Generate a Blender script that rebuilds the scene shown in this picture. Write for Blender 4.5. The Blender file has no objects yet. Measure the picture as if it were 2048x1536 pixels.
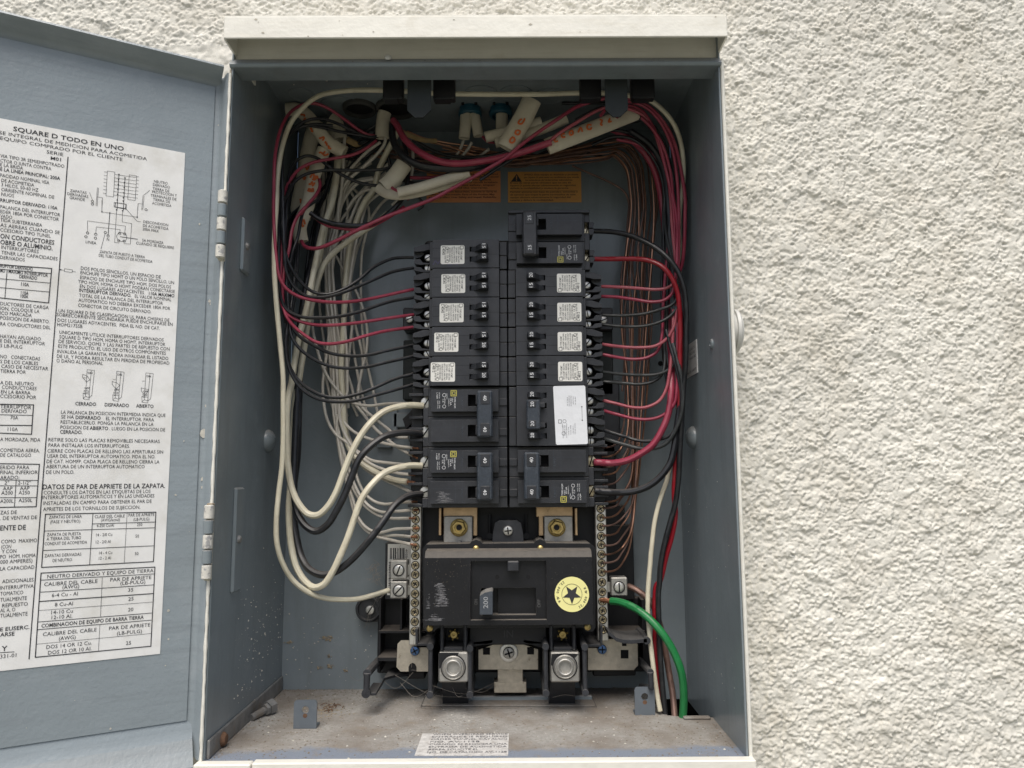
import bpy, bmesh, math, random
import numpy as np
from mathutils import Vector, Matrix

# ------------------------------------------------------------------ camera, sky, sun, exposure
scene = bpy.context.scene
F_PX, DBOX = 1500.0, 0.172
CAM = np.array([0.0247, -0.7079, 0.1907]); YAW, PITCH, ROLL = 0.0025, 0.1224, -0.0053
_cy, _sy, _cp, _sp = math.cos(YAW), math.sin(YAW), math.cos(PITCH), math.sin(PITCH)
_f = np.array([_sy*_cp, _cy*_cp, _sp]); _r = np.array([_cy, -_sy, 0.0]); _u = np.cross(_r, _f)
_R = math.cos(ROLL)*_r + math.sin(ROLL)*_u; _U = -math.sin(ROLL)*_r + math.cos(ROLL)*_u
cam_d = bpy.data.cameras.new('camera'); cam = bpy.data.objects.new('camera', cam_d)
scene.collection.objects.link(cam)
cam_d.sensor_width = 36.0; cam_d.lens = 36.0*F_PX/2048.0; cam_d.clip_start = 0.01; cam_d.clip_end = 200.0
cam.matrix_world = Matrix(((_R[0], _U[0], -_f[0], CAM[0]), (_R[1], _U[1], -_f[1], CAM[1]), (_R[2], _U[2], -_f[2], CAM[2]), (0, 0, 0, 1)))
scene.camera = cam

SUN_EL, SUN_AZ = math.radians(60), math.radians(190)     # azimuth clockwise from +Y (into the wall)
world = bpy.data.worlds.new('World'); scene.world = world; world.use_nodes = True
wn = world.node_tree.nodes; wl = world.node_tree.links; wn.clear()
sky = wn.new('ShaderNodeTexSky'); sky.sky_type = 'NISHITA'; sky.sun_disc = False
sky.sun_elevation = SUN_EL; sky.sun_rotation = SUN_AZ; sky.dust_density = 4.0; sky.air_density = 1.0; sky.ozone_density = 1.0
bgn = wn.new('ShaderNodeBackground'); bgn.inputs[1].default_value = 0.062
won = wn.new('ShaderNodeOutputWorld'); wl.new(sky.outputs[0], bgn.inputs[0]); wl.new(bgn.outputs[0], won.inputs[0])
sd = bpy.data.lights.new('sun', 'SUN'); sd.energy = 1.5; sd.angle = math.radians(40); sd.color = (1.0, 0.965, 0.91)
sun = bpy.data.objects.new('sun', sd); scene.collection.objects.link(sun)
_sd = Vector((math.sin(SUN_AZ)*math.cos(SUN_EL), math.cos(SUN_AZ)*math.cos(SUN_EL), math.sin(SUN_EL)))
sun.rotation_euler = _sd.to_track_quat('Z', 'Y').to_euler()
vs = scene.view_settings; vs.view_transform = 'Standard'; vs.look = 'None'; vs.gamma = 1.0; vs.use_curve_mapping = False
vs.exposure = 1.05
scene.render.engine = 'CYCLES'
scene.cycles.max_bounces = 6; scene.cycles.diffuse_bounces = 3; scene.cycles.glossy_bounces = 2

# ------------------------------------------------------------------ helpers
random.seed(7); rng = np.random.default_rng(11)
COL = scene.collection.objects
def PX(x, y, d):
    """world point seen at photo pixel (x, y) on the plane d metres in front of the cabinet's back wall"""
    v = _R*(x-1024)/F_PX - _U*(y-768)/F_PX + _f
    t = (-d - CAM[1])/v[1]
    return CAM + v*t
FR = {'A': (420, 400, 3.657), 'B': (960, 400, 3.657), 'C': (420, 800, 3.657), 'D': (960, 800, 3.657), 'E': (540, 150, 4.876),
      'F': (900, 150, 4.096), 'G': (400, 1116, 3.657), 'H': (960, 1116, 3.657), 'T': (420, 0, 3.657), 'U': (960, 0, 3.657),
      'a': (0, 0, 3.657), 'b': (0, 400, 3.657), 'c': (0, 800, 3.657), 'g': (0, 1116, 3.657), 'p': (0, 0, 1.0)}
def fr(k, x, y):
    o = FR[k]; return o[0] + x/o[2], o[1] + y/o[2]

class MB:
    def __init__(s): s.v = []; s.f = []; s.m = []; s.cm = 0
    def add(s, vs_, fs, m=None):
        b = len(s.v); s.v.extend([tuple(map(float, q)) for q in vs_])
        for q in fs: s.f.append([b+i for i in q]); s.m.append(s.cm if m is None else m)
        return s
    def box(s, x0, x1, y0, y1, z0, z1, c=0.0, m=None):
        x0, x1 = sorted((x0, x1)); y0, y1 = sorted((y0, y1)); z0, z1 = sorted((z0, z1))
        lo = (x0, y0, z0); hi = (x1, y1, z1)
        if c <= 0:
            V = [(x, y, z) for x in (x0, x1) for y in (y0, y1) for z in (z0, z1)]
            return s.add(V, [(0, 1, 3, 2), (4, 6, 7, 5), (0, 4, 5, 1), (2, 3, 7, 6), (0, 2, 6, 4), (1, 5, 7, 3)], m)
        c = min(c, .45*(x1-x0), .45*(y1-y0), .45*(z1-z0))
        V = []; idx = {}
        for i in range(8):
            sg = (i & 1, i >> 1 & 1, i >> 2 & 1)
            for a in range(3):
                p = [(hi[k] if sg[k] else lo[k]) if k == a else ((hi[k]-c) if sg[k] else (lo[k]+c)) for k in range(3)]
                idx[(i, a)] = len(V); V.append(p)
        Fc = []
        for a in range(3):
            b1, b2 = (a+1) % 3, (a+2) % 3
            for sgn in (0, 1):
                cs = [(sgn << a) | (p << b1) | (q << b2) for p, q in ((0, 0), (1, 0), (1, 1), (0, 1))]
                Fc.append([idx[(k, a)] for k in cs])
            for p in (0, 1):
                for q in (0, 1):
                    l = (p << b1) | (q << b2); h = l | (1 << a)
                    Fc.append([idx[(l, b1)], idx[(h, b1)], idx[(h, b2)], idx[(l, b2)]])
        for i in range(8): Fc.append([idx[(i, 0)], idx[(i, 1)], idx[(i, 2)]])
        return s.add(V, Fc, m)
    def cyl(s, c, ax, r, h, n=16, r2=None, m=None, cap0=True, cap1=True, phase=0.0):
        """cylinder from c along the unit axis ax, length h, radii r -> r2"""
        r2 = r if r2 is None else r2
        c = np.array(c, float); ax = np.array(ax, float); ax /= np.linalg.norm(ax)
        t = np.array([1, 0, 0.]) if abs(ax[0]) < .8 else np.array([0, 0, 1.])
        e1 = np.cross(ax, t); e1 /= np.linalg.norm(e1); e2 = np.cross(ax, e1)
        V = []
        for (o, rr) in ((c, r), (c+ax*h, r2)):
            for k in range(n):
                a = 2*math.pi*k/n+phase; V.append(o+rr*(math.cos(a)*e1+math.sin(a)*e2))
        Fc = [(k, (k+1) % n, n+(k+1) % n, n+k) for k in range(n)]
        if cap0: Fc.append(list(range(n)))
        if cap1: Fc.append([n+k for k in range(n)])
        return s.add(V, Fc, m)
    def lathe(s, c, ax, prof, n=20, m=None, phase=0.0, cap0=True, cap1=True):
        """profile of (radius, height) rings along ax"""
        c = np.array(c, float); ax = np.array(ax, float); ax /= np.linalg.norm(ax)
        t = np.array([1, 0, 0.]) if abs(ax[0]) < .8 else np.array([0, 0, 1.])
        e1 = np.cross(ax, t); e1 /= np.linalg.norm(e1); e2 = np.cross(ax, e1)
        V = []
        for (rr, h) in prof:
            for k in range(n):
                a = 2*math.pi*k/n+phase; V.append(c+ax*h+rr*(math.cos(a)*e1+math.sin(a)*e2))
        Fc = []
        for j in range(len(prof)-1):
            for k in range(n): Fc.append((j*n+k, j*n+(k+1) % n, (j+1)*n+(k+1) % n, (j+1)*n+k))
        if cap0: Fc.append(list(range(n)))
        if cap1: Fc.append([(len(prof)-1)*n+k for k in range(n)])
        return s.add(V, Fc, m)
    def prism(s, pts, off, m=None):
        """flat polygon (list of 3-D points) extruded by the vector off"""
        n = len(pts); o = np.array(off, float)
        V = [np.array(p, float) for p in pts]; V += [p+o for p in V[:n]]
        Fc = [list(range(n)), list(range(2*n-1, n-1, -1))] + [(k, (k+1) % n, n+(k+1) % n, n+k) for k in range(n)]
        return s.add(V, Fc, m)
    def tube(s, pts, r, n=10, flat=None, m=None, caps=True, steps=5):
        P = resample(pts, steps); N = len(P)
        rr = np.full(N, r) if np.isscalar(r) else np.interp(np.linspace(0, 1, N), np.linspace(0, 1, len(r)), r)
        T = np.gradient(P, axis=0); T /= (np.linalg.norm(T, axis=1)[:, None]+1e-12)
        up = np.array([0, -1.0, 0])
        e1 = np.cross(T[0], up); 
        if np.linalg.norm(e1) < 1e-3: e1 = np.cross(T[0], np.array([1.0, 0, 0]))
        V = []
        for i in range(N):
            if i:
                e1 = e1 - T[i]*(e1@T[i])
            e1 = e1/(np.linalg.norm(e1)+1e-12); e2 = np.cross(T[i], e1)
            fl = 1.0 if flat is None else flat
            for k in range(n):
                a = 2*math.pi*k/n; V.append(P[i]+rr[i]*(math.cos(a)*e1+fl*math.sin(a)*e2))
        Fc = [(i*n+k, i*n+(k+1) % n, (i+1)*n+(k+1) % n, (i+1)*n+k) for i in range(N-1) for k in range(n)]
        if caps: Fc += [list(range(n)), [(N-1)*n+k for k in range(n)]]
        return s.add(V, Fc, m)
    def ribbon(s, pts, w, nrm, m=None, th=0.0):
        """flat polyline strip of width w lying across nrm"""
        P = [np.array(p, float) for p in pts]; nrm = np.array(nrm, float)
        for a, b in zip(P[:-1], P[1:]):
            t = b-a; L = np.linalg.norm(t)
            if L < 1e-9: continue
            sd_ = np.cross(t/L, nrm)*w/2; e = t/L*w/2*0.6
            s.add([a-e-sd_, b+e-sd_, b+e+sd_, a-e+sd_], [(0, 1, 2, 3)], m)
        return s
    def build(s, name, mats, parent=None, smooth=False, recalc=True):
        me = bpy.data.meshes.new(name); me.from_pydata(s.v, [], s.f)
        mats = mats if isinstance(mats, (list, tuple)) else [mats]
        for q in mats: me.materials.append(q)
        if len(mats) > 1: me.polygons.foreach_set('material_index', s.m)
        if recalc:
            bm = bmesh.new(); bm.from_mesh(me); bmesh.ops.recalc_face_normals(bm, faces=bm.faces); bm.to_mesh(me); bm.free()
        if smooth:
            me.polygons.foreach_set('use_smooth', [True]*len(me.polygons))
            try: me.set_sharp_from_angle(angle=math.radians(40))
            except Exception: pass
        o = bpy.data.objects.new(name, me); COL.link(o)
        if parent is not None: o.parent = parent
        return o

def resample(pts, steps=5):
    P = np.array(pts, float)
    if len(P) < 3:
        t = np.linspace(0, 1, max(2, steps))[:, None]; return P[0]*(1-t)+P[-1]*t
    Q = np.vstack([2*P[0]-P[1], P, 2*P[-1]-P[-2]]); out = []
    for i in range(1, len(Q)-2):
        p0, p1, p2, p3 = Q[i-1], Q[i], Q[i+1], Q[i+2]
        d1 = max(np.linalg.norm(p1-p0), 1e-6)**.5; d2 = max(np.linalg.norm(p2-p1), 1e-6)**.5; d3 = max(np.linalg.norm(p3-p2), 1e-6)**.5
        m1 = (p2-p1) + d2*((p1-p0)/d1 - (p2-p0)/(d1+d2))
        m2 = (p2-p1) + d2*((p3-p2)/d3 - (p3-p1)/(d2+d3))
        for k in range(steps):
            t = k/steps
            out.append((2*t**3-3*t**2+1)*p1 + (t**3-2*t**2+t)*m1 + (-2*t**3+3*t**2)*p2 + (t**3-t**2)*m2)
    out.append(P[-1]); return np.array(out)

def tag(o, label=None, cat=None, group=None, kind=None):
    if label: o['label'] = label
    if cat: o['category'] = cat
    if group: o['group'] = group
    if kind: o['kind'] = kind
    return o
def thing(name, label, cat, loc=(0, 0, 0), group=None):
    # the Empty stands at the world origin of the cabinet; its parts carry world coordinates
    o = bpy.data.objects.new(name, None); COL.link(o); o.empty_display_size = 0.01
    return tag(o, label, cat, group)

_tc = {}
def glyphs(txt, bold=False):
    key = (txt, bold)
    if key in _tc: return _tc[key]
    cu = bpy.data.curves.new('t', 'FONT'); cu.body = txt; cu.size = 1.0; cu.resolution_u = 2; cu.fill_mode = 'FRONT'
    if bold: cu.offset = 0.013
    ob = bpy.data.objects.new('t', cu); me = ob.to_mesh()
    n = len(me.vertices); V = np.zeros(n*3); me.vertices.foreach_get('co', V); V = V.reshape(-1, 3)[:, :2].copy()
    Fc = [list(p.vertices) for p in me.polygons]
    ob.to_mesh_clear(); bpy.data.objects.remove(ob); bpy.data.curves.remove(cu)
    if n: V[:, 0] -= V[:, 0].min()
    V = V/0.70 if n else V                         # 1 unit = one capital's height
    _tc[key] = (V, Fc); return _tc[key]
def put_text(mb, txt, org, right, up, cap, width=None, bold=False, align='l', m=None):
    V, Fc = glyphs(txt, bold)
    if not len(V): return
    w = V[:, 0].max(); sx = cap if width is None else width/w
    off = 0 if align == 'l' else (-w*sx if align == 'r' else -w*sx/2)
    org = np.array(org, float); right = np.array(right, float); up = np.array(up, float)
    pts = org + (V[:, :1]*sx+off)*right + V[:, 1:2]*cap*up
    mb.add(pts, Fc, m)

# ------------------------------------------------------------------ materials
def mat(name, base, rough=0.5, metal=0.0, var=0.0, vscale=60.0, bump=0.0, bscale=400.0, col2=None, mixscale=30.0, mixlo=0.55, mixhi=0.7, spec=0.5, dust=None, coat=0.0, wear_highlight=None, streak=None):
    """procedural Principled material: base colour with noise variation, an optional second colour in patches, dust on faces that look up, fine bump"""
    M = bpy.data.materials.new(name); M.use_nodes = True; nt = M.node_tree; N = nt.nodes; L = nt.links
    b = N['Principled BSDF']; b.inputs['Roughness'].default_value = rough; b.inputs['Metallic'].default_value = metal
    b.inputs['Specular IOR Level'].default_value = spec
    if coat: b.inputs['Coat Weight'].default_value = coat
    tc = N.new('ShaderNodeTexCoord'); co = tc.outputs['Object']
    def noise(sc, det=4, rg=.6):
        n = N.new('ShaderNodeTexNoise'); n.inputs['Scale'].default_value = sc; n.inputs['Detail'].default_value = det; n.inputs['Roughness'].default_value = rg
        L.new(co, n.inputs['Vector']); return n.outputs['Fac']
    def mixc(fac, a, c):
        x = N.new('ShaderNodeMix'); x.data_type = 'RGBA'
        if isinstance(fac, float): x.inputs[0].default_value = fac
        else: L.new(fac, x.inputs[0])
        for i, q in ((6, a), (7, c)):
            if isinstance(q, tuple): x.inputs[i].default_value = (*q, 1)
            else: L.new(q, x.inputs[i])
        return x.outputs[2]
    def ramp(v, lo, hi, o0=0.0, o1=1.0):
        q = N.new('ShaderNodeMapRange'); q.inputs[1].default_value = lo; q.inputs[2].default_value = hi; q.inputs[3].default_value = o0; q.inputs[4].default_value = o1
        L.new(v, q.inputs[0]); return q.outputs[0]
    c = tuple(base)
    if var:
        c = mixc(ramp(noise(vscale), .3, .7), tuple(q*(1-var) for q in base), tuple(min(1, q*(1+var)) for q in base))
    if col2 is not None:
        c = mixc(ramp(noise(mixscale, 6, .65), mixlo, mixhi), c, tuple(col2))
    if streak is not None:
        (sx_, sy_, sz_), amt_, scol = streak
        mp = N.new('ShaderNodeMapping'); mp.inputs['Scale'].default_value = (sx_, sy_, sz_); L.new(co, mp.inputs['Vector'])
        sn = N.new('ShaderNodeTexNoise'); sn.inputs['Scale'].default_value = 1.0; sn.inputs['Detail'].default_value = 7; sn.inputs['Roughness'].default_value = .68; L.new(mp.outputs[0], sn.inputs['Vector'])
        c = mixc(ramp(sn.outputs['Fac'], .50, .74, 0, amt_), c, tuple(scol))
    if dust is not None:
        dcol, amt, dsc = dust
        g = N.new('ShaderNodeNewGeometry'); sx = N.new('ShaderNodeSeparateXYZ'); L.new(g.outputs['True Normal'], sx.inputs[0])
        up = ramp(sx.outputs[2], 0.25, 0.95)
        nz = ramp(noise(dsc, 8, .7), .2, .55, .45, 1)
        mu = N.new('ShaderNodeMath'); mu.operation = 'MULTIPLY'; L.new(up, mu.inputs[0]); L.new(nz, mu.inputs[1])
        mv = N.new('ShaderNodeMath'); mv.operation = 'MULTIPLY'; L.new(mu.outputs[0], mv.inputs[0]); mv.inputs[1].default_value = amt
        c = mixc(mv.outputs[0], c, tuple(dcol))
        rr = ramp(mv.outputs[0], 0, 1, rough, .95); L.new(rr, b.inputs['Roughness'])
    bev = None
    if wear_highlight is not None:
        bev = N.new('ShaderNodeBevel'); bev.samples = 2; bev.inputs['Radius'].default_value = wear_highlight[1]
        gg = N.new('ShaderNodeNewGeometry'); dt = N.new('ShaderNodeVectorMath'); dt.operation = 'DOT_PRODUCT'; L.new(bev.outputs[0], dt.inputs[0]); L.new(gg.outputs['True Normal'], dt.inputs[1])
        ed = ramp(dt.outputs['Value'], .985, .86); nz2 = ramp(noise(170, 5, .7), .40, .62)
        mu2 = N.new('ShaderNodeMath'); mu2.operation = 'MULTIPLY'; L.new(ed, mu2.inputs[0]); L.new(nz2, mu2.inputs[1])
        c = mixc(mu2.outputs[0], c, tuple(wear_highlight[0]))  # edge highlights put into the colour, broken up by noise like wear
    if isinstance(c, tuple): b.inputs['Base Color'].default_value = (*c, 1)
    else: L.new(c, b.inputs['Base Color'])
    if bump:
        bp = N.new('ShaderNodeBump'); bp.inputs['Strength'].default_value = 1.0; bp.inputs['Distance'].default_value = bump
        L.new(noise(bscale, 3), bp.inputs['Height']); L.new(bp.outputs[0], b.inputs['Normal'])
        if bev is not None: L.new(bev.outputs[0], bp.inputs['Normal'])
    M['n'] = 1
    return M
DUST = (0.34, 0.30, 0.26)
GREY = (0.205, 0.240, 0.258)
M = {}
M['grey'] = mat('grey_enamel', GREY, .25, var=.09, vscale=14, bump=.00012, bscale=260, col2=(.235, .268, .285), mixscale=40, mixlo=.56, mixhi=.75, dust=(DUST, .55, 90), streak=((60, 60, 7), .5, (.155, .175, .185)))
M['grey_door'] = mat('grey_door_enamel', (.245, .284, .308), .30, var=.08, vscale=9, bump=.00028, bscale=330, col2=(.285, .32, .345), mixscale=26, mixlo=.54, mixhi=.75, dust=((.25, .23, .2), .45, 60), streak=((9, 9, 190), .6, (.185, .21, .228)))
M['grey_dark'] = mat('dark_green_grey_paint', (.024, .029, .029), .6, var=.1, spec=.3, dust=(DUST, .15, 120))
M['tab'] = mat('slate_grey_enamel', (.115, .135, .155), .4, var=.1, vscale=60, bump=.0001, bscale=300, col2=(.15, .165, .18), mixscale=90)
M['cream'] = mat('cream_paint', (.74, .725, .655), .5, var=.05, vscale=40, bump=.0004, bscale=120, col2=(.64, .61, .52), mixscale=30, mixlo=.60, mixhi=.8, streak=((14, 90, 260), .55, (.60, .57, .48)))
M['cream_dirty'] = mat('dirty_cream_paint', (.55, .52, .44), .75, var=.2, vscale=150, bump=.0010, bscale=300, col2=(.23, .18, .12), mixscale=110, mixlo=.48, mixhi=.62)
M['black'] = mat('black_plastic', (.026, .028, .033), .40, var=.25, vscale=80, bump=.00005, bscale=900, col2=(.038, .040, .046), mixscale=60, spec=.5, dust=((.17, .16, .145), .42, 160), wear_highlight=((.16, .16, .162), .00045))
M['black_main'] = mat('dusty_black_plastic', (.009, .0095, .0115), .40, var=.25, vscale=60, bump=.00006, bscale=700, col2=(.022, .022, .025), mixscale=70, mixlo=.62, mixhi=.9, spec=.42, dust=((.19, .17, .145), .75, 140), wear_highlight=((.10, .095, .09), .0006))
M['black_deep'] = mat('deep_black_plastic', (.007, .0075, .009), .55, dust=((.16, .14, .12), .7, 150))
M['tie'] = mat('blue_black_handle_plastic', (.034, .043, .056), .36, var=.25, vscale=500, bump=.00025, bscale=1500, col2=(.07, .082, .098), mixscale=140, wear_highlight=((.20, .21, .22), .0009))
M['steel'] = mat('zinc_steel', (.66, .65, .61), .36, .85, var=.14, vscale=120, bump=.00008, bscale=500, col2=(.42, .39, .34), mixscale=150, mixlo=.58, mixhi=.75)
M['alu'] = mat('dull_aluminium', (.42, .41, .38), .5, .8, var=.12, vscale=300, bump=.0001, bscale=700)
M['plate'] = mat('stained_plated_steel', (.50, .46, .38), .48, .7, var=.15, vscale=200, bump=.0001, bscale=600, col2=(.20, .15, .10), mixscale=120, mixlo=.60, mixhi=.74)
M['brass'] = mat('brass', (.50, .38, .15), .38, .85, var=.2, vscale=300)
M['brassbar'] = mat('tinned_copper_bus', (.62, .44, .26), .42, .75, var=.15, vscale=150, col2=(.3, .2, .11), mixscale=100, mixlo=.62, mixhi=.72)
M['screwbrass'] = mat('yellow_zinc_screw', (.56, .49, .35), .25, .9, var=.3, vscale=400, col2=(.27, .21, .13), mixscale=400, mixlo=.5, mixhi=.66)
M['bluescrew'] = mat('blue_zinc_screw', (.09, .17, .34), .3, .85)
M['hole'] = mat('dark_recess', (.004, .004, .005), .9)  # near black: shade of holes and slot bottoms put into the colour
M['ink'] = mat('black_print', (.03, .03, .035), .8)
M['inkf'] = mat('grey_print', (.12, .12, .13), .8)
M['white_ink'] = mat('white_print', (.78, .79, .8), .6)
M['yellow_ink'] = mat('yellow_print', (.55, .5, .1), .6)
M['paper'] = mat('white_label', (.76, .76, .745), .55, var=.05, vscale=60, col2=(.64, .63, .59), mixscale=35, mixlo=.5, mixhi=.75, bump=.0003, bscale=45)
M['sticker'] = mat('white_sticker', (.80, .79, .74), .42, var=.04, vscale=80)
M['foil'] = mat('white_glossy_label', (.80, .82, .85), .3, var=.03, vscale=60, bump=.0006, bscale=70)
M['orange'] = mat('orange_label', (.62, .30, .075), .5, var=.06, vscale=90)
M['orange2'] = mat('red_orange_label', (.62, .245, .09), .5, var=.06, vscale=90)
M['yellow'] = mat('yellow_sticker', (.82, .78, .33), .45, var=.03)
M['marker'] = mat('orange_marker_ink', (.62, .14, .035), .6)
M['purple'] = mat('purple_marker_ink', (.05, .045, .10), .5)
M['wblack'] = mat('black_insulation', (.014, .015, .017), .34, var=.3, vscale=120, bump=.00005, bscale=700, col2=(.028, .029, .031), mixscale=200)
M['wblackd'] = mat('dusty_black_insulation', (.012, .013, .016), .40, var=.3, vscale=120, dust=((.20, .18, .16), .35, 200), col2=(.022, .024, .027), mixscale=90)
M['wgrey'] = mat('worn_dark_insulation', (.030, .033, .033), .42, var=.3, vscale=150)
M['wpink'] = mat('magenta_insulation', (.30, .036, .068), .38, var=.2, vscale=60, bump=.00006, bscale=500, col2=(.38, .075, .11), mixscale=40, mixlo=.5, mixhi=.75)
M['wpinkf'] = mat('faded_pink_insulation', (.40, .09, .115), .42, var=.16, vscale=80, col2=(.50, .17, .18), mixscale=50, mixlo=.5, mixhi=.75)
M['wred'] = mat('red_insulation', (.27, .009, .018), .33, var=.1, vscale=90)
M['wcream'] = mat('cream_insulation', (.61, .57, .44), .4, var=.1, vscale=50, col2=(.44, .385, .28), mixscale=40, mixlo=.5, mixhi=.8, bump=.00006, bscale=300)
M['wwhite'] = mat('white_insulation', (.58, .545, .48), .42, var=.12, vscale=60, col2=(.40, .355, .285), mixscale=45, mixlo=.5, mixhi=.8, bump=.00006, bscale=300)
M['jacket'] = mat('cream_cable_jacket', (.57, .52, .41), .5, var=.1, vscale=60, bump=.0002, bscale=150, col2=(.44, .38, .28), mixscale=40, mixlo=.52, mixhi=.75)
M['kraft'] = mat('brown_paper_wrap', (.36, .25, .12), .85, var=.2, vscale=150)
M['copper'] = mat('bare_copper', (.44, .235, .155), .34, .85, var=.35, vscale=50, col2=(.15, .09, .065), mixscale=30, mixlo=.46, mixhi=.70)
M['copperd'] = mat('tarnished_copper', (.17, .105, .085), .5, .5, var=.25, vscale=60, col2=(.27, .16, .125), mixscale=60)
M['copperb'] = mat('bright_copper', (.46, .21, .12), .4, .8)
M['green'] = mat('green_insulation', (.012, .165, .045), .38, var=.2, vscale=50, col2=(.035, .20, .075), mixscale=60, bump=.00006, bscale=500)
M['blueconn'] = mat('blue_plastic_connector', (.012, .075, .115), .45, var=.15, vscale=100)
M['bluec2'] = mat('grey_conduit', (.05, .05, .047), .7)
M['galv'] = mat('dirty_galvanized', (.27, .27, .265), .55, .5, var=.25, vscale=120, col2=(.20, .16, .12), mixscale=60, mixlo=.5, mixhi=.7, bump=.0003, bscale=200)
M['dirt'] = mat('dry_dirt', (.19, .16, .125), .95, var=.4, vscale=400)
M['flake'] = mat('pale_paint_flakes', (.52, .50, .44), .85, var=.2, vscale=300)
M['web'] = mat('cobweb', (.30, .27, .23), .9)
M['rust'] = mat('rust', (.13, .07, .04), .9, var=.3, vscale=400)
M['mainhandle'] = mat('grey_blue_worn_plastic', (.050, .060, .074), .5, var=.15, vscale=300, dust=((.28, .26, .23), .7, 200))
M['plug'] = mat('grey_white_plug_paint', (.56, .56, .53), .5, var=.06, vscale=60)

def ray(x, y): return _R*(x-1024)/F_PX - _U*(y-768)/F_PX + _f
def PXX(x, y, X): v = ray(x, y); return CAM + v*((X-CAM[0])/v[0])
def PXZ(x, y, Z): v = ray(x, y); return CAM + v*((Z-CAM[2])/v[2])

# ------------------------------------------------------------------ setting: stucco wall and ground
def band(n, step, lo, hi, seed):
    """periodic noise with wavelengths between lo and hi (metres), unit deviation"""
    g = np.random.default_rng(seed).standard_normal((n, n)); k = np.fft.fftfreq(n, step)
    kk = np.hypot(k[:, None], k[None, :]); w = np.exp(-(kk*lo*0.75)**4)*(1-np.exp(-(kk*hi)**4))
    h = np.real(np.fft.ifft2(np.fft.fft2(g)*w)); return h/h.std()
TN, TS = 1200, 0.0007
def stucco_tile():
    """sand-finish coat: thousands of overlapping sharp-edged grains, knocked flat by the trowel in ragged patches"""
    g = np.random.default_rng(21); H = np.full(TN*TN, -.35); n = 150000
    o = np.arange(-3, 4)
    for part in range(10):
        m = n//10; cx = g.random(m)*TN; cy = g.random(m)*TN; rad = g.uniform(1.1, 2.6, m); hh = g.uniform(.2, 1.0, m)*(rad/2.2); el = g.uniform(-.35, .35, m)[:, None, None]
        ix = np.floor(cx).astype(int); iy = np.floor(cy).astype(int); dx = (ix-cx)[:, None, None]+o[None, None, :]; dy = (iy-cy)[:, None, None]+o[None, :, None]
        q = (dx*dx*(1+el)+dy*dy*(1-el)+.5*el*dx*dy)/(rad**2)[:, None, None]; v = hh[:, None, None]*(1.0-q*q)
        idx = ((iy[:, None, None]+o[None, :, None]) % TN)*TN+((ix[:, None, None]+o[None, None, :]) % TN)
        np.maximum.at(H, np.broadcast_to(idx, v.shape).ravel(), v.ravel())
    H = H.reshape(TN, TN)
    low = band(TN, TS, .06, .2, 4); vf = band(TN, TS, .0016, .003, 5); fn = band(TN, TS, .003, .007, 12)
    led = lambda q, t, w: 1/(1+np.exp(-np.clip((q-t)/w, -30, 30)))
    b2 = band(TN, TS, .018, .07, 7)+.22*fn; b3 = band(TN, TS, .012, .04, 8)+.22*fn; b4 = band(TN, TS, .03, .10, 13)+.16*fn
    plates = .52*led(b2, .45, .07)+.42*led(b3, 1.0, .08)+.46*led(b4, .6, .06)        # overlapping daubs of plaster with ragged lips
    flat = led(band(TN, TS, .010, .04, 6)+.25*fn, .85, .10)*.95                     # spots smeared smooth by the trowel
    H = .78*H*(1-.9*flat)+.46*flat + plates + .12*low + .07*vf*(1-.6*flat)
    return (H-H.mean())*0.0014
TILE = stucco_tile()
def sample_tile(x, z):
    u = (x/TS) % TN; v = (z/TS) % TN; i = np.floor(u).astype(int); j = np.floor(v).astype(int); a = u-i; b = v-j
    i1 = (i+1) % TN; j1 = (j+1) % TN; i %= TN; j %= TN
    return (TILE[j, i]*(1-a)+TILE[j, i1]*a)*(1-b)+(TILE[j1, i]*(1-a)+TILE[j1, i1]*a)*b
WALL_Y = -0.134
def stucco_patch(x0, x1, z0, z1, st, base):
    nx = max(2, int(round((x1-x0)/st))+1); nz = max(2, int(round((z1-z0)/st))+1)
    X, Z = np.meshgrid(np.linspace(x0, x1, nx), np.linspace(z0, z1, nz))
    Y = WALL_Y - sample_tile(X+5, Z+5)*(1.0 if st < .003 else .6)
    V = np.stack([X, Y, Z], -1).reshape(-1, 3)
    I = np.arange(nx*nz).reshape(nz, nx); Fq = np.stack([I[:-1, :-1], I[:-1, 1:], I[1:, 1:], I[1:, :-1]], -1).reshape(-1, 4)+base
    return V, Fq
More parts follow.
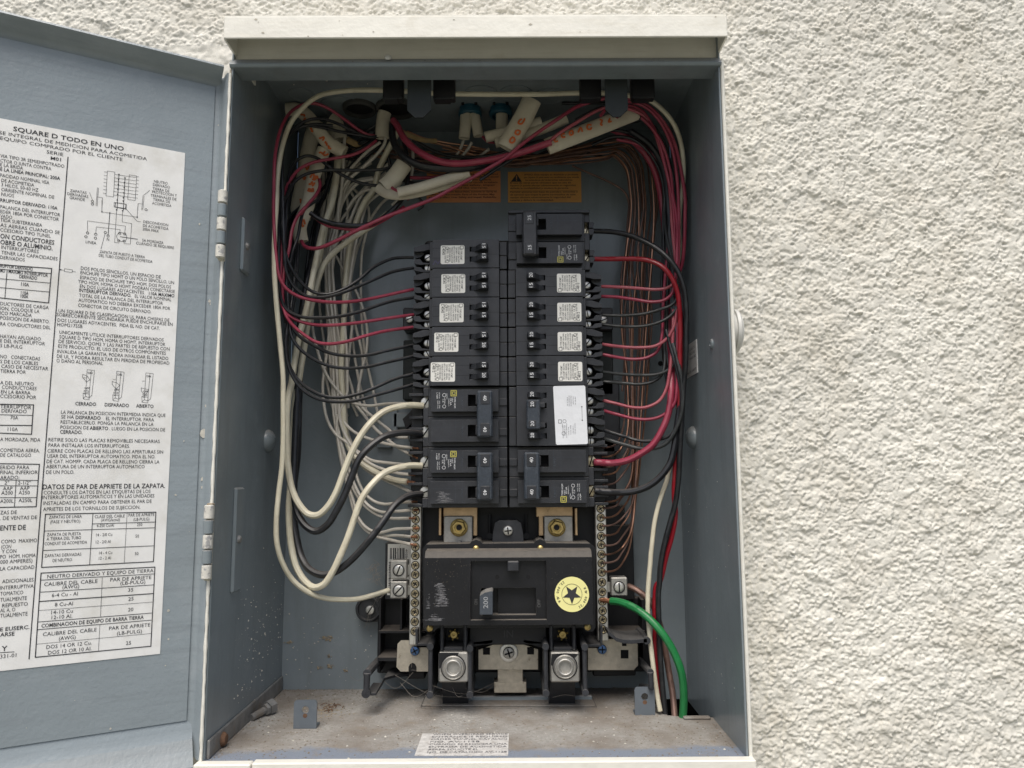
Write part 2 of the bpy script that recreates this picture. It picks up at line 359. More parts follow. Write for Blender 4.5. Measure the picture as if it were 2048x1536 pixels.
def build_wall():
    Vs, Fs, b = [], [], 0
    for x0, x1, z0, z1, st in ((.1885, .50, -.10, .66, .0007), (-.50, .1885, .541, .66, .0007), (.50, .56, -.12, .66, .003), (-.56, -.50, .541, .66, .003), (.1885, .50, -.12, -.10, .003), (-.56, .56, .66, .70, .003), (-.56, -.1885, .30, .541, .0016), (-.56, -.1885, -.12, .30, .003),
                               (-.56, .56, -1.2, -.12, .02), (-2.5, -.56, -1.2, 2.2, .03), (.56, 2.5, -1.2, 2.2, .03), (-.56, .56, .70, 2.2, .02), (-.1885, .1885, -.12, -.02, .004)):
        V, Fq = stucco_patch(x0, x1, z0, z1, st, b); Vs.append(V); Fs.append(Fq); b += len(V)
    V = np.vstack(Vs); Fq = np.vstack(Fs)
    me = bpy.data.meshes.new('stucco_wall'); me.vertices.add(len(V)); me.vertices.foreach_set('co', V.ravel())
    me.loops.add(Fq.size); me.loops.foreach_set('vertex_index', Fq.ravel().astype(np.int32))
    me.polygons.add(len(Fq)); me.polygons.foreach_set('loop_start', np.arange(0, Fq.size, 4, dtype=np.int32))
    me.polygons.foreach_set('use_smooth', np.ones(len(Fq), bool)); me.update(calc_edges=True)
    m = mat('painted_stucco', (.66, .643, .58), .9, var=.08, vscale=5, col2=(.55, .52, .445), mixscale=13, mixlo=.48, mixhi=.78, bump=.0003, bscale=1100, spec=.25)
    me.materials.append(m); o = bpy.data.objects.new('wall', me); COL.link(o); tag(o, kind='structure'); return o
build_wall()
g = MB(); g.add([(-40, -60, -1.2), (40, -60, -1.2), (40, -.13, -1.2), (-40, -.13, -1.2)], [(0, 1, 2, 3)])
tag(g.build('ground', mat('dry_lawn_and_path', (.20, .20, .16), .95, var=.25, vscale=2.0, col2=(.26, .25, .23), mixscale=.6)), kind='structure')

# ------------------------------------------------------------------ cabinet
HW = 0.184; FY = -DBOX
enc = thing('electrical_cabinet', 'grey metal electrical cabinet with cream hood, built into the stucco wall', 'cabinet')
b = MB(); b.box(-HW, HW, 0, .002, -.01, .535); b.build('back_panel', M['grey'], enc)
for sgn in (-1, 1):
    b = MB(); b.box(sgn*HW, sgn*(HW+.0014), FY, 0, -.012, .531, .0004); b.build('side_wall', M['grey'], enc)
    b = MB()
    if sgn > 0: b.box(HW+.0016, HW+.0040, FY-.0015, -.06, -.03, .505, .0007)
    else: b.box(-HW-.0036, -HW-.0016, FY+.0015, -.06, -.03, .500, .0007)
    b.build('outer_skin', M['cream'] if sgn > 0 else M['cream_dirty'], enc)
# ceiling with knockouts
cl = MB(); cl.box(-HW, HW, -.166, 0, .530, .5315); cl = cl.build('ceiling', M['grey'], enc)
for x, y, r_ in ((-.0746, -.058, .0185), (.0, -.075, .014), (.031, -.075, .014), (.062, -.07, .014), (-.128, -.05, .021), (.1, -.06, .016), (-.16, -.075, .011)):
    k = MB(); k.lathe((x, y, .5299), (0, 0, -1), [(r_+.0008, 0), (r_+.0008, .0006), (r_, .0006), (r_-.0008, .0002)], 28); k.build('knockout', M['grey'], cl)
b = MB()
for k in range(16):
    x, y, r_ = random.uniform(-.17, .0), random.uniform(-.115, -.088), random.uniform(.0004, .0009)
    b.lathe((x, y, .5299), (0, 0, -1), [(r_, 0), (r_, .0003), (r_*.6, .0003), (r_*.55, .0001)], 10)
tag(b.build('paint_spots', M['flake'], enc), kind='stuff')
# rolled front flange at the top
b = MB(); pr = [(FY-.0030, .5008), (FY-.0020, .4992), (FY-.0008, .4988), (FY+.018, .4990), (FY+.018, .5060), (FY+.0036, .5078), (FY+.0016, .5070), (FY-.0024, .5022)]
b.prism([(-HW-.0022, y, z) for y, z in pr], (2*HW+.004, 0, 0)); b.build('top_flange', M['grey'], enc)
b = MB(); b.box(-HW-.003, HW+.003, -.168, -.150, .5078, .532); b.build('header_face', M['cream'], enc)
# hood
hx0, hx1 = PX(447, 55, .193)[0], PX(1455, 50, .193)[0]; hz0, hz1 = PX(950, 75, .193)[2], PX(950, 31, .193)[2]
b = MB(); b.box(hx0, hx1, -.193, -.1915, hz0, hz1, .0007)
hd = b.build('hood', M['cream'], enc)
b = MB(); b.prism([(hx0+.0003, -.1925, hz1-.0006), (hx0+.0003, WALL_Y+.01, hz1+.009), (hx0+.0003, WALL_Y+.01, hz1+.0105), (hx0+.0003, -.1925, hz1+.0008)], (hx1-hx0-.0006, 0, 0)); b.build('hood_top', M['cream'], hd)
for x in (hx0, hx1-.0014):
    b = MB(); b.prism([(x, -.1913, hz0+.0002), (x, WALL_Y+.008, hz0+.0002), (x, WALL_Y+.008, hz1+.008), (x, -.1913, hz1)], (.0014, 0, 0)); b.build('hood_cheek', M['cream'], hd)
b = MB(); b.box(hx0+.01, hx1-.01, -.168, WALL_Y+.01, .5321, hz1-.0009); b.build('hood_filler', M['cream'], hd)
b = MB()
for k in range(12):
    x = random.uniform(hx0+.004, hx1-.004); z = random.uniform(hz0+.001, hz1-.001); r_ = random.choice((.0003, .0004, .0006, .0009)); n = 7
    b.add([(x+r_*random.uniform(.6, 2.2)*math.cos(a), -.1932, z+r_*random.uniform(.4, 1)*math.sin(a)) for a in np.linspace(0, 2*math.pi, n+1)[:-1]], [tuple(range(n))])
tag(b.build('paint_chips', mat('bare_chip', (.42, .39, .32), .8, var=.3, vscale=300), hd, recalc=False), kind='stuff')
A = PX(776, 118, .174); b = MB(); b.lathe((A[0], -.1740, .5062), (0, -.7, .7), [(.0026, -.001), (.0026, .0006), (.0016, .0017), (.0003, .002)], 12); b.build('paint_bead', M['plug'], enc, True)
q_ = MB()
for k in range(40):
    x = random.uniform(-.18, .18); z = random.uniform(.5030, .5060); y = FY-.0024+(z-.5022)*.83-.0002; r_ = random.choice((.0002, .0003, .0005))
    q_.add([(x-r_*2, y, z), (x, y-.0001, z-r_), (x+r_*2, y, z), (x, y+.0001, z+r_)], [(0, 1, 2, 3)])
tag(q_.build('flange_scratches', M['galv'], enc, recalc=False), kind='stuff')
# spring clips and hanging tabs under the flange
for tx in ((815, 862), (1210, 1255)):
    x0, x1 = PX(tx[0], 200, .15)[0], PX(tx[1], 200, .15)[0]; zb = PX(840, 236, .15)[2]; zt = .530; c = .006
    b = MB(); b.prism([(x0, -.151, zt), (x1, -.151, zt), (x1, -.151, zb+c), (x1-c, -.151, zb), (x0+c, -.151, zb), (x0, -.151, zb+c)], (0, .0016, 0)); b.build('hanging_tab', M['grey_dark'], enc)
for tx in ((765, 806), (866, 910), (1160, 1203), (1263, 1310)):
    x0, x1 = PX(tx[0], 190, .14)[0], PX(tx[1], 190, .14)[0]; zb = PX(800, 200, .14)[2]
    b = MB(); b.box(x0, x1, -.140, -.132, zb+.0012, .5298, .0008); b.box(x0+.001, x1-.004, -.1415, -.1325, zb, zb+.0011, .0003); b.build('cable_clip', M['black_deep'], enc)
# pressed slots, bolts and screws on the side walls
for (pa, pb) in (((462, 975), (482, 1178)), ((480, 430), (497, 555))):
    A, B = PXX(*pa, -HW), PXX(*pb, -HW); yc = (A[1]+B[1])/2; hwid = .0090
    b = MB(); b.box(-HW-.0010, -HW+.0024, yc-hwid, yc+hwid, B[2], A[2], .0022); b.build('pressed_slot', M['grey'], enc)
    b = MB(); b.lathe((-HW+.0015, yc-.001, (A[2]+B[2])/2), (1, 0, 0), [(.0032, 0), (.0032, .001), (.0022, .0026), (.0004, .003)], 10); b.build('screw', M['galv'], enc)
for px, py, sg in ((535, 882, -1), (1387, 875, 1)):
    A = PXX(px, py, sg*HW)
    b = MB(); b.lathe((sg*HW, A[1], A[2]), (-sg, 0, 0), [(.0098, -.0005), (.0098, .0012), (.0086, .0034), (.0064, .0052), (.0030, .0064), (.0003, .0068)], 24); b.build('bolt_head', M['grey'], enc, True)
A = PXX(1424, 688, HW); b = MB(); b.lathe((HW, A[1], A[2]), (-1, 0, 0), [(.0042, 0), (.0036, .0012), (.0018, .0016), (.0016, .0004)], 14); b.build('rivet', M['grey'], enc, True)
# side label, right wall
A, B = PXX(1372, 690, HW), PXX(1396, 745, HW); y0, y1 = A[1], B[1]; zt, zb = .3060, .2772
b = MB(); b.box(HW-.0004, HW-.00002, y1, y0, zb, zt); lb = b.build('side_label', M['paper'], enc)
t = MB(); up = (0, 0, 1); rt = (0, -1, 0)
for tx, zz, w_ in (('CLASS CTL', .2995, .020), ('ENCLOSED', .2955, .019), ('PANELBOARD', .2915, .022)): put_text(t, tx, (HW-.0005, y0-.014, zz), rt, up, .0021, w_)
put_text(t, 'No. EN  640979', (HW-.0005, y0-.003, .2800), rt, up, .0024, .033)
t.build('print', M['inkf'], lb, recalc=False)
# knob on the outside, right
A = PX(1462, 662, .156)
b = MB(); b.lathe((HW+.0038, -.1535, A[2]), (1, 0, 0), [(.0150, 0), (.0145, .0040), (.0166, .0042), (.0168, .0064), (.0158, .0074), (.0146, .0076), (.0138, .0088), (.006, .0098), (.0005, .0098)], 30); b.build('side_plug', M['plug'], enc, True)

# floor of the cabinet, with the opening at the back right corner
nx, ny = .1455, -.0855
fm = bpy.data.materials.new('dusty_floor_paint'); fm.use_nodes = True
def floor_nodes():
    N = fm.node_tree.nodes; L = fm.node_tree.links; bs = N['Principled BSDF']; bs.inputs['Roughness'].default_value = .9
    tc = N.new('ShaderNodeTexCoord'); se = N.new('ShaderNodeSeparateXYZ'); L.new(tc.outputs['Object'], se.inputs[0])
    def nz(s, d=6, r=.65):
        n = N.new('ShaderNodeTexNoise'); n.inputs['Scale'].default_value = s; n.inputs['Detail'].default_value = d; n.inputs['Roughness'].default_value = r; L.new(tc.outputs['Object'], n.inputs['Vector']); return n.outputs['Fac']
    def mr(v, a, c, p=0., q=1.):
        n = N.new('ShaderNodeMapRange'); n.inputs[1].default_value = a; n.inputs[2].default_value = c; n.inputs[3].default_value = p; n.inputs[4].default_value = q; L.new(v, n.inputs[0]); return n.outputs[0]
    def mx(f, a, c):
        n = N.new('ShaderNodeMix'); n.data_type = 'RGBA'; L.new(f, n.inputs[0])
        for i, q in ((6, a), (7, c)):
            if isinstance(q, tuple): n.inputs[i].default_value = (*q, 1)
            else: L.new(q, n.inputs[i])
        return n.outputs[2]
    def ad(a, c, op='ADD'):
        n = N.new('ShaderNodeMath'); n.operation = op
        for i, q in ((0, a), (1, c)):
            if isinstance(q, float): n.inputs[i].default_value = q
            else: L.new(q, n.inputs[i])
        return n.outputs[0]
    dust = mx(mr(nz(350, 8), .3, .7), (.25, .242, .225), (.39, .378, .352))
    dust = mx(mr(nz(14), .40, .60), dust, (.21, .185, .158))
    wear_highlight = ad(mr(se.outputs[1], -.125, -.168), ad(nz(22), -.5), 'ADD')
    c = mx(mr(wear_highlight, .55, .72), dust, (.20, .23, .28))
    c = mx(mr(nz(60, 8), .56, .70), c, (.24, .205, .165))
    L.new(c, bs.inputs['Base Color'])
    bp = N.new('ShaderNodeBump'); bp.inputs['Distance'].default_value = .0009; L.new(nz(500, 5), bp.inputs['Height']); L.new(bp.outputs[0], bs.inputs['Normal'])
floor_nodes()
b = MB(); b.prism([(-HW, FY, 0), (HW, FY, 0), (HW, ny, 0), (nx+.02, ny, 0), (nx+.004, ny+.006, 0), (nx, ny+.03, 0), (nx, 0, 0), (-HW, 0, 0)], (0, 0, -.0015)); fl = b.build('floor_pan', fm, enc)
b = MB(); b.box(nx, HW, ny, 0, -.10, -.098); b.build('lower_pan', M['grey_dark'], enc)
b = MB(); b.box(.160, HW-.003, ny-.006, ny-.001, .0003, .0020, .0005); b.build('opening_rim', fm, enc)
b = MB()
zz = .0015
b.box(-HW-.0042, -.150, FY-.008, FY-.0002, -.03, zz-.0008, .0008); b.box(-.1492, HW+.0042, FY-.008, FY-.0002, -.03, zz, .0008)
b.build('bottom_edge', M['cream'], enc)
b = MB(); b.box(-HW+.0001, -HW+.0022, -.169, -.002, .0002, .0125, .0005); an = b.build('angle_strip', M['galv'], enc)
for (px, py) in ((445, 1470),):
    A = PXX(px, py, -HW+.002); b = MB(); b.lathe((-HW+.002, A[1], .0055), (1, 0, 0), [(.005, 0), (.005, .001), (.0035, .0030), (.0005, .0034)], 14); b.build('bolt', M['rust'], an, True)
A = PXZ(523, 1425, .004); b = MB(); b.cyl((A[0]+.004, A[1]+.01, .0055), (-.5, -1, -.16), .0028, .021, 10); b.cyl((A[0]+.005, A[1]+.012, .0058), (-.5, -1, -.16), .0062, .006, 6); b.cyl((A[0]+.0027, A[1]+.0058, .0052), (-.5, -1, -.16), .0046, .003, 6)
b.build('loose_bolt', M['galv'], enc)
# upright tabs on the floor
for (x0p, x1p, y0p, y1p) in ((587, 633, 1400, 1457), (1270, 1310, 1374, 1430)):
    base = PXZ((x0p+x1p)/2, y1p, 0); d = -base[1]; x0, x1 = PX(x0p, y1p, d)[0], PX(x1p, y1p, d)[0]; h = PX(x0p, y0p, d)[2]
    b = MB(); r_ = .0022; hc = ((x0+x1)/2, h*.66); hr = .0028; n = 20
    outer = [(x0, .0002), (x1, .0002), (x1, h-r_), (x1-r_*.3, h-r_*.3), (x1-r_, h), (x0+r_, h), (x0+r_*.3, h-r_*.3), (x0, h-r_)]
    # plate with a real hole: ring of quads between the hole and the outline
    def out_at(a):
        dx, dz = math.cos(a), math.sin(a); best = 9
        for (xa, za), (xb, zb) in zip(outer, outer[1:]+outer[:1]):
            ex, ez = xb-xa, zb-za; den = dx*ez-dz*ex
            if abs(den) < 1e-12: continue
            t_ = ((xa-hc[0])*ez-(za-hc[1])*ex)/den; s_ = ((xa-hc[0])*dz-(za-hc[1])*dx)/den
            if t_ > 0 and -1e-6 <= s_ <= 1+1e-6: best = min(best, t_)
        return hc[0]+dx*best, hc[1]+dz*best
    angs = sorted(set([2*math.pi*k/n for k in range(n)]+[math.atan2(z-hc[1], x-hc[0]) % (2*math.pi) for x, z in outer])); n = len(angs)
    V = []
    for yy in (-d-.0008, -d+.0008):
        for a in angs: V.append((hc[0]+hr*math.cos(a), yy, hc[1]+hr*math.sin(a)))
        for a in angs: ox, oz = out_at(a); V.append((ox, yy, oz))
    Fc = []
    for k in range(n):
        j = (k+1) % n
        Fc += [(k, j, n+j, n+k), (2*n+k, 2*n+j, 3*n+j, 3*n+k), (k, j, 2*n+j, 2*n+k), (n+k, n+j, 3*n+j, 3*n+k)]
    b.add(V, Fc); b.box(x0, x1, -d+.0008, -d+.010, .0002, .0016); tb = b.build('floor_tab', M['tab'], enc)
    rs = MB(); rs.add([(hc[0]+.0012*math.cos(a)*s_ + (.0006 if k else 0), -d-.00095, hc[1]-.0042+.0017*math.sin(a)) for k, s_ in ((0, 1.5),) for a in np.linspace(0, 2*math.pi, 9)[:-1]], [list(range(8))]); rs.build('rust_mark', M['rust'], tb, recalc=False)
# cover plate in the floor and its slots
b = MB(); q = [PXZ(x, y, 0) for x, y in ((850, 1393), (1183, 1390), (1193, 1414), (841, 1413))]
b.prism([(p[0], p[1], .0012) for p in q], (0, 0, -.0008)); cp = b.build('cover_plate', fm, enc)
for a, c in (((850, 1393), (842, 1413)), ((1183, 1390), (1193, 1414)), ((842, 1413.6), (1193, 1414.6))):
    A, B = PXZ(*a, .0014), PXZ(*c, .0014); b = MB(); b.ribbon([A, B], .0006, (0, 0, 1)); b.build('plate_seam', M['grey_dark'], cp, recalc=False)
b = MB(); A, B = PXZ(930, 1393, .004), PXZ(1183, 1389, .004); b.box(A[0], B[0], A[1]-.001, A[1]+.003, .0004, .0042, .0006); b.build('plate_fold', M['grey'], cp)
q = [PXZ(x, y, .0004) for x, y in ((845, 1467), (1018, 1467), (1016, 1511), (829, 1511))]
b = MB(); b.prism(q, (0, 0, -.0003)); fs = b.build('floor_label', mat('scuffed_label', (.55, .54, .52), .7, var=.2, vscale=200, col2=(.32, .30, .28), mixscale=160, mixlo=.5, mixhi=.72), enc)
t = MB(); rt = (1, 0, 0); up = (0, 1, 0)
lines = ['WHEN OVERHEAD SERVICE', 'ENTRANCE IS REQUIRED', 'ORDER TUNNEL CATALOG', 'NO. AV-1128', 'CUANDO SE REQUIERA UNA', 'ENTRADA DE ACOMETIDA', 'AEREA SOLICITE EL', 'NO. DE CATALOGO AV-1128']
for i, s_ in enumerate(lines):
    f_ = (i+.8)/8.6; A = q[0]*(1-f_)+q[3]*f_; B = q[1]*(1-f_)+q[2]*f_
    put_text(t, s_, (A[0]+.008, A[1], .0006), rt, up, .0032, (B[0]-A[0])*(.86 if i not in (3, 6) else .55))
t.build('print', M['inkf'], fs, recalc=False)
# warning labels on the back wall
for (x0p, x1p, y0p, y1p, mm, rot) in ((853, 1001, 342, 405, 'orange2', 0), (1016, 1162, 343, 405, 'orange', 1)):
    A, B = PX(x0p, y1p, .0006), PX(x1p, y0p, .0006)
    b = MB(); b.box(A[0], B[0], -.0006, -.0001, A[2], B[2]); wl_ = b.build('warning_label', M[mm], enc)
    W_, H_ = B[0]-A[0], B[2]-A[2]; t = MB(); yy = -.0009
    if rot:
        LT = [('AVISO: Este equipo es diseñado y probado', .22, .96), ('por Square D para tener un rendimiento que exceda', .22, .97), ('los estandares de Underwriter Laboratories', .24, .88), ('El uso de otras parte circuitos que no sea de', .03, .86), ('Square D puede afectar adversamente su seguridad,', .03, .93), ('dañada la confiabilidad y anulara la garantia.', .03, .83),
              ('Permitir pinturas con base de petroleo, solventes o', .03, .95), ('de aerosol que toque la parte no-metalica de este', .03, .92), ('equipo afectara adversamente la seguridad del', .03, .85), ('usuario y dañara la confiabilidad.', .03, .62)]
        t.add([(A[0]+W_*.12, yy, A[2]+H_*.93), (A[0]+W_*.19, yy, A[2]+H_*.67), (A[0]+W_*.04, yy, A[2]+H_*.67)], [(0, 1, 2)])
    else:
        LT = [('NOTICE: This equipment is designed and tested', .22, .96), ('by Square D to performance levels which exceed', .22, .97), ('Underwriters Laboratories standards.', .24, .88), ('Use of other than Square D circuit breakers', .03, .96), ('may adversely affect safety, impair', .03, .93), ('reliability and void the warranty.', .03, .83),
              ('Allowing Petroleum Based Paint, Solvents or Spray to', .03, .95), ('contact the Non-metallic Parts of this Product May', .03, .92), ('adversely affect User Safety and Impair Reliability.', .03, .95)]
    for i, (s_, a, c) in enumerate(LT):
        zz_ = A[2]+H_*(.875-.088*i-(.035 if i > 5 else 0)); put_text(t, s_, (A[0]+W_*a, yy, zz_), (1, 0, 0), (0, 0, 1), H_*.052, W_*(c-a), bold=True)
    t.ribbon([(A[0]+W_*.03, yy, A[2]+H_*.365), (A[0]+W_*.95, yy, A[2]+H_*.365)], .0003, (0, -1, 0))
    t.build('print', M['ink'], wl_, recalc=False)
    if rot:
        e = MB(); cx = A[0]+W_*.118; e.ribbon([(cx, -.0011, A[2]+H_*.86), (cx, -.0011, A[2]+H_*.76)], .0009, (0, -1, 0)); e.ribbon([(cx, -.0011, A[2]+H_*.725), (cx, -.0011, A[2]+H_*.71)], .0009, (0, -1, 0)); e.build('exclamation_mark', M['orange'], wl_, recalc=False)
b = MB(); A = PX(1321, 727, .0004); b.cyl((A[0], -.0003, A[2]), (0, -1, 0), .0024, .0003, 16); b.build('back_hole', M['hole'], enc)

# ------------------------------------------------------------------ door
DA = math.radians(29); DU = np.array([-math.cos(DA), -math.sin(DA), 0.]); DN = np.array([math.sin(DA), -math.cos(DA), 0.])
DH = np.array([-.187, -.1735, 0.]); DO = DH-.012*DN; UPV = np.array([0, 0, 1.])
def DP(s, z, h=0.0): return DO+DU*s+UPV*z+DN*h
def pd(x, y, h=.0006):
    v = ray(x, y); o = DO+DN*h; t_ = ((o-CAM)@DN)/(v@DN); p = CAM+v*t_; return (p-DO)@DU, p[2]
door = thing('cabinet_door', 'open grey metal cabinet door with a large printed instruction sheet', 'door')
SW = .352; ZT, ZB = .487, .025; ZT2, ZB2 = .4976, -.002
def dquad(mb, pts): mb.add([DP(*p) for p in pts], [tuple(range(len(pts)))])
b = MB(); b.prism([DP(.0075, ZB, 0), DP(SW-.008, ZB, 0), DP(SW-.008, ZT, 0), DP(.0075, ZT, 0)], -DN*.0014)
# soft rolled border all round the panel: quarter-round sections in the door's own axes
def roll(mb, a, c, d_):
    """strip that leaves the panel at line a-c and curls out by the offset vectors d_ (list of (dh, along))"""
    rows = []
    for (hh, off) in d_:
        rows.append([(p[0]+off[0], p[1]+off[1], hh) for p in (a, c)])
    for r0, r1 in zip(rows[:-1], rows[1:]): mb.add([DP(*r0[0]), DP(*r0[1]), DP(*r1[1]), DP(*r1[0])], [(0, 1, 2, 3)])
dp_ = b.build('door_panel', M['grey_door'], door)
def frame_prism(mb, prof, s0, s1):
    mb.prism([DP(s0, z, h) for z, h in prof], DU*(s1-s0))
b = MB(); frame_prism(b, [(ZT-.0003, -.0012), (ZT+.003, -.0002), (ZT+.0055, .0028), (ZT2-.001, .0125), (ZT2, .0135), (ZT2+.0016, .0130), (ZT2+.0004, .0100), (ZT+.0075, .0020), (ZT+.004, -.0022), (ZT, -.0026)], .0035, SW-.004); b.build('top_lip', M['grey_door'], door, True)
b = MB(); frame_prism(b, [(ZB+.0003, -.0012), (ZB-.006, .0006), (ZB-.012, .0026), (ZB2+.004, .0105), (ZB2, .0135), (ZB2-.0016, .0130), (ZB2+.002, .0085), (ZB-.013, .0008), (ZB-.006, -.0015), (ZB, -.0028)], .0035, SW-.004); b.build('bottom_lip', M['grey_door'], door, True)
b = MB(); pr = [(.0078, -.0012), (.0045, -.0004), (.0022, .0025), (.0008, .0110), (.0000, .0120), (-.0016, .0112), (.0000, .0010), (.0030, -.0020), (.0078, -.0028)]
b.prism([DP(s, ZB2+.003, h) for s, h in pr], UPV*(ZT2-ZB2-.006)); b.build('hinge_flange', M['grey_door'], door, True)
b = MB(); b.prism([DP(s, ZB2+.003, h) for s, h in [(SW-.0082, -.0014), (SW-.004, -.0008), (SW-.001, .003), (SW, .012), (SW+.0014, .012), (SW+.0008, .002), (SW-.003, -.0022), (SW-.0082, -.0028)]], UPV*(ZT2-ZB2-.006)); b.build('latch_flange', M['grey_door'], door, True)
# cream outer paint line along the hinge edge, chipped
b = MB(); zz = np.linspace(ZB2+.0, ZT2-.004, 90); pts = [DP(-.0012+random.uniform(-.00012, .00012), z, .0128+random.uniform(-.00012, .00012)) for z in zz]
b.tube(pts, [random.uniform(.0009, .0014) for _ in range(90)], 7, steps=2); b.build('paint_edge', M['cream'], door, True)
# two hinges of knuckles
M['hinge'] = mat('chipped_hinge_paint', (.60, .585, .53), .6, var=.1, vscale=200, col2=(.30, .30, .30), mixscale=160, mixlo=.55, mixhi=.62, bump=.0004, bscale=300)
for (yt, yb) in ((383, 519), (1009, 1158)):
    A, B = PX(444, yt, .175), PX(420, yb, .175); n = 5; hz = (A[2]-B[2])/n
    hg = MB(); hc = DP(.0008, 0, .0160); hg.box(hc[0]-.0022, hc[0]+.0020, hc[1]+.0005, hc[1]+.0052, B[2]-.001, A[2]+.001, .0006); hg = hg.build('hinge', M['cream_dirty'], door)
    for k in range(n):
        z0 = B[2]+k*hz; k_ = MB(); k_.lathe((hc[0], hc[1], z0+.0003), (0, 0, 1), [(.0026, 0), (.0034, .0006), (.0034, hz-.0012), (.0026, hz-.0006)], 14); k_.build('knuckle', M['hinge'] if k % 2 == 0 else M['grey'], hg, True)
# instruction sheet
LB = MB(); LB.prism([DP(.0262, .0715, .0004), DP(.172, .0715, .0004), DP(.172, .4300, .0004), DP(.0262, .4300, .0004)], -DN*.0003); sheet = LB.build('instruction_sheet', M['paper'], door)

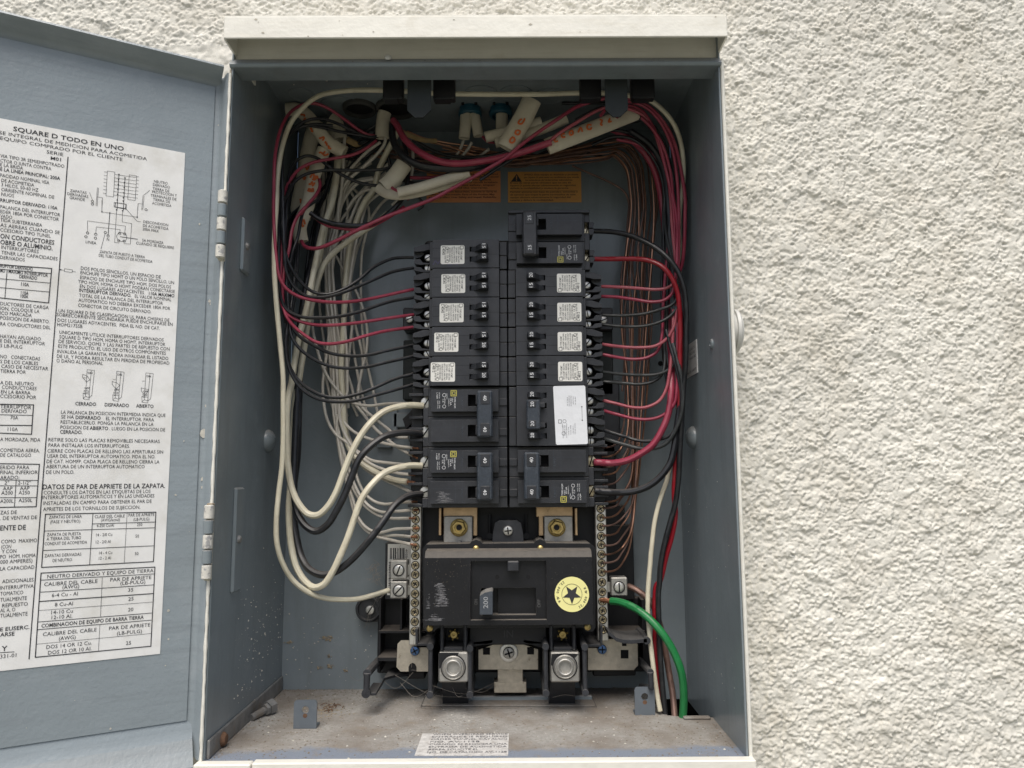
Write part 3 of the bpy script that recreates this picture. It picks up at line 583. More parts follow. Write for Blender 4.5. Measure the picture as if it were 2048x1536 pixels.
# ------------------------------------------------------------------ print on the door's instruction sheet (zoom-frame pixels of each baseline's two ends)
DT = {
'a': [("SQUARE D TODO EN UNO", 95, 958, 905, 1100, 2), ("SE INTEGRAL DE MEDICION PARA ACOMETIDA", -8, 985, 1075, 1168, 0), ("EQUIPO COMPRADO POR EL CLIENTE", 0, 1025, 895, 1172, 0),
 ("SERIE", 340, 1122, 462, 1140, 0), ("M01", 370, 1168, 445, 1178, 1), ("VIA TIPO 3R SEMIEMPOTRADO", 0, 1155, 470, 1222, 0), ("CTOR O JUNTA CONTRA", 0, 1190, 375, 1240, 0),
 ("E LA BRIDA", 0, 1220, 168, 1236, 0), ("E LA LINEA PRINCIPAL: 200A", 0, 1252, 440, 1312, 1), ("PACIDAD NOMINAL VEA", 0, 1295, 360, 1345, 0), ("DE ACOMETIDA", 8, 1333, 250, 1362, 0),
 ("3 HILOS, 50-60 HZ", 8, 1365, 280, 1398, 0), ("ORRIENTE NOMINAL DE", 8, 1400, 396, 1450, 0), ("NUOS", 8, 1432, 102, 1442, 0), ("RRUPTOR DERIVADO: 110A", 0, 1478, 420, 1530, 1),
 ("ZAPATAS", 512, 1405, 632, 1418, 3), ("DERIVADAS", 492, 1428, 645, 1446, 3), ("GRANDE", 508, 1456, 620, 1468, 3), ("NEUTRO", 1125, 1338, 1226, 1347, 3), ("DERIVADO", 1118, 1364, 1243, 1374, 3), ("TIERRA DE", 1115, 1392, 1238, 1402, 3),
 ("PROTECCION Y", 1112, 1416, 1293, 1434, 3), ("TERMINALES DE", 1100, 1442, 1290, 1462, 3), ("TIERRA DE", 1118, 1470, 1243, 1483, 3), ("ACOMETIDA", 1112, 1498, 1253, 1511, 3)],
'b': [("PALANCA DEL INTERRUPTOR", 0, 72, 440, 108, 0), ("EDER 180A POR CONECTOR", 0, 106, 430, 142, 0), ("VADO", 0, 130, 88, 137, 0), ("TIDA SUBTERRANEA", 0, 162, 308, 190, 0), ("AS AEREAS CUANDO SE", 0, 200, 436, 243, 0), ("CCESORIO TIPO TUNEL", 0, 232, 370, 272, 0),
 ("ON CONDUCTORES", 0, 285, 396, 320, 2), ("OBRE O ALUMINIO.", 0, 328, 384, 362, 2), ("INTERRUPTORES", 8, 360, 282, 385, 0), ("TENER LAS CAPACIDADES", 8, 398, 420, 438, 0), ("DERIVADOS", 0, 432, 180, 448, 0),
 ("RUPTOR DERIVADO", 0, 496, 238, 512, 1), ("MO", 0, 528, 36, 531, 1), ("MAXIMO INTERRUPTOR", 62, 536, 350, 560, 1), ("DERIVADO", 140, 572, 270, 582, 1), ("110A", 153, 627, 212, 632, 1), ("110A", 152, 690, 208, 694, 1), ("100A", 150, 714, 206, 718, 1),
 ("DUCTORES DE CARGA", 0, 772, 356, 796, 0), ("ION, COLOQUE LA", 0, 806, 288, 824, 0), ("ICO MARCADA", 0, 840, 232, 854, 0), ("POSICION DE ABIERTO.", 0, 876, 362, 898, 0), ("RA CONDUCTORES DEL", 0, 920, 368, 942, 0), ("HAYAN AFLOJADO", 0, 1010, 298, 1026, 0),
 ("E DEL INTERRUPTOR", 0, 1044, 328, 1060, 0), ("5 LB-PULG", 0, 1078, 162, 1085, 0), ("NO   CONECTADAS", 0, 1158, 292, 1171, 0), ("S DE LOS CABLES", 0, 1194, 278, 1206, 0), ("CASO DE NECESITAR", 8, 1230, 352, 1243, 0), ("TIERRA POR", 0, 1264, 188, 1270, 0),
 ("A DEL NEUTRO", 0, 1350, 246, 1356, 0), ("CONDUCTORES", 12, 1383, 266, 1389, 0), ("EN LA BARRA", 5, 1416, 222, 1421, 0), ("CCESORIO POR", 0, 1450, 264, 1453, 0),
 ("DESCONEXION", 1048, 170, 1230, 190, 3), ("DE ACOMETIDA", 1045, 197, 1232, 218, 3), ("200A MAX", 1042, 222, 1160, 236, 3), ("LINEA", 626, 316, 704, 324, 3), ("N", 780, 296, 797, 298, 3), ("5A MORDAZA", 1040, 304, 1195, 322, 3), ("CUANDO SE REQUIERE", 995, 324, 1272, 358, 3),
 ("ZAPATA DE PUESTO A TIERRA", 728, 388, 1060, 425, 3), ("DEL TUBO CONDUIT DE ACOMETIDA", 722, 414, 1115, 460, 3),
 ("DOS POLOS SENCILLOS, UN ESPACIO DE", 590, 508, 1175, 575, 0), ("ENCHUFE TIPO HOMT O UN POLO SENCILLO, UN", 588, 541, 1272, 615, 0), ("ESPACIO DE ENCHUFE TIPO HOM. DOS POLOS", 585, 576, 1250, 648, 0), ("TIPO HOM, HOMA O HOMT PODRAN CONECTARSE", 570, 606, 1278, 682, 0),
 ("EN DOS LUGARES ADYACENTES.", 583, 640, 1058, 690, 0), ("110A MAXIMO", 1088, 693, 1275, 712, 1), ("INTERRUPTOR DERIVADO.", 578, 670, 960, 709, 1), ("EL VALOR NOMINAL", 985, 713, 1252, 740, 0), ("TOTAL DE LA PALANCA DEL INTERRUPTOR", 577, 706, 1190, 768, 0),
 ("AUTOMATICO NO DEBERA EXCEDER 180A POR", 573, 740, 1245, 806, 0), ("CONECTOR DE CIRCUITO DERIVADO.", 570, 779, 1105, 830, 0), ("UN SQUARE D DE CLASIFICACION UL PARA CHISPAS DE", 427, 820, 1238, 890, 0), ("SOBRECORRIENTE SECUNDARIA PUEDE ENCHUFARSE EN", 414, 848, 1262, 921, 0),
 ("DOS LUGARES ADYACENTES.  PIDA EL NO. DE CAT.", 420, 888, 1168, 950, 0), ("HOM2175SB", 418, 921, 602, 936, 0), ("UNICAMENTE UTILICE INTERRUPTORES DERIVADOS", 433, 978, 1196, 1034, 0), ("SQUARE D TIPO HOM, HOMA O HOMT, INTERRUPTOR", 433, 1011, 1208, 1068, 0),
 ("DE SERVICIO, QOM2 Y LAS PARTES DE REPUESTO CON", 428, 1044, 1240, 1102, 0), ("ESTE PRODUCTO. EL USO DE OTROS COMPONENTES", 425, 1080, 1212, 1132, 0), ("INVALIDA LA GARANTIA, PODRA INVALIDAR EL LISTADO", 418, 1118, 1230, 1170, 0), ("DE UL Y PODRA RESULTAR EN PERDIDA DE PROPIEDAD", 415, 1152, 1238, 1205, 0), ("O DAÑO AL PERSONAL", 412, 1185, 752, 1207, 0),
 ("CERRADO", 550, 1500, 702, 1506, 1), ("DISPARADO", 765, 1508, 942, 1515, 1), ("ABIERTO", 995, 1516, 1122, 1521, 1)],
'c': [("TERRUPTOR", 0, 62, 228, 65, 0), ("DERIVADO", 10, 92, 194, 95, 0), ("70A", 75, 141, 132, 142, 0), ("110A", 55, 225, 130, 227, 0), ("A MORDAZA, PIDA", 0, 300, 294, 304, 0), ("COMETIDA AEREA.", 0, 380, 290, 382, 0), ("DE CATALOGO", 0, 415, 226, 416, 0),
 ("ERIDO PARA", 0, 505, 213, 506, 0), ("FINAL INFERIOR", 0, 541, 275, 542, 0), ("ARADO:", 0, 580, 140, 580, 0), ('2"', 32, 618, 64, 618, 0), ('2-1/2"', 130, 618, 222, 618, 0), ("AAP", 20, 660, 90, 660, 0), ("AAP", 145, 658, 214, 658, 0), ("A200", 8, 692, 92, 692, 0), ("A250", 135, 690, 216, 690, 0), ("A200L", 0, 752, 98, 751, 0), ("A250L", 135, 747, 236, 746, 0),
 ("ZAS DE", 0, 835, 122, 835, 0), (". DE VENTAS DE", 0, 875, 270, 873, 0), ("ENTE DE", 0, 951, 188, 950, 2), ("COMO  MAXIMO", 8, 1046, 270, 1042, 0), ("(CON", 8, 1086, 80, 1085, 0), ("Y CON", 12, 1120, 118, 1118, 0), ("PO  HOM, HOMA", 0, 1157, 260, 1152, 0), ("000 AMPERES)", 0, 1195, 236, 1190, 0), ("LA CAPACIDAD", 0, 1244, 250, 1238, 0),
 ("ADICIONALES", 15, 1336, 244, 1331, 0), ("INTERRUPTIVA", 0, 1383, 245, 1377, 0), ("TOMATICO", 0, 1427, 168, 1424, 0), ("TUALMENTE", 0, 1471, 195, 1466, 0), ("REPUESTO", 15, 1513, 202, 1508, 0),
 ("LA PALANCA EN POSICION INTERMEDIA INDICA QUE", 445, 100, 1210, 124, 0), ("SE HA", 446, 134, 540, 137, 0), ("DISPARADO", 552, 138, 735, 144, 1), ("EL INTERRUPTOR. PARA", 775, 146, 1126, 156, 0), ("RESTABLECERLO. PONGA LA PALANCA EN LA", 442, 172, 1122, 190, 0), ("POSICION DE", 440, 210, 648, 216, 0), ("ABIERTO", 655, 216, 790, 220, 1), (". LUEGO EN LA POSICION DE", 800, 220, 1207, 229, 0), ("CERRADO.", 438, 245, 602, 248, 1),
 ("RETIRE SOLO LAS PLACAS REMOVIBLES NECESARIAS", 353, 302, 1168, 314, 0), ("PARA INSTALAR LOS INTERRUPTORES.", 353, 341, 948, 350, 0), ("CIERRE CON PLACAS DE RELLENO LAS APERTURAS SIN", 346, 384, 1192, 391, 0), ("USAR DEL INTERRUPTOR AUTOMATICO. PIDA EL NO.", 344, 421, 1135, 427, 0), ("DE CAT. HOMFP. CADA PLACA DE RELLENO CIERRA LA", 340, 460, 1165, 465, 0), ("ABERTURA DE UN INTERRUPTOR AUTOMATICO", 337, 498, 1057, 500, 0), ("DE UN POLO.", 336, 539, 542, 540, 0),
 ("DATOS DE PAR DE APRIETE DE LA ZAPATA.", 312, 650, 1207, 645, 2), ("CONSULTE LOS DATOS EN LAS ETIQUETAS DE LOS", 318, 688, 1100, 682, 0), ("INTERRUPTORES AUTOMATICOS Y EN LAS UNIDADES", 310, 723, 1128, 714, 0), ("INSTALADAS EN CAMPO PARA OBTENER EL PAR DE", 316, 765, 1108, 754, 0), ("APRIETES DE LOS TORNILLOS DE SUJECCION.", 314, 810, 1025, 797, 0),
 ("ZAPATAS DE LINEA", 357, 867, 598, 862, 3), ("(FASE Y NEUTRO)", 367, 902, 586, 896, 3), ("CLASE DEL CABLE", 692, 863, 912, 858, 3), ("(AWG/kcmil)", 738, 889, 876, 885, 3), ("PAR DE APRIETE", 940, 852, 1128, 848, 3), ("(LB-PULG)", 976, 884, 1092, 880, 3), ("4-250 Cu/Al", 706, 930, 832, 926, 3), ("250", 1002, 922, 1040, 920, 3),
 ("ZAPATA DE PUESTA", 342, 996, 592, 988, 3), ("A TIERRA DEL TUBO", 340, 1026, 592, 1018, 3), ("CONDUIT DE ACOMETIDA", 325, 1062, 636, 1051, 3), ("14 - 2/0 Cu", 702, 998, 820, 993, 3), ("12 - 2/0 Al", 700, 1050, 808, 1045, 3), ("50", 990, 1006, 1016, 1005, 3), ("ZAPATAS DERIVADAS", 325, 1150, 594, 1139, 3), ("DE NEUTRO.", 384, 1184, 530, 1178, 3), ("14 - 4 Cu", 724, 1130, 820, 1125, 3), ("12 - 2 Al", 722, 1169, 810, 1164, 3), ("50", 986, 1134, 1012, 1133, 3),
 ("NEUTRO DERIVADO Y EQUIPO DE TIERRA", 345, 1302, 1122, 1262, 0), ("CALIBRE DEL CABLE", 322, 1360, 712, 1338, 0), ("(AWG)", 456, 1382, 578, 1374, 0), ("PAR DE APRIETE", 806, 1326, 1106, 1310, 0), ("(LB-PULG)", 880, 1352, 1062, 1342, 0), ("6-4 Cu - Al", 378, 1440, 568, 1430, 0), ("35", 936, 1402, 974, 1400, 0), ("8 Cu-Al", 400, 1509, 532, 1502, 0), ("25", 938, 1468, 976, 1466, 0)],
'g': [("14-10 Cu", 374, 410, 532, 401, 0), ("12-10 Al.", 376, 447, 528, 438, 0), ("20", 936, 390, 974, 388, 0), ("COMBINACION DE EQUIPO DE BARRA TIERRA", 302, 508, 1050, 446, 1), ("CALIBRE DEL CABLE", 313, 570, 706, 538, 0), ("(AWG)", 430, 601, 552, 592, 0), ("PAR DE APRIETE", 797, 526, 1098, 502, 0), ("(LB-PULG)", 855, 563, 1038, 548, 0), ("DOS 14 OR 12 Cu.", 338, 664, 670, 634, 0), ("DOS 12 OR 10 Al.", 350, 705, 668, 676, 0), ("25", 920, 636, 958, 632, 0),
 ("AL A, O", 0, 396, 110, 391, 0), ("TUALMENTE", 0, 432, 200, 424, 0), ("E EUSERC.", 0, 532, 215, 522, 1), ("ARSE", 0, 573, 105, 568, 1), ("Y", 10, 682, 52, 678, 2), ("331-01", 0, 732, 118, 726, 0)]}
txt = MB(); RT = -DU
CAPS = {0: .00235, 1: .00235, 2: .0031, 3: .0020}
for fk, rows in DT.items():
    for (s_, x0, y0, x1, y1, st) in rows:
        sa, za = pd(*fr(fk, x0, y0)); sb, zb = pd(*fr(fk, x1, y1)); z = (za+zb)/2
        put_text(txt, s_, DP(sa, z, .0006), RT, UPV, CAPS[st], sa-sb, bold=st in (1, 2))
LN = {'b': [(0, 472, 378, 500, 1), (378, 500, 355, 752, 1), (0, 715, 355, 752, 1), (0, 505, 374, 537, 0), (0, 575, 366, 607, 0), (0, 640, 360, 672, 0), (52, 510, 35, 722, 0)],
 'c': [(0, 30, 245, 35, 1), (245, 35, 230, 250, 1), (0, 242, 230, 250, 1), (0, 107, 238, 112, 0), (0, 184, 233, 186, 1), (0, 465, 288, 470, 1), (288, 470, 264, 780, 1), (0, 785, 264, 780, 1), (0, 584, 278, 588, 0), (0, 627, 274, 628, 0), (0, 714, 268, 713, 0), (118, 586, 105, 782, 0),
  (332, 835, 1140, 820, 1), (1140, 820, 1122, 1182, 1), (304, 1224, 1122, 1182, 1), (332, 835, 304, 1224, 1), (680, 828, 655, 1205, 0), (930, 824, 908, 1192, 4), (674, 906, 1135, 892, 0), (326, 958, 1132, 934, 0), (318, 1100, 1128, 1066, 0)],
 'g': [(300, 110, 258, 726, 1), (258, 726, 1103, 645, 1), (1133, 66, 1103, 645, 1), (300, 110, 1133, 66, 1), (296, 162, 1128, 116, 0), (290, 250, 1122, 196, 0), (287, 318, 1118, 260, 1), (283, 384, 1115, 322, 4), (279, 468, 1110, 402, 0), (276, 524, 1107, 454, 0), (268, 630, 1104, 552, 4), (748, 140, 735, 430, 4), (730, 490, 720, 680, 4), (0, 692, 104, 686, 0)],
 'p': [(136, 314, 58, 1318, 2)],
 # wiring diagram
 'a': [(785, 1250, 840, 1258, 4), (840, 1258, 830, 1440, 4), (830, 1440, 775, 1432, 4), (775, 1432, 785, 1250, 4), (945, 1278, 1000, 1286, 4), (1000, 1286, 988, 1466, 4), (988, 1466, 934, 1458, 4), (934, 1458, 945, 1278, 4), (870, 1275, 855, 1536, 0), (914, 1300, 902, 1536, 0), (712, 1372, 702, 1505, 4), (720, 1374, 710, 1507, 4), (712, 1440, 750, 1446, 4), (750, 1446, 745, 1536, 4), (655, 1408, 676, 1462, 4), (1095, 1392, 1050, 1428, 4), (1046, 1430, 1036, 1536, 4), (1054, 1432, 1044, 1536, 4), (1010, 1488, 1042, 1492, 4), (1010, 1488, 1006, 1536, 4), (835, 1480, 924, 1492, 4), (924, 1492, 922, 1530, 4), (835, 1480, 833, 1512, 4), (833, 1512, 922, 1530, 4)]}
for k in range(7): LN['a'].append((838-k*1.4, 1275+k*25, 996-k*1.4, 1297+k*25, 4)); LN['a'].append((762-k*1.3, 1256+k*26, 785-k*1.3, 1259+k*26, 4)); LN['a'].append((1000-k*1.4, 1290+k*26, 1016-k*1.4, 1293+k*26, 4))
LN['b'] += [(640, 152, 918, 190, 4), (640, 152, 640, 235, 4), (918, 190, 912, 238, 4), (704, 196, 878, 216, 4), (704, 196, 700, 245, 4), (878, 216, 876, 238, 4), (803, 94, 790, 258, 0), (853, 72, 838, 310, 4), (838, 310, 868, 313, 4), (897, 80, 893, 160, 4), (893, 160, 963, 172, 4), (963, 172, 953, 322, 4), (953, 322, 905, 318, 4), (745, 86, 1003, 125, 4), (1010, 30, 1003, 125, 4), (745, 0, 745, 86, 4), (920, 62, 1003, 155, 4), (1003, 155, 1028, 158, 4), (880, 268, 1006, 286, 0), (768, 245, 738, 358, 4), (444, 510, 470, 514, 4), (472, 502, 530, 510, 4), (530, 510, 528, 530, 4), (528, 530, 470, 522, 4), (470, 522, 472, 502, 4), (530, 522, 552, 525, 4), (845, 18, 922, 30, 0), (922, 30, 918, 62, 0), (918, 62, 840, 50, 0), (840, 50, 845, 18, 0)]
for (ox, oy, m_) in ((605, 1240, 0), (822, 1252, 1), (1035, 1264, 2)):     # three little breaker drawings
    for q in ((32, 0, 86, 6), (32, 0, 20, 195), (62, 6, 45, 205), (86, 6, 66, 190), (20, 195, 45, 205), (45, 205, 66, 190), (24, 60, 4, 60), (20, 195, 2, 210), (2, 172, 20, 178), (2, 172, 4, 214), (4, 214, 46, 220), (48, 172, 46, 220), (2, 172, 48, 178), (10, 152, 42, 155), (42, 155, 41, 166), (41, 166, 9, 163), (9, 163, 10, 152)):
        LN['b'].append((ox+q[0], oy+q[1], ox+q[2], oy+q[3], 4))
    hy = (35, 75, 110)[m_]
    for q in ((0, 0, 30, 8), (30, 8, 55, 40-m_*14), (55, 40-m_*14, 30, 55), (30, 55, 0, 22), (0, 0, 0, 22)): LN['b'].append((ox+q[0]-2, oy+q[1]+hy, ox+q[2]-2, oy+q[3]+hy, 4))
    for s_, yy in (("ON", 30), ("OFF", 142)):
        sa, za = pd(*fr('b', ox+(36 if s_ == 'ON' else 12), oy+yy)); put_text(txt, s_, DP(sa, za, .0006), RT, UPV, .0013, None, True)
WID = {0: .00038, 1: .00058, 2: .0006, 4: .00022}
for fk, rows in LN.items():
    for (x0, y0, x1, y1, st) in rows:
        A, B = DP(*pd(*fr(fk, x0, y0)), .0006), DP(*pd(*fr(fk, x1, y1)), .0006); txt.ribbon([A, B], WID[st], DN)
for fk, x, y, r_ in [('b', 890, 270, .0032)]:
    s0, z0 = pd(*fr(fk, x, y)); ring = [DP(s0+r_*math.cos(a), z0+r_*math.sin(a), .0006) for a in np.linspace(0, 2*math.pi, 25)]; txt.ribbon(ring, .00025, DN)
for fk, x, y in [('b', 640, 240), ('b', 700, 250), ('b', 770, 237), ('b', 790, 262), ('a', 676, 1472), ('a', 676, 1492), ('b', 1068, 70), ('b', 628, 268), ('b', 698, 278), ('b', 875, 243), ('b', 912, 247), ('b', 868, 297), ('b', 908, 300)]:
    s0, z0 = pd(*fr(fk, x, y)); ring = [DP(s0+.0008*math.cos(a), z0+.0008*math.sin(a), .0006) for a in np.linspace(0, 2*math.pi, 9)]; txt.ribbon(ring, .0003, DN)
for fk, x, y in [('a', 870, 1275), ('a', 867, 1312), ('a', 865, 1348), ('a', 862, 1385), ('a', 860, 1420), ('a', 857, 1462), ('a', 914, 1300), ('a', 910, 1336), ('a', 908, 1372), ('a', 905, 1410), ('a', 903, 1446), ('a', 901, 1470), ('b', 745, 86), ('b', 803, 94), ('b', 1003, 125), ('b', 853, 72), ('b', 897, 78), ('b', 444, 510)]:
    s0, z0 = pd(*fr(fk, x, y)); txt.add([DP(s0+.0005*math.cos(a), z0+.0005*math.sin(a), .0006) for a in np.linspace(0, 2*math.pi, 9)[:-1]], [tuple(range(8))])
txt.build('print', M['ink'], sheet, recalc=False)
# tan stain near the left of the sheet and a few paint chips on the door
b = MB()
for fk, x, y, r_ in (('c', 1495, 245, .0035), ('c', 1510, 45, .0016), ('c', 1482, 580, .002), ('c', 1480, 640, .0013), ('a', 1603, 915, .0012), ('c', 1285, 695, .0009), ('c', 1345, 300, .0006), ('g', 1232, 385, .0012), ('g', 1232, 595, .0008), ('g', 810, 1250, .0008), ('b', 1460, 175, .001), ('b', 1535, 740, .0016), ('b', 1540, 760, .001), ('g', 1210, 788, .0006)):
    s0, z0 = pd(*fr(fk, x, y)); n = 9; b.add([DP(s0+r_*random.uniform(.5, 1)*math.cos(a), z0+r_*random.uniform(.5, 1.1)*math.sin(a), .0003) for a in np.linspace(0, 2*math.pi, n+1)[:-1]], [tuple(range(n))])
tag(b.build('paint_chips', M['flake'], door, recalc=False), kind='stuff')

# ------------------------------------------------------------------ panel interior: black tray, bus bars, terminal bars, lugs
def prect(x0, y0, x1, y1, d):
    A, B = PX(x0, (y0+y1)/2, d), PX(x1, (y0+y1)/2, d); C_, D_ = PX((x0+x1)/2, y0, d), PX((x0+x1)/2, y1, d)
    return A[0], B[0], D_[2], C_[2]
def pbox(mb, x0, y0, x1, y1, d0, d1, c=0.0, m=None):
    """box whose front face, d1 in front of the back wall, covers the pixel rectangle; reaches back to d0"""
    a, b_, z0, z1 = prect(x0, y0, x1, y1, d1); mb.box(a, b_, -d1, -d0, z0, z1, c, m); return mb
ptray = thing('panel_interior', 'black plastic panel interior with bus bars, terminal bars and lugs', 'panel interior')
b = MB(); pbox(b, 846, 480, 1186, 1290, .004, .030, .002); tray = b.build('backbone', M['black_deep'], ptray)
b = MB(); pbox(b, 755, 1196, 1300, 1345, .003, .012, .001); pbox(b, 757, 1262, 850, 1266, .012, .040); pbox(b, 757, 1196, 761, 1345, .012, .036); pbox(b, 800, 1200, 804, 1262, .012, .036); pbox(b, 755, 1315, 850, 1322, .012, .046)
pbox(b, 1285, 1200, 1290, 1340, .012, .032); pbox(b, 1215, 1262, 1290, 1266, .012, .036); b.build('lower_tray', M['black_deep'], ptray)
# mounting ears
ear = MB(); A = PX(737, 1218, .012); ear.lathe((A[0], -.002, A[2]), (0, -1, 0), [(.0118, 0), (.0118, .010), (.0105, .0118), (.0095, .0118), (.009, .009)], 28); ear.box(A[0], A[0]+.016, -.0105, -.002, A[2]-.0115, A[2]+.012); ear.build('mounting_ear', M['black'], ptray)
def head(name, px, py, d, r, mt, parent, slot='phillips', ax=(0, -1, 0), n=18, dome=.28):
    A = PX(px, py, d); q = MB(); A = np.array(A); ax = np.array(ax, float); ax /= np.linalg.norm(ax)
    q.lathe(A-ax*.002, ax, [(r*.96, 0), (r, .0018), (r*.86, .002+r*dome*.6), (r*.5, .002+r*dome*.95), (r*.05, .002+r*dome)], n)
    o = q.build(name, mt, parent, True)
    return o, A
def slots(mb, A, r, kind, ang, hgt, w_):
    A = np.array(A)
    for k in range(2 if kind == 'phillips' else 1):
        a = ang+k*math.pi/2; dx, dz = math.cos(a)*r, math.sin(a)*r
        p = np.array([dx, 0, dz]); sd_ = np.array([-math.sin(a), 0, math.cos(a)])*w_/2
        mb.add([A-p-sd_+(0, -hgt, 0), A+p-sd_+(0, -hgt, 0), A+p+sd_+(0, -hgt, 0), A-p+sd_+(0, -hgt, 0)], [(0, 1, 2, 3)])
def screw(px, py, d, r, mt, parent, kind='phillips', ang=None, name='screw', dome=.28):
    o, A = head(name, px, py, d, r, mt, parent, dome=dome); ang = random.uniform(0, 3) if ang is None else ang
    s_ = MB(); slots(s_, A, r*.72 if kind == 'phillips' else r*.93, kind, ang, r*dome+.00015, r*.26)
    me = o.data; bm = bmesh.new(); bm.from_mesh(me); me.materials.append(M['hole'])
    vs_ = [bm.verts.new(v) for v in s_.v]
    for f_ in s_.f: ff = bm.faces.new([vs_[i] for i in f_]); ff.material_index = 1
    bm.to_mesh(me); bm.free(); return o
screw(740, 1220, .014, .0042, M['steel'], ptray, 'slot', 1.0)
# side brackets that hold the backbone (screws beside the third row)
for (x0, x1, sx, sy) in ((806, 846, 819, 638), (1186, 1226, 1207, 640)):
    b = MB(); pbox(b, x0, 615, x1, 660, .004, .026, .001); b.build('side_bracket', M['black'], ptray); screw(sx, sy, .030, .0036, M['steel'], ptray, 'slot', .4)
for (x0, y0, x1, y1, mm) in ((806, 680, 846, 800, 'grey_dark'), (820, 820, 846, 920, 'black_deep'), (1186, 650, 1226, 790, 'grey_dark'), (1186, 760, 1240, 905, 'black'), (1200, 880, 1232, 1010, 'black_deep')):
    b = MB(); pbox(b, x0, y0, x1, y1, .004, .018, .001); b.build('side_rail', M[mm], ptray)
b = MB(); A = [PX(x, y, .02) for x, y in ((805, 838), (846, 800), (846, 822), (812, 858))]; b.prism(A, (0, .012, 0)); b.build('corner_brace', M['black_deep'], ptray)
for (x0, y0, x1, y1) in ((755, 818, 795, 868), (786, 825, 835, 855), (752, 878, 784, 896)):
    b = MB(); pbox(b, x0, y0, x1, y1, .0005, .006, .001); b.build('back_clip', M['grey'], ptray)
# black backplates left and right of the main breaker
b = MB(); pbox(b, 770, 1085, 846, 1200, .003, .020, .0008); b.build('backplate', M['black'], ptray)
b = MB(); pbox(b, 1200, 1050, 1268, 1200, .003, .016, .0008); pbox(b, 1200, 1010, 1250, 1060, .003, .014, .0008); b.build('backplate', M['black_deep'], ptray)
b = MB(); pbox(b, 775, 1088, 821, 1190, .0201, .0203); bc = b.build('barcode_label', M['sticker'], ptray)
t = MB(); x_ = 779
for k in range(15):
    w_ = random.choice((1.0, 1.6, 2.2)); A, B = PX(780, 1094+k*2.5*1.0, .0205), PX(806, 1094+k*2.5, .0205)
A0, B0 = PX(780, 1096, .0206), PX(808, 1118, .0206)
k = A0[0]
while k < B0[0]:
    w_ = random.choice((.0005, .0007, .0011)); t.add([(k, -.0206, B0[2]), (k+w_, -.0206, B0[2]), (k+w_, -.0206, A0[2]), (k, -.0206, A0[2])], [(0, 1, 2, 3)]); k += w_+random.choice((.0005, .0006, .0009))
z_ = PX(780, 1124, .0206)[2]; zb = PX(780, 1188, .0206)[2]
while z_ > zb:
    w_ = random.choice((.0005, .0007, .001)); A, B = PX(777, 1150, .0206), PX(782, 1150, .0206); t.add([(A[0], -.0206, z_), (B[0], -.0206, z_), (B[0], -.0206, z_-w_), (A[0], -.0206, z_-w_)], [(0, 1, 2, 3)]); z_ -= w_+.0007
put_text(t, '40250', (PX(811, 1098, .0206)[0], -.0206, PX(811, 1098, .0206)[2]), (0, 0, -1), (1, 0, 0), .0018, .010)
t.build('barcode', M['ink'], bc, recalc=False)
# terminal bars with their screws
BARD = .056
LBX = ((834, 1020), (826.5, 1290)); RBX = ((1198.5, 1015), (1209, 1282))
for name, ((xa, ya), (xb, yb)), lab in (('l', LBX, 'left neutral terminal bar with a row of brass screws'), ('r', RBX, 'right ground terminal bar with a row of brass screws')):
    A = PX(xa, ya, BARD); B = PX(xb, yb, BARD); xc = (A[0]+B[0])/2; hw_ = .0046
    top = PX(xa, 1006 if name == 'l' else 1004, BARD)[2]
    hb = MB(); hb.box(xc-.0050, xc+.0050, -BARD+.004, -BARD+.020, top, PX(xa, 775, BARD)[2], .0006); hb.build('bar_housing', M['black'], ptray)
    q = MB(); q.box(xc-hw_, xc+hw_, -BARD, -BARD+.009, B[2], top, .0006); bar = q.build('terminal_bar', M['steel'], ptray); bar['label'] = lab
    ys = [20.8+1000, 1038, 1055.8, 1074, 1092.8, 1110.6, 1130, 1148.2, 1167.5, 1187, 1205, 1223.4, 1242.7, 1262] if name == 'l' else [1018.5, 1036, 1055, 1073.5, 1090.8, 1110, 1128, 1146, 1166, 1185, 1204, 1223, 1241, 1261]
    src = None
    for i, y_ in enumerate(ys):
        zc = PX(1016, y_, BARD+.001)[2]
        if src is None:
            src = []
            for v_ in range(5):
                s_ = MB(); s_.lathe((0, .002, 0), (0, -1, 0), [(.0033, 0), (.0033, .0018), (.0028, .0028), (.0022, .0028), (.0019, .0021), (.0004, .0018)], 18)
                s2 = MB(); slots(s2, (0, 0, 0), .0019, 'phillips', .5+v_*.7, .0009, .0007); s2.lathe((0, .00012, 0), (0, -1, 0), [(.0037, 0), (.0037, .00001), (.0032, .00001)], 18, cap0=False, cap1=False); base = len(s_.v); s_.v += s2.v; s_.f += [[base+i_ for i_ in f_] for f_ in s2.f]; s_.m += [1]*len(s2.f)
                so = s_.build('screw', [M['screwbrass'], M['hole']], bar, True); src.append(so); so.location = (xc, -BARD-.0002, zc) if v_ == 0 else (xc, -BARD-.0002, PX(1016, ys[v_], BARD)[2])
            continue
        if i < 5: continue
        o = src[i % 5].copy(); COL.link(o); o.parent = bar; o.location = (xc, -BARD-.0002, zc)
    # insulating dividers seen between the wires next to the 40 A breakers
    for y_ in (790, 812, 835, 858, 880, 905, 932, 946, 967, 985, 1010) if name == 'l' else (893, 908, 925, 940, 962, 975, 992, 1008):
        z0 = PX(1016, y_, BARD)[2]; q = MB(); q.box(xc-.0062, xc+.0062, -BARD-.006, -BARD, z0-.0012, z0+.0012, .0003); q.build('divider', M['black'], bar)
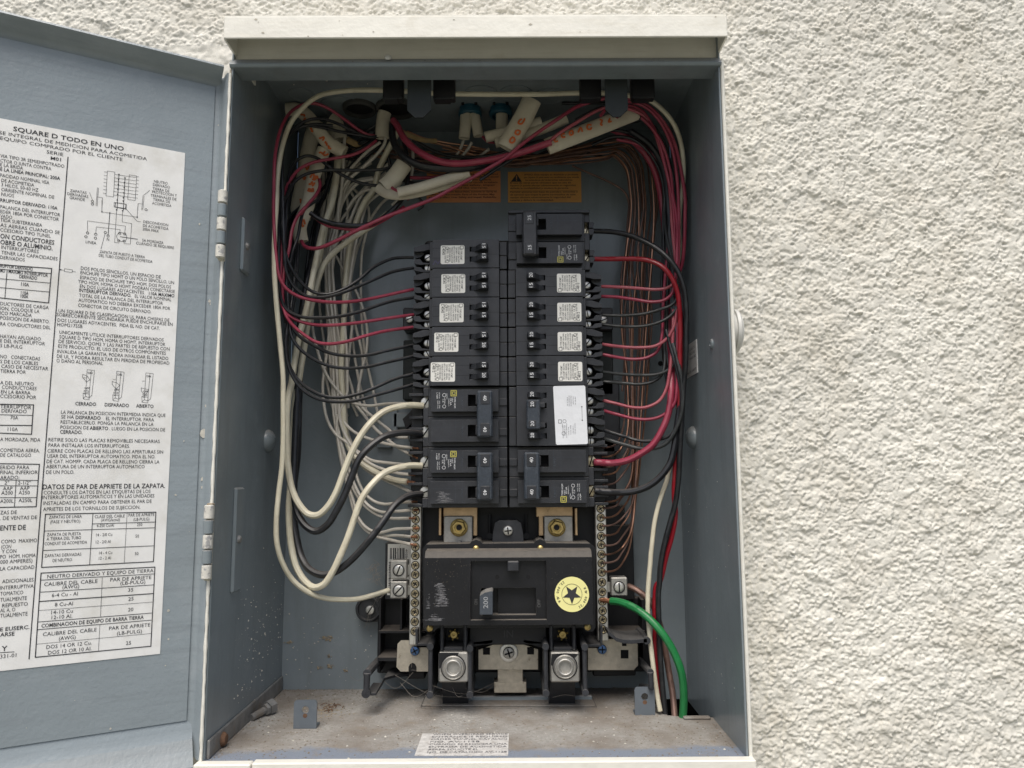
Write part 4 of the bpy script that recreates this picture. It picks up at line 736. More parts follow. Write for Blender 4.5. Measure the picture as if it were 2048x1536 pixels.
# large lugs at the bar ends
def lug(x0, y0, x1, y1, d, ang, strapx, lab):
    q = MB(); pbox(q, x0, y0, x1, y1, d-.014, d, .0008); o = q.build('side_lug', M['alu'], ptray); o['label'] = lab
    q = MB(); pbox(q, min(x1, strapx[0]), (y0*.7+y1*.3), max(x0, strapx[1]), (y0*.3+y1*.7), d-.013, d-.010, .0003) if 0 else pbox(q, strapx[0], y0*.75+y1*.25, strapx[1], y0*.2+y1*.8, d-.010, d-.007, .0004); q.build('strap', M['steel'], o)
    screw((x0+x1)/2, (y0+y1)/2+1, d+.0006, .0042, M['steel'], o, 'slot', ang, dome=.06)
    A = PX((x0+x1)/2, (y0+y1)/2+1, d+.0004); q = MB(); q.lathe(A, (0, -1, 0), [(.0050, 0), (.0050, .0003), (.0043, .0003), (.0043, 0)], 20, cap0=False, cap1=False); q.build('bore', M['hole'], o)
lug(780, 1121, 814, 1158, .060, 1.2, (808, 828), 'upper aluminium lug beside the barcode label')
lug(780, 1163, 814, 1197, .060, .8, (808, 828), 'lower aluminium lug holding a white wire')
lug(1222, 1155, 1255, 1192, .054, 1.6, (1205, 1226), 'aluminium lug beside the right terminal bar')
# bus stabs, lugs and nuts above the main breaker
b = MB(); pbox(b, 846, 1010, 1190, 1100, .030, .040); b.build('bus_recess', M['black_deep'], ptray)
for (bx0, bx1, lx0, lx1, sx0, sx1, tx0, tx1, nx_, mm) in ((886, 955, 887, 945, 946, 955, 877.5, 882.5, 918, 'brass'), (1072, 1146, 1088, 1146, 1077, 1087, 1150, 1155, 1113.5, 'brass')):
    b = MB(); pbox(b, bx0, 1012, bx1, 1034, .046, .052, .0006); pbox(b, sx0, 1030, sx1, 1072, .046, .0519, .0006); pbox(b, tx0, 1016, tx1, 1071, .040, .058, .0004); bus = b.build('bus_bar', M['brassbar'], ptray)
    b = MB(); pbox(b, lx0, 1032, lx1, 1092, .048, .0555, .0007); b.build('bus_lug', M['alu'], bus)
    A = PX(nx_, 1055, .0558); b = MB(); b.lathe(A, (0, -1, 0), [(.0076, 0), (.0076, .0012), (.0066, .0018)], 26); b.lathe(A+np.array((0, -.0016, 0)), (0, -1, 0), [(.0066, 0), (.0066, .0040), (.0056, .0052), (.0044, .0052), (.0036, .0040)], 6, phase=.3); b.lathe(A+np.array((0, -.002, 0)), (0, -1, 0), [(.0046, 0), (.0046, .0056), (.0034, .0056), (.0030, .0030)], 18); b.build('nut', M['brass'], bus)
    A = PX(nx_, 1055, .062); b = MB(); b.cyl(A, (0, -1, 0), .0024, .0006, 14); b.build('stud_end', M['hole'], bus)
    b = MB(); pbox(b, nx_-8, 1083, nx_+8, 1097, .055, .066, .002); b.build('retainer', M['black'], bus)
b = MB(); A = [PX(x, y, .062) for x, y in ((984, 1092), (986, 1066), (990, 1046), (998, 1041), (1034, 1041), (1042, 1046), (1046, 1066), (1048, 1092), (1037, 1086), (995, 1086))]; b.prism(A, (0, .016, 0)); cb = b.build('centre_bracket', M['black'], ptray); screw(1016, 1061.5, .064, .0042, M['steel'], cb, ang=.1)
for x_ in (980, 1052):
    b = MB(); A, B = PX(x_, 1028, .045), PX(x_, 1072, .045); b.tube([A, B], .0012, 8); b.cyl(B+np.array((0, .001, 0)), (0, -1, 0), .0026, .003, 14); b.build('pin', M['black_deep'], ptray)
# lower assembly: screw wells, lugs, straps, plates, ribs
for (x0, x1, hx, lx0, lx1, cx, cy, ux0, ux1, lab) in ((880, 934, 908, 876.5, 937, 906.5, 1335, 883, 931, 'left line lug'), (1099, 1152, 1125, 1100, 1160, 1130, 1333, 1102, 1151, 'right line lug')):
    w_ = MB(); pbox(w_, x0, 1250, x0+7, 1303, .03, .078, .001); pbox(w_, x1-7, 1250, x1, 1303, .03, .078, .001); pbox(w_, x0+7, 1294, x1-7, 1303, .03, .076, .001); pbox(w_, x0+7, 1250, x1-7, 1294, .03, .050); well = w_.build('screw_well', M['black'], ptray)
    A = PX(hx, 1268.5, .062); q = MB(); q.lathe(A, (0, -1, 0), [(.0034, 0), (.0034, .002), (.0028, .0026), (.0012, .0026), (.0010, .0010)], 12)
    for k in range(6):
        a = k*math.pi/3+.3; q.lathe(A+np.array((.0042*math.cos(a), 0, .0042*math.sin(a))), (0, -1, 0), [(.0009, 0), (.0009, .0018), (.0003, .0022)], 6)
    q.build('well_screw', M['brass'], well)
    q = MB(); pbox(q, lx0, 1304.5, lx1, 1365, .050, .082, .0012); lg = q.build('line_lug', M['alu'], ptray); lg['label'] = lab
    q = MB(); dy = .0003; pts = [(lx0+2, 1330), (lx0+4, 1308), (lx0+30, 1306.5), (lx1-3, 1308), (lx1-10, 1316), (lx0+40, 1312), (lx0+16, 1318), (lx0+8, 1334)] if lx0 > 1000 else [(lx0+1, 1305.5), (lx0+41, 1305.5), (lx0+38, 1314), (lx0+18, 1317), (lx0+8, 1330), (lx0+4, 1336), (lx0+1, 1338)]
    q.prism([PX(x, y, .0822) for x, y in pts], (0, .0002, 0)); q.build('paint_mark', M['black_deep'], lg, recalc=False)
    A = PX(cx, cy, .0822); q = MB(); q.lathe(A, (0, -1, 0), [(.0094, 0), (.0094, .0012), (.0086, .0020), (.0078, .0012), (.0070, .0012), (.0066, .0026), (.0058, .0030), (.0050, .0026), (.0046, -.002), (.0030, -.003), (.0005, -.0034)], 30, cap0=False); q.build('set_screw', M['alu'], lg, True)
    A = PX(cx, cy, .0822); q = MB(); q.lathe(A, (0, -1, 0), [(.0101, .0001), (.0101, .0005), (.0094, .0005)], 30, cap0=False, cap1=False); q.build('bore', M['hole'], lg)
    q = MB(); A = [PX(x, y, d) for x, y, d in ((ux0, 1360, .072), (ux1, 1360, .072))]; bz = PXZ((ux0+ux1)/2, 1407, .0013)
    q.add([(A[0][0], -.072, A[0][2]+.004), (A[1][0], -.072, A[1][2]+.004), (A[1][0]+.001, bz[1], .0013), (A[0][0]-.001, bz[1], .0013), (A[0][0], -.040, A[0][2]+.004), (A[1][0], -.040, A[1][2]+.004), (A[1][0]+.001, bz[1]+.02, .0013), (A[0][0]-.001, bz[1]+.02, .0013)], [(0, 1, 2, 3), (4, 5, 6, 7), (0, 4, 7, 3), (1, 5, 6, 2), (0, 1, 5, 4), (2, 3, 7, 6)]); q.build('lug_shield', M['black'], ptray)
def plate(name, pts, d, th, mt, holes=(), parent=ptray):
    q = MB(); q.prism([PX(x, y, d) for x, y in pts], (0, th, 0)); o = q.build(name, mt, parent)
    for h in holes:
        q = MB(); q.prism([PX(x, y, d+.0003) for x, y in h], (0, .0002, 0)); q.build('hole', M['hole'], o, recalc=False)
    return o
pl = plate('mounting_plate', [(795, 1288), (802, 1281), (833, 1281), (833, 1295), (860, 1295), (860, 1343), (801, 1343), (793, 1334)], .048, .0016, M['plate'], [[(817, 1343.2), (817, 1334), (820, 1328), (825, 1325.5), (830, 1328), (833, 1334), (833, 1343.2)]])
screw(829.6, 1302, .050, .0040, M['bluescrew'], pl, ang=.5)
pl = plate('mounting_plate', [(1176, 1296), (1200, 1296), (1200, 1280), (1205, 1278), (1264, 1279), (1275, 1288), (1276, 1331), (1267, 1340), (1176, 1340)], .048, .0016, M['plate'], [[(1241.5, 1300), (1257, 1300), (1257, 1317), (1241.5, 1317)], [(1244, 1279), (1253, 1279), (1253, 1292), (1244, 1292)]])
screw(1204.5, 1299, .050, .0040, M['bluescrew'], pl, ang=0)
pl = plate('ground_plate', [(957, 1300), (985, 1290), (1000, 1287), (1035, 1287), (1050, 1290), (1076, 1299), (1076, 1339), (957, 1339)], .050, .0025, M['plate'], [[(966, 1295), (980, 1295), (980, 1309.5), (966, 1309.5)], [(1054.5, 1294.5), (1068, 1294.5), (1068, 1309), (1054.5, 1309)]])
q = MB(); pbox(q, 995, 1338, 1046, 1366, .030, .044, .0005); pbox(q, 988, 1364, 1053, 1386, .030, .0445, .0005); q.build('tongue', M['plate'], pl)
A = PX(1017.5, 1305, .0503); q = MB(); q.lathe(A, (0, -1, 0), [(.0078, 0), (.0078, .0010), (.0070, .0014), (.0056, .0014)], 28); q.build('washer', M['steel'], pl, True); screw(1017.5, 1306, .0530, .0049, M['alu'], pl, ang=.3)
for (x_, yt, yb, d1) in ((861, 1292, 1388, .084), (940, 1296, 1388, .080), (1091, 1292, 1385, .086), (1169, 1293, 1384, .086)):
    q = MB(); A, B = PX(x_, yt, d1), PX(x_, yb, d1); q.box(A[0]-.0014, A[0]+.0014, -d1, -.012, B[2], A[2]); q.tube([(A[0], -d1, B[2]), (A[0], -d1, A[2])], .0018, 8)
    for p_ in (A, B): q.cyl((A[0], -.030, p_[2]), (0, -1, 0), .0027, d1-.027, 14)
    q.build('barrier_rib', M['black'], ptray, True)
b = MB(); pbox(b, 938, 1253, 1094, 1290, .03, .066, .001); b.prism([PX(x, y, .066) for x, y in ((938, 1300), (950, 1293), (985, 1285), (985, 1280), (938, 1286))], (0, .03, 0)); b.prism([PX(x, y, .066) for x, y in ((1047, 1280), (1047, 1284), (1085, 1296), (1094, 1300), (1094, 1286))], (0, .03, 0)); b.build('lower_cover', M['black_deep'], ptray)
t = MB(); A = PX(1008, 1275, .0663); put_text(t, 'IN', A, (1, 0, 0), (0, 0, 1), .006); t.build('moulded_letters', M['black'], ptray, recalc=False)
# wire guides left and right
def guide(pts, d0, d1, th=.0018, name='wire_guide'):
    q = MB(); P0 = [PX(x, y, d1) for x, y in pts]
    for a, c in zip(P0[:-1], P0[1:]):
        a = np.array(a); c = np.array(c); t_ = (c-a)/np.linalg.norm(c-a); nn = np.cross(t_, (0, 1, 0))*th/2
        q.prism([a-nn, c-nn, c+nn, a+nn], (0, d1-d0, 0))
    q.build(name, M['black'], ptray)
guide([(862, 1289), (833, 1289), (833, 1258)], .03, .066); guide([(1172, 1291), (1203, 1291), (1203, 1250)], .03, .066)
q = MB(); A = PX(757, 1321, .030); B = PX(734, 1347, .082); q.tube([A, B], .0034, 10); C_ = PX(732.5, 1386, .082); q.tube([B, C_], .0026, 10); q.cyl(C_+np.array((0, .002, 0)), (0, -1, 0), .0036, .004, 12)
D_ = PX(752, 1386, .080); E_ = PX(768, 1356, .060); F_ = PX(790, 1350, .040); G_ = PX(848, 1345, .02)
for p0, p1 in ((C_, D_), (D_, E_), (E_, F_), (F_, G_)): q.add([np.array(p0), np.array(p1), np.array(p1)+(0, .03, 0), np.array(p0)+(0, .03, 0), np.array(p0)-(0, 0, .002), np.array(p1)-(0, 0, .002), np.array(p1)+(0, .03, -.002), np.array(p0)+(0, .03, -.002)], [(0, 1, 2, 3), (4, 5, 6, 7), (0, 1, 5, 4), (1, 2, 6, 5), (2, 3, 7, 6), (3, 0, 4, 7)])
q.build('wire_guide', M['black'], ptray)
q = MB(); Pn = [PX(x, y, .078) for x, y in ((1216, 1262), (1222, 1266), (1232, 1275), (1246, 1279), (1262, 1280), (1294, 1277))]
for a, c in zip(Pn[:-1], Pn[1:]): q.prism([a, c, np.array(c)-(0, 0, .003), np.array(a)-(0, 0, .003)], (0, .036, 0))
q.cyl(Pn[-1]-np.array((0, 0, .0018)), (0, 1, 0), .0030, .04, 12); q.build('wire_guide', M['black'], ptray)
q = MB(); A, B = PX(1279, 1320, .030), PX(1301, 1345, .082); q.tube([A, B], .0028, 10); C_ = PX(1303, 1376, .082); q.tube([B, C_], .0022, 8); D_ = PX(1282, 1372, .04); q.tube([C_, D_], .0022, 8); q.build('wire_guide', M['black'], ptray)
b = MB(); pbox(b, 1186, 1340, 1272, 1352, .006, .030, .001); pbox(b, 815, 1343, 850, 1358, .006, .030, .001); b.build('tray_foot', M['black_deep'], ptray)

# ------------------------------------------------------------------ branch breakers
XC = PX(1015.5, 700, .078)[0]; Z0, PITCH_Z = .1644, .0256
mm_ = .001
class LB_:
    """mesh builder in a breaker's own axes: u outward from the centre line, v up from its bottom, w forward from the back wall (millimetres)"""
    def __init__(s, side, k): s.side = side; s.z = Z0+PITCH_Z*k; s.mb = MB()
    def pt(s, u, v, w): return np.array((XC+s.side*u*mm_, -w*mm_, s.z+v*mm_))
    def box(s, u0, u1, v0, v1, w0, w1, c=0, m=None): A, B = s.pt(u0, v0, w0), s.pt(u1, v1, w1); s.mb.box(A[0], B[0], A[1], B[1], A[2], B[2], c*mm_, m); return s
    def uw(s, pts, v0, v1, m=None): s.mb.prism([s.pt(u, v0, w) for u, w in pts], (0, 0, (v1-v0)*mm_), m); return s
    def uv(s, pts, w0, w1, m=None): s.mb.prism([s.pt(u, v, w0) for u, v in pts], (0, -(w1-w0)*mm_, 0), m); return s
    def text(s, tx, u, v, w, cap, width=None, bold=False, align='c'):
        right = (0, 0, 1) if s.side > 0 else (0, 0, -1); up_ = (-s.side, 0, 0)
        put_text(s.mb, tx, s.pt(u, v, w), right, up_, cap*mm_, None if width is None else width*mm_, bold, align)
    def done(s, name, mt, parent, smooth=False, recalc=True): return s.mb.build(name, mt, parent, smooth, recalc)
def faceplate(L, u0, u1, v0, v1, w0, w1, sl):
    """front plate with real slot openings sl = [(ua, ub, va, vb)] sharing one u-range"""
    ua, ub = sl[0][0], sl[0][1]; L.box(u0, ua, v0, v1, w0, w1); L.box(ub, u1, v0, v1, w0, w1)
    v = v0
    for (_, _, va, vb) in sorted(sl, key=lambda q: q[2]): L.box(ua, ub, v, va, w0, w1); v = vb
    L.box(ua, ub, v, v1, w0, w1)
def toggle(root, side, k, vc, num, v_half=2.3, du=0):
    L = LB_(side, k); L.uw([(16.8+du, 71), (16.8+du, 86.4), (17.6+du, 87.4), (22.0+du, 87.4), (23.2+du, 86.6), (27.2+du, 79.6), (31.8+du, 76.4), (31.8+du, 71)], vc-v_half, vc+v_half); o = L.done('toggle', M['black'], root)
    L = LB_(side, k); L.text(str(num), 21.4+du, vc, 87.55, 2.9, 4.0); L.done('number', M['white_ink'], o, recalc=False)
def shrouds(root, side, k, v0, screws, u0=67.6):
    """terminal housings of one tandem unit (25.4 mm)"""
    L = LB_(side, k); L.box(u0-.2, u0+12.5, v0+.3, v0+25.1, 30, 44); L.done('terminal_base', M['black_deep'], root)
    L = LB_(side, k); L.uv([(u0, v0+25.0), (u0+6, v0+25.0), (u0+14.6, v0+22), (u0+15, v0+18.6), (u0+8, v0+18.6), (u0, v0+20.5)], 44, 66); L.uv([(u0+6.5, v0+24.0), (u0+15, v0+21), (u0+15.4, v0+16), (u0+13.5, v0+14), (u0+9, v0+15.5), (u0+6.5, v0+18)], 40, 60); L.done('shroud', M['black'], root)
    L = LB_(side, k); L.uv([(u0, v0+8.4), (u0+7, v0+9), (u0+9.5, v0+12.2), (u0+14.6, v0+12.2), (u0+14.6, v0+8.8), (u0+13, v0+7.6), (u0+9, v0+7.2), (u0, v0+7.6)], 44, 64); L.done('shroud', M['black'], root)
    L = LB_(side, k); L.uv([(u0, v0+.6), (u0+8, v0+.6), (u0+14.6, v0+2.0), (u0+14.6, v0+5.4), (u0+8.5, v0+4.6), (u0+6.5, v0+2.6), (u0, v0+2.0)], 44, 64); L.done('shroud', M['black'], root)
    for vs_, sc in ((v0+14.4, 1), (v0+5.0, 1)):
        C_ = LB_(side, k).pt(u0+2.6, vs_, 60); q = MB(); q.lathe(C_+np.array((0, .008, 0)), (0, -1, 0), [(.0026, 0), (.0026, .006), (.0034, .006), (.0036, .0082), (.0028, .0092), (.0004, .0096)], 16)
        s2 = MB(); slots(s2, C_, .0033, 'slot', random.uniform(.4, 2.2), .0018, .0008); bs = len(q.v); q.v += s2.v; q.f += [[bs+i for i in f_] for f_ in s2.f]; q.m += [1]*len(s2.f); q.build('terminal_screw', [M['steel'], M['hole']], root, True)
STK = [('D TYPE HOMT', 1.5, .62), ('TIPO HOMT 10kA SWD', 1.2, .9), ('120/240V~ 50/60Hz', 1.2, .84), ('60/75 C CU-AL WIRE ONLY', 1.2, .92), ('TORQUE 36 LB-IN 4 N.M', 1.2, .9), ('USE WITH HOM PANELS', 1.2, .8), ('LISTED   C.B.  LR', 1.3, .72), ('ISSUE NO. CTL  RATED TYPE', 1.2, .92), ('L-4545', 1.9, .42)]
def sticker(root, side, k, u0, u1, v0, v1, w, code, skew=0.0):
    L = LB_(side, k); r_ = 1.2
    pts = [(u0+r_, v0), (u1-r_, v0+skew), (u1-.3*r_, v0+.3*r_+skew), (u1, v0+r_+skew), (u1, v1-r_+skew), (u1-.3*r_, v1-.3*r_+skew), (u1-r_, v1+skew), (u0+r_, v1), (u0+.3*r_, v1-.3*r_), (u0, v1-r_), (u0, v0+r_), (u0+.3*r_, v0+.3*r_)]
    L.uv(pts, w+.03, w+.13); o = L.done('rating_sticker', M['sticker'], root)
    L = LB_(side, k); n = len(STK); vm = (v0+v1)/2; H_ = v1-v0
    for i, (s_, c, wd) in enumerate(STK):
        if i == n-1: s_ = code
        u = u0+1.9+(u1-u0-3.2)*(i+.9)/n
        L.text(s_, u, vm if i < n-1 else vm+(H_*.22 if side < 0 else -H_*.22), w+.18, c*1.1, H_*wd*.95 if i < n-1 else H_*.46, bold=True)
    for cc, rr in ((u0+(u1-u0)*.72, 1.25), ):
        for vv in (vm+H_*.34, vm-H_*.36):
            L.mb.ribbon([L.pt(cc+rr*math.cos(a), vv+rr*math.sin(a), w+.18) for a in np.linspace(0, 2*math.pi, 15)], .0003, (0, -1, 0))
    sq = vm+(H_*.38 if side < 0 else -H_*.38); L.mb.ribbon([L.pt(u0+2.3+a, sq+c, w+.18) for a, c in ((-1.3, -1.3), (1.3, -1.3), (1.3, 1.3), (-1.3, 1.3), (-1.3, -1.3))], .00035, (0, -1, 0))
    L.done('print', M['ink'], o, recalc=False)
ORD = ['top', 'second', 'third', 'fourth', 'fifth']
def tandem(side, k, amps, su, code, label, group, mark=False):
    root = thing('tandem_breaker', label, 'circuit breaker', group=group)
    L = LB_(side, k); L.box(7.2, 64.5, .35, 25.2, 30, 70, .3); L.box(64.4, 67.6, .6, 25.0, 30, 73.5, .3); faceplate(L, 7.2, 64.5, .35, 25.2, 70, 78, [(16.5, 32.6, 14.3, 18.9), (16.5, 32.6, 5.5, 10.1)]); L.done('body', M['black'], root)
    L = LB_(side, k); L.box(.4, 7.0, .5, 12.4, 30, 72.5, .4); L.box(.4, 7.0, 12.7, 25.0, 30, 72.5, .4); L.done('inner_end', M['black'], root)
    L = LB_(side, k); L.box(16.6, 32.5, 5.6, 18.8, 70.02, 70.3); L.done('slot_floor', M['hole'], root)  # slot bottom coloured black to stand for the shade in it
    L = LB_(side, k)
    for v in (8.9, 17.6): L.mb.ribbon([L.pt(33, v, 78.04), L.pt(64.4, v, 78.04)], .00025, (0, -1, 0))
    L.mb.ribbon([L.pt(7.3, 12.2, 78.04), L.pt(16.4, 12.2, 78.04)], .00025, (0, -1, 0)); L.done('mould_line', M['hole'], root, recalc=False)
    toggle(root, side, k, 16.6, amps[0]); toggle(root, side, k, 7.8, amps[1])
    sticker(root, side, k, su, su+20.6, 3.6, 20.2, 78, code, skew=random.uniform(-.15, .15)); shrouds(root, side, k, 0, 2)
    if mark:
        L = LB_(side, k); P_ = [(64, 3), (62, 7), (60, 3.5), (58, 7), (56, 3), (53, 4.5), (50, 2.5), (46, 4), (43, 2.8)]; L.mb.ribbon([L.pt(u, v, 78.06) for u, v in P_], .0009, (0, -1, 0)); L.done('marker_scribble', M['purple'], root, recalc=False)
    return root
def brand_print(L, u, v, w, code):
    """white printing block and yellow square on a full-size breaker; v is the middle of the pole"""
    sg = 1 if L.side > 0 else -1
    for i, (s_, wd, c, du_, dv) in enumerate((('TYPE HOM', 9.5, 1.35, 0, 1.6), ('TIPO', 4, .9, 1.8, -.6), ('10 kA', 5.6, 1.3, 3.3, 1.2), ('120/240 V~', 7, .8, 4.8, 1.6), ('60/75C', 5, .8, 6.4, -3.5), ('LISTED', 5.4, 1.0, 8.4, .4), ('C.B.', 3.2, 1.0, 9.8, .2), ('SUIT. TYPE', 6.5, .8, 12.6, 3.4), ('HACR CU-AL', 6.8, .8, 14.0, 3.4), ('ISSUE NO.', 5.4, .8, 12.8, -4.2), ('L-4289', 5.0, 1.1, 14.8, -4.2))):
        L.text(s_, u+du_+1, v+dv*sg, w, c, wd)
    for du_, dv, rr in ((9.3, -4.6, 1.45), (9.3, 5.0, 1.35)):
        L.mb.ribbon([L.pt(u+du_+rr*math.cos(a), v+sg*dv+rr*math.sin(a), w) for a in np.linspace(0, 2*math.pi, 15)], .0004, (0, -1, 0))
def double_pole(side, k, amps, printed, label, group, tie='tie', hooks=False):
    root = thing('double_pole_breaker', label, 'circuit breaker', group=group)
    ue = 72.5
    L = LB_(side, k); L.box(.8, 68, .3, 25.4, 30, 70, .4); L.box(.8, 68, 25.7, 51.0, 30, 70, .4)
    for va, vb in ((.4, 8.4), (18.4, 33.6), (43.4, 50.9)): L.box(67.8, ue, va, vb, 30, 69, .4)
    for v in (0, 25.5): L.box(.9, 7.6, v+9.5, v+15.5, 69.8, 71.5, .2)
    if hooks: L.box(.8, 72.5, 50.8, 53.6, 30, 73, .4)
    body = L.done('body', M['black'], root)
    for p in (0, 1):
        v = 25.5*p; L = LB_(side, k); faceplate(L, 8, 65, v+4.0, v+22.6, 70, 78, [(26.2, 33.8, v+8.4, v+18.2)]); pl_ = L.done('pole_cover', M['black'], root)
        L = LB_(side, k); L.box(26.0, 34.0, v+8.2, v+18.4, 69.9, 70.4); L.done('slot', M['hole'], pl_)
        L = LB_(side, k); 
        for u in (38, 44): L.mb.ribbon([L.pt(u, v+4.4, 78.04), L.pt(u, v+22.2, 78.04)], .00022, (0, -1, 0))
        L.mb.ribbon([L.pt(34.2, v+16.4, 78.04), L.pt(64.6, v+16.4, 78.04)], .00022, (0, -1, 0))
        L.text('OFF', 39.8, v+12.5, 78.05, 2.0, 7); L.done('moulded_marks', M['tie'], pl_, recalc=False); L = LB_(side, k); L.text('ON', 10.6, v+12.5, 78.05, 2.0, 5); L.done('moulded_on', M['tie'], pl_, recalc=False)
        # toggle leg under the tie
        L = LB_(side, k); L.box(22.5, 27.0, v+9.4, v+17.2, 71, 86, .4); L.done('toggle_leg', M['black'], root)
        if p == printed:
            L = LB_(side, k); brand_print(L, 44.5, v+13.3, 78.08, ''); L.done('print', M['white_ink'], pl_, recalc=False)
            L = LB_(side, k); sg = 1 if side > 0 else -1; vc = v+13.3-6.2*sg; uc = 45.8
            for h_ in (2.3, 1.15): L.mb.ribbon([L.pt(uc+a*h_, vc+c*h_, 78.08) for a, c in ((-1, -1), (1, -1), (1, 1), (-1, 1), (-1, -1))], .0006 if h_ > 2 else .0005, (0, -1, 0))
            L.done('square_emblem', M['yellow_ink'], pl_, recalc=False)
        C_ = LB_(side, k).pt(71.0, v+13.4, 60); q = MB(); q.lathe(C_+np.array((0, .004, 0)), (0, -1, 0), [(.0052, 0), (.0052, .0032), (.0045, .0042), (.0004, .0046)], 18); s2 = MB(); slots(s2, C_, .0048, 'slot', random.uniform(.3, 1.4), .0009, .0010); bs = len(q.v); q.v += s2.v; q.f += [[bs+i for i in f_] for f_ in s2.f]; q.m += [1]*len(s2.f)
        q.build('terminal_screw', [M['steel'] if side < 0 else M['screwbrass'], M['hole']], root, True)
        if hooks:
            L = LB_(side, k)
            for hv in (19.2, 13.0): L.uv([(72.4, v+hv), (76, v+hv), (77.2, v+hv-1.2), (76.4, v+hv-3.4), (76, v+hv-5.2), (72.4, v+hv-5.2)], 50, 66)
            L.done('hook', M['black'], root)
    L = LB_(side, k); L.box(12.8, 25.6, 7.0, 45.8, 84, 92, 1.3); th = L.done('handle_tie', M[tie], root)
    for p in (0, 1):
        v = 8.2+p*26.0; L = LB_(side, k); L.box(15.2, 22.6, v, v+10.4, 91.5, 92.5, .3); pq = L.done('rating_plaque', M['black'], th)
        L = LB_(side, k); L.text(str(amps), 20.4, v+5.2, 92.62, 2.9, 4.4); L.done('number', M['white_ink'], pq, recalc=False)
    return root
LG, RG = 'tandem breakers in the left column', 'tandem breakers in the right column'
for i, (am, su, code) in enumerate((((15, 15), 37.0, 'L-4545'), ((15, 15), 36.3, 'L-4545'), ((15, 15), 37.6, 'L-4545'), ((15, 20), 42.0, 'L-4812'), ((15, 20), 44.8, 'L-4812'))):
    tandem(-1, 8-i, am, su, code, '%s tandem breaker from top in left column, handles marked %d and %d' % (ORD[i].capitalize() if i else 'First', am[0], am[1]), LG, i == 0)
for i in range(4):
    tandem(1, 7-i, (20, 15), 42.6, 'L-4812', '%s tandem breaker from top in right column, handles marked 20 and 15' % ['First', 'Second', 'Third', 'Fourth'][i], RG)
double_pole(-1, 2, 40, 1, 'upper 40 amp double breaker in left column, just below the tandem breakers', 'double-pole 40 amp breakers')
double_pole(-1, 0, 40, 1, 'lowest 40 amp double breaker in left column, with dusty scuff', 'double-pole 40 amp breakers')
double_pole(1, 0, 40, 0, '40 amp double breaker at the bottom of right column', 'double-pole 40 amp breakers')
double_pole(1, 8, 25, 0, '25 amp double breaker at the top of right column', None, 'black', True)
# scuff on the lowest left breaker
# quad breaker with the white label
root = thing('quad_breaker', 'four-handle 20 amp breaker with large white label in right column', 'circuit breaker')
L = LB_(1, 2); SV = (8.6, 17.3, 34.1, 42.8); L.box(7.2, 66, .35, 50.9, 30, 70, .3); faceplate(L, 7.2, 66, .35, 50.9, 70, 78, [(16.5, 32.6, v-2.3, v+2.3) for v in SV]); L.box(65.9, 68, .6, 50.6, 30, 73, .3); L.done('body', M['black'], root)
L = LB_(1, 2); L.box(.8, 7.0, .5, 25.2, 30, 72.5, .4); L.box(.8, 7.0, 25.6, 50.6, 30, 72.5, .4); L.done('inner_end', M['black'], root)
L = LB_(1, 2); L.box(16.6, 32.5, 6, 46, 70.02, 70.3); L.done('slot_floor', M['hole'], root)
for v in (8.6, 42.8): toggle(root, 1, 2, v, 20)
L = LB_(1, 2); L.box(15.4, 26.6, 13.4, 38.2, 82, 89.0, 1.0); th = L.done('handle_tie', M['tie'], root)
L = LB_(1, 2)
for v in (17.3, 34.1): L.box(23, 31, v-2, v+2, 71, 83, .3)
L.done('toggle_leg', M['black'], root)
for v in (15.4, 31.6):
    L = LB_(1, 2); L.box(17.0, 23.2, v, v+5.4, 88.5, 89.4, .3); pq = L.done('rating_plaque', M['black'], th); L = LB_(1, 2); L.text('20', 21.5, v+2.7, 89.55, 2.9, 4.2); L.done('number', M['white_ink'], pq, recalc=False)
L = LB_(1, 2); L.uv([(38.2, 49.6), (39, 50.6), (64.4, 51.0), (65.4, 50.2), (66.8, 2.6), (66, 1.6), (41.0, 1.0), (40, 1.8)], 78.03, 78.2); ql = L.done('white_label', M['foil'], root)
L = LB_(1, 2)
for i, (s_, u, v, wd, c) in enumerate((('SQUARE D TYPE HOMT', 46.5, 12, 11, .8), ('COMMON TRIP', 48.0, 13, 9, .8), ('INTERIOR TERMINALS', 49.5, 13, 12, .8), ('HACR TYPE', 51.2, 12.5, 7, .8), ('CU-AL WIRE', 53, 13.5, 8, .8), ('120/240 V~', 55, 14, 8, .8), ('10 kA SWD', 56.6, 14.5, 9, .8), ('LISTED', 46, 17, 4, .7), ('40 A MAX', 50.5, 37.5, 7.5, .8), ('USE COPPER OR', 52, 38, 9, .8), ('ALUMINUM WIRE', 53.6, 38, 9, .8), ('60/75C', 55.4, 38.5, 7, .8), ('36 LB-IN', 57.2, 38, 6.5, .8))): L.text(s_, u, v, 78.3, c, wd)
L.mb.ribbon([L.pt(62.4, 21.5, 78.3), L.pt(62.2, 33, 78.3)], .0003, (0, -1, 0))
for u, v in ((62.4, 21.5), (62.2, 33)): L.mb.add([L.pt(u+.6*math.cos(a), v+.6*math.sin(a), 78.3) for a in np.linspace(0, 2*math.pi, 11)[:-1]], [tuple(range(10))])
for u, v, rr in ((46.6, 10.6, 1.5), (47.4, 20.8, 1.4)): L.mb.ribbon([L.pt(u+rr*math.cos(a), v+rr*math.sin(a), 78.3) for a in np.linspace(0, 2*math.pi, 15)], .0003, (0, -1, 0))
L.mb.ribbon([L.pt(43.6+a, 20.6+c, 78.3) for a, c in ((-1.2, -1.4), (1.2, -1.4), (1.2, 1.4), (-1.2, 1.4), (-1.2, -1.4))], .0004, (0, -1, 0)); L.done('print', M['inkf'], ql, recalc=False)
shrouds(root, 1, 2, 0, 2, 68.2); shrouds(root, 1, 2, 25.5, 2, 68.2)

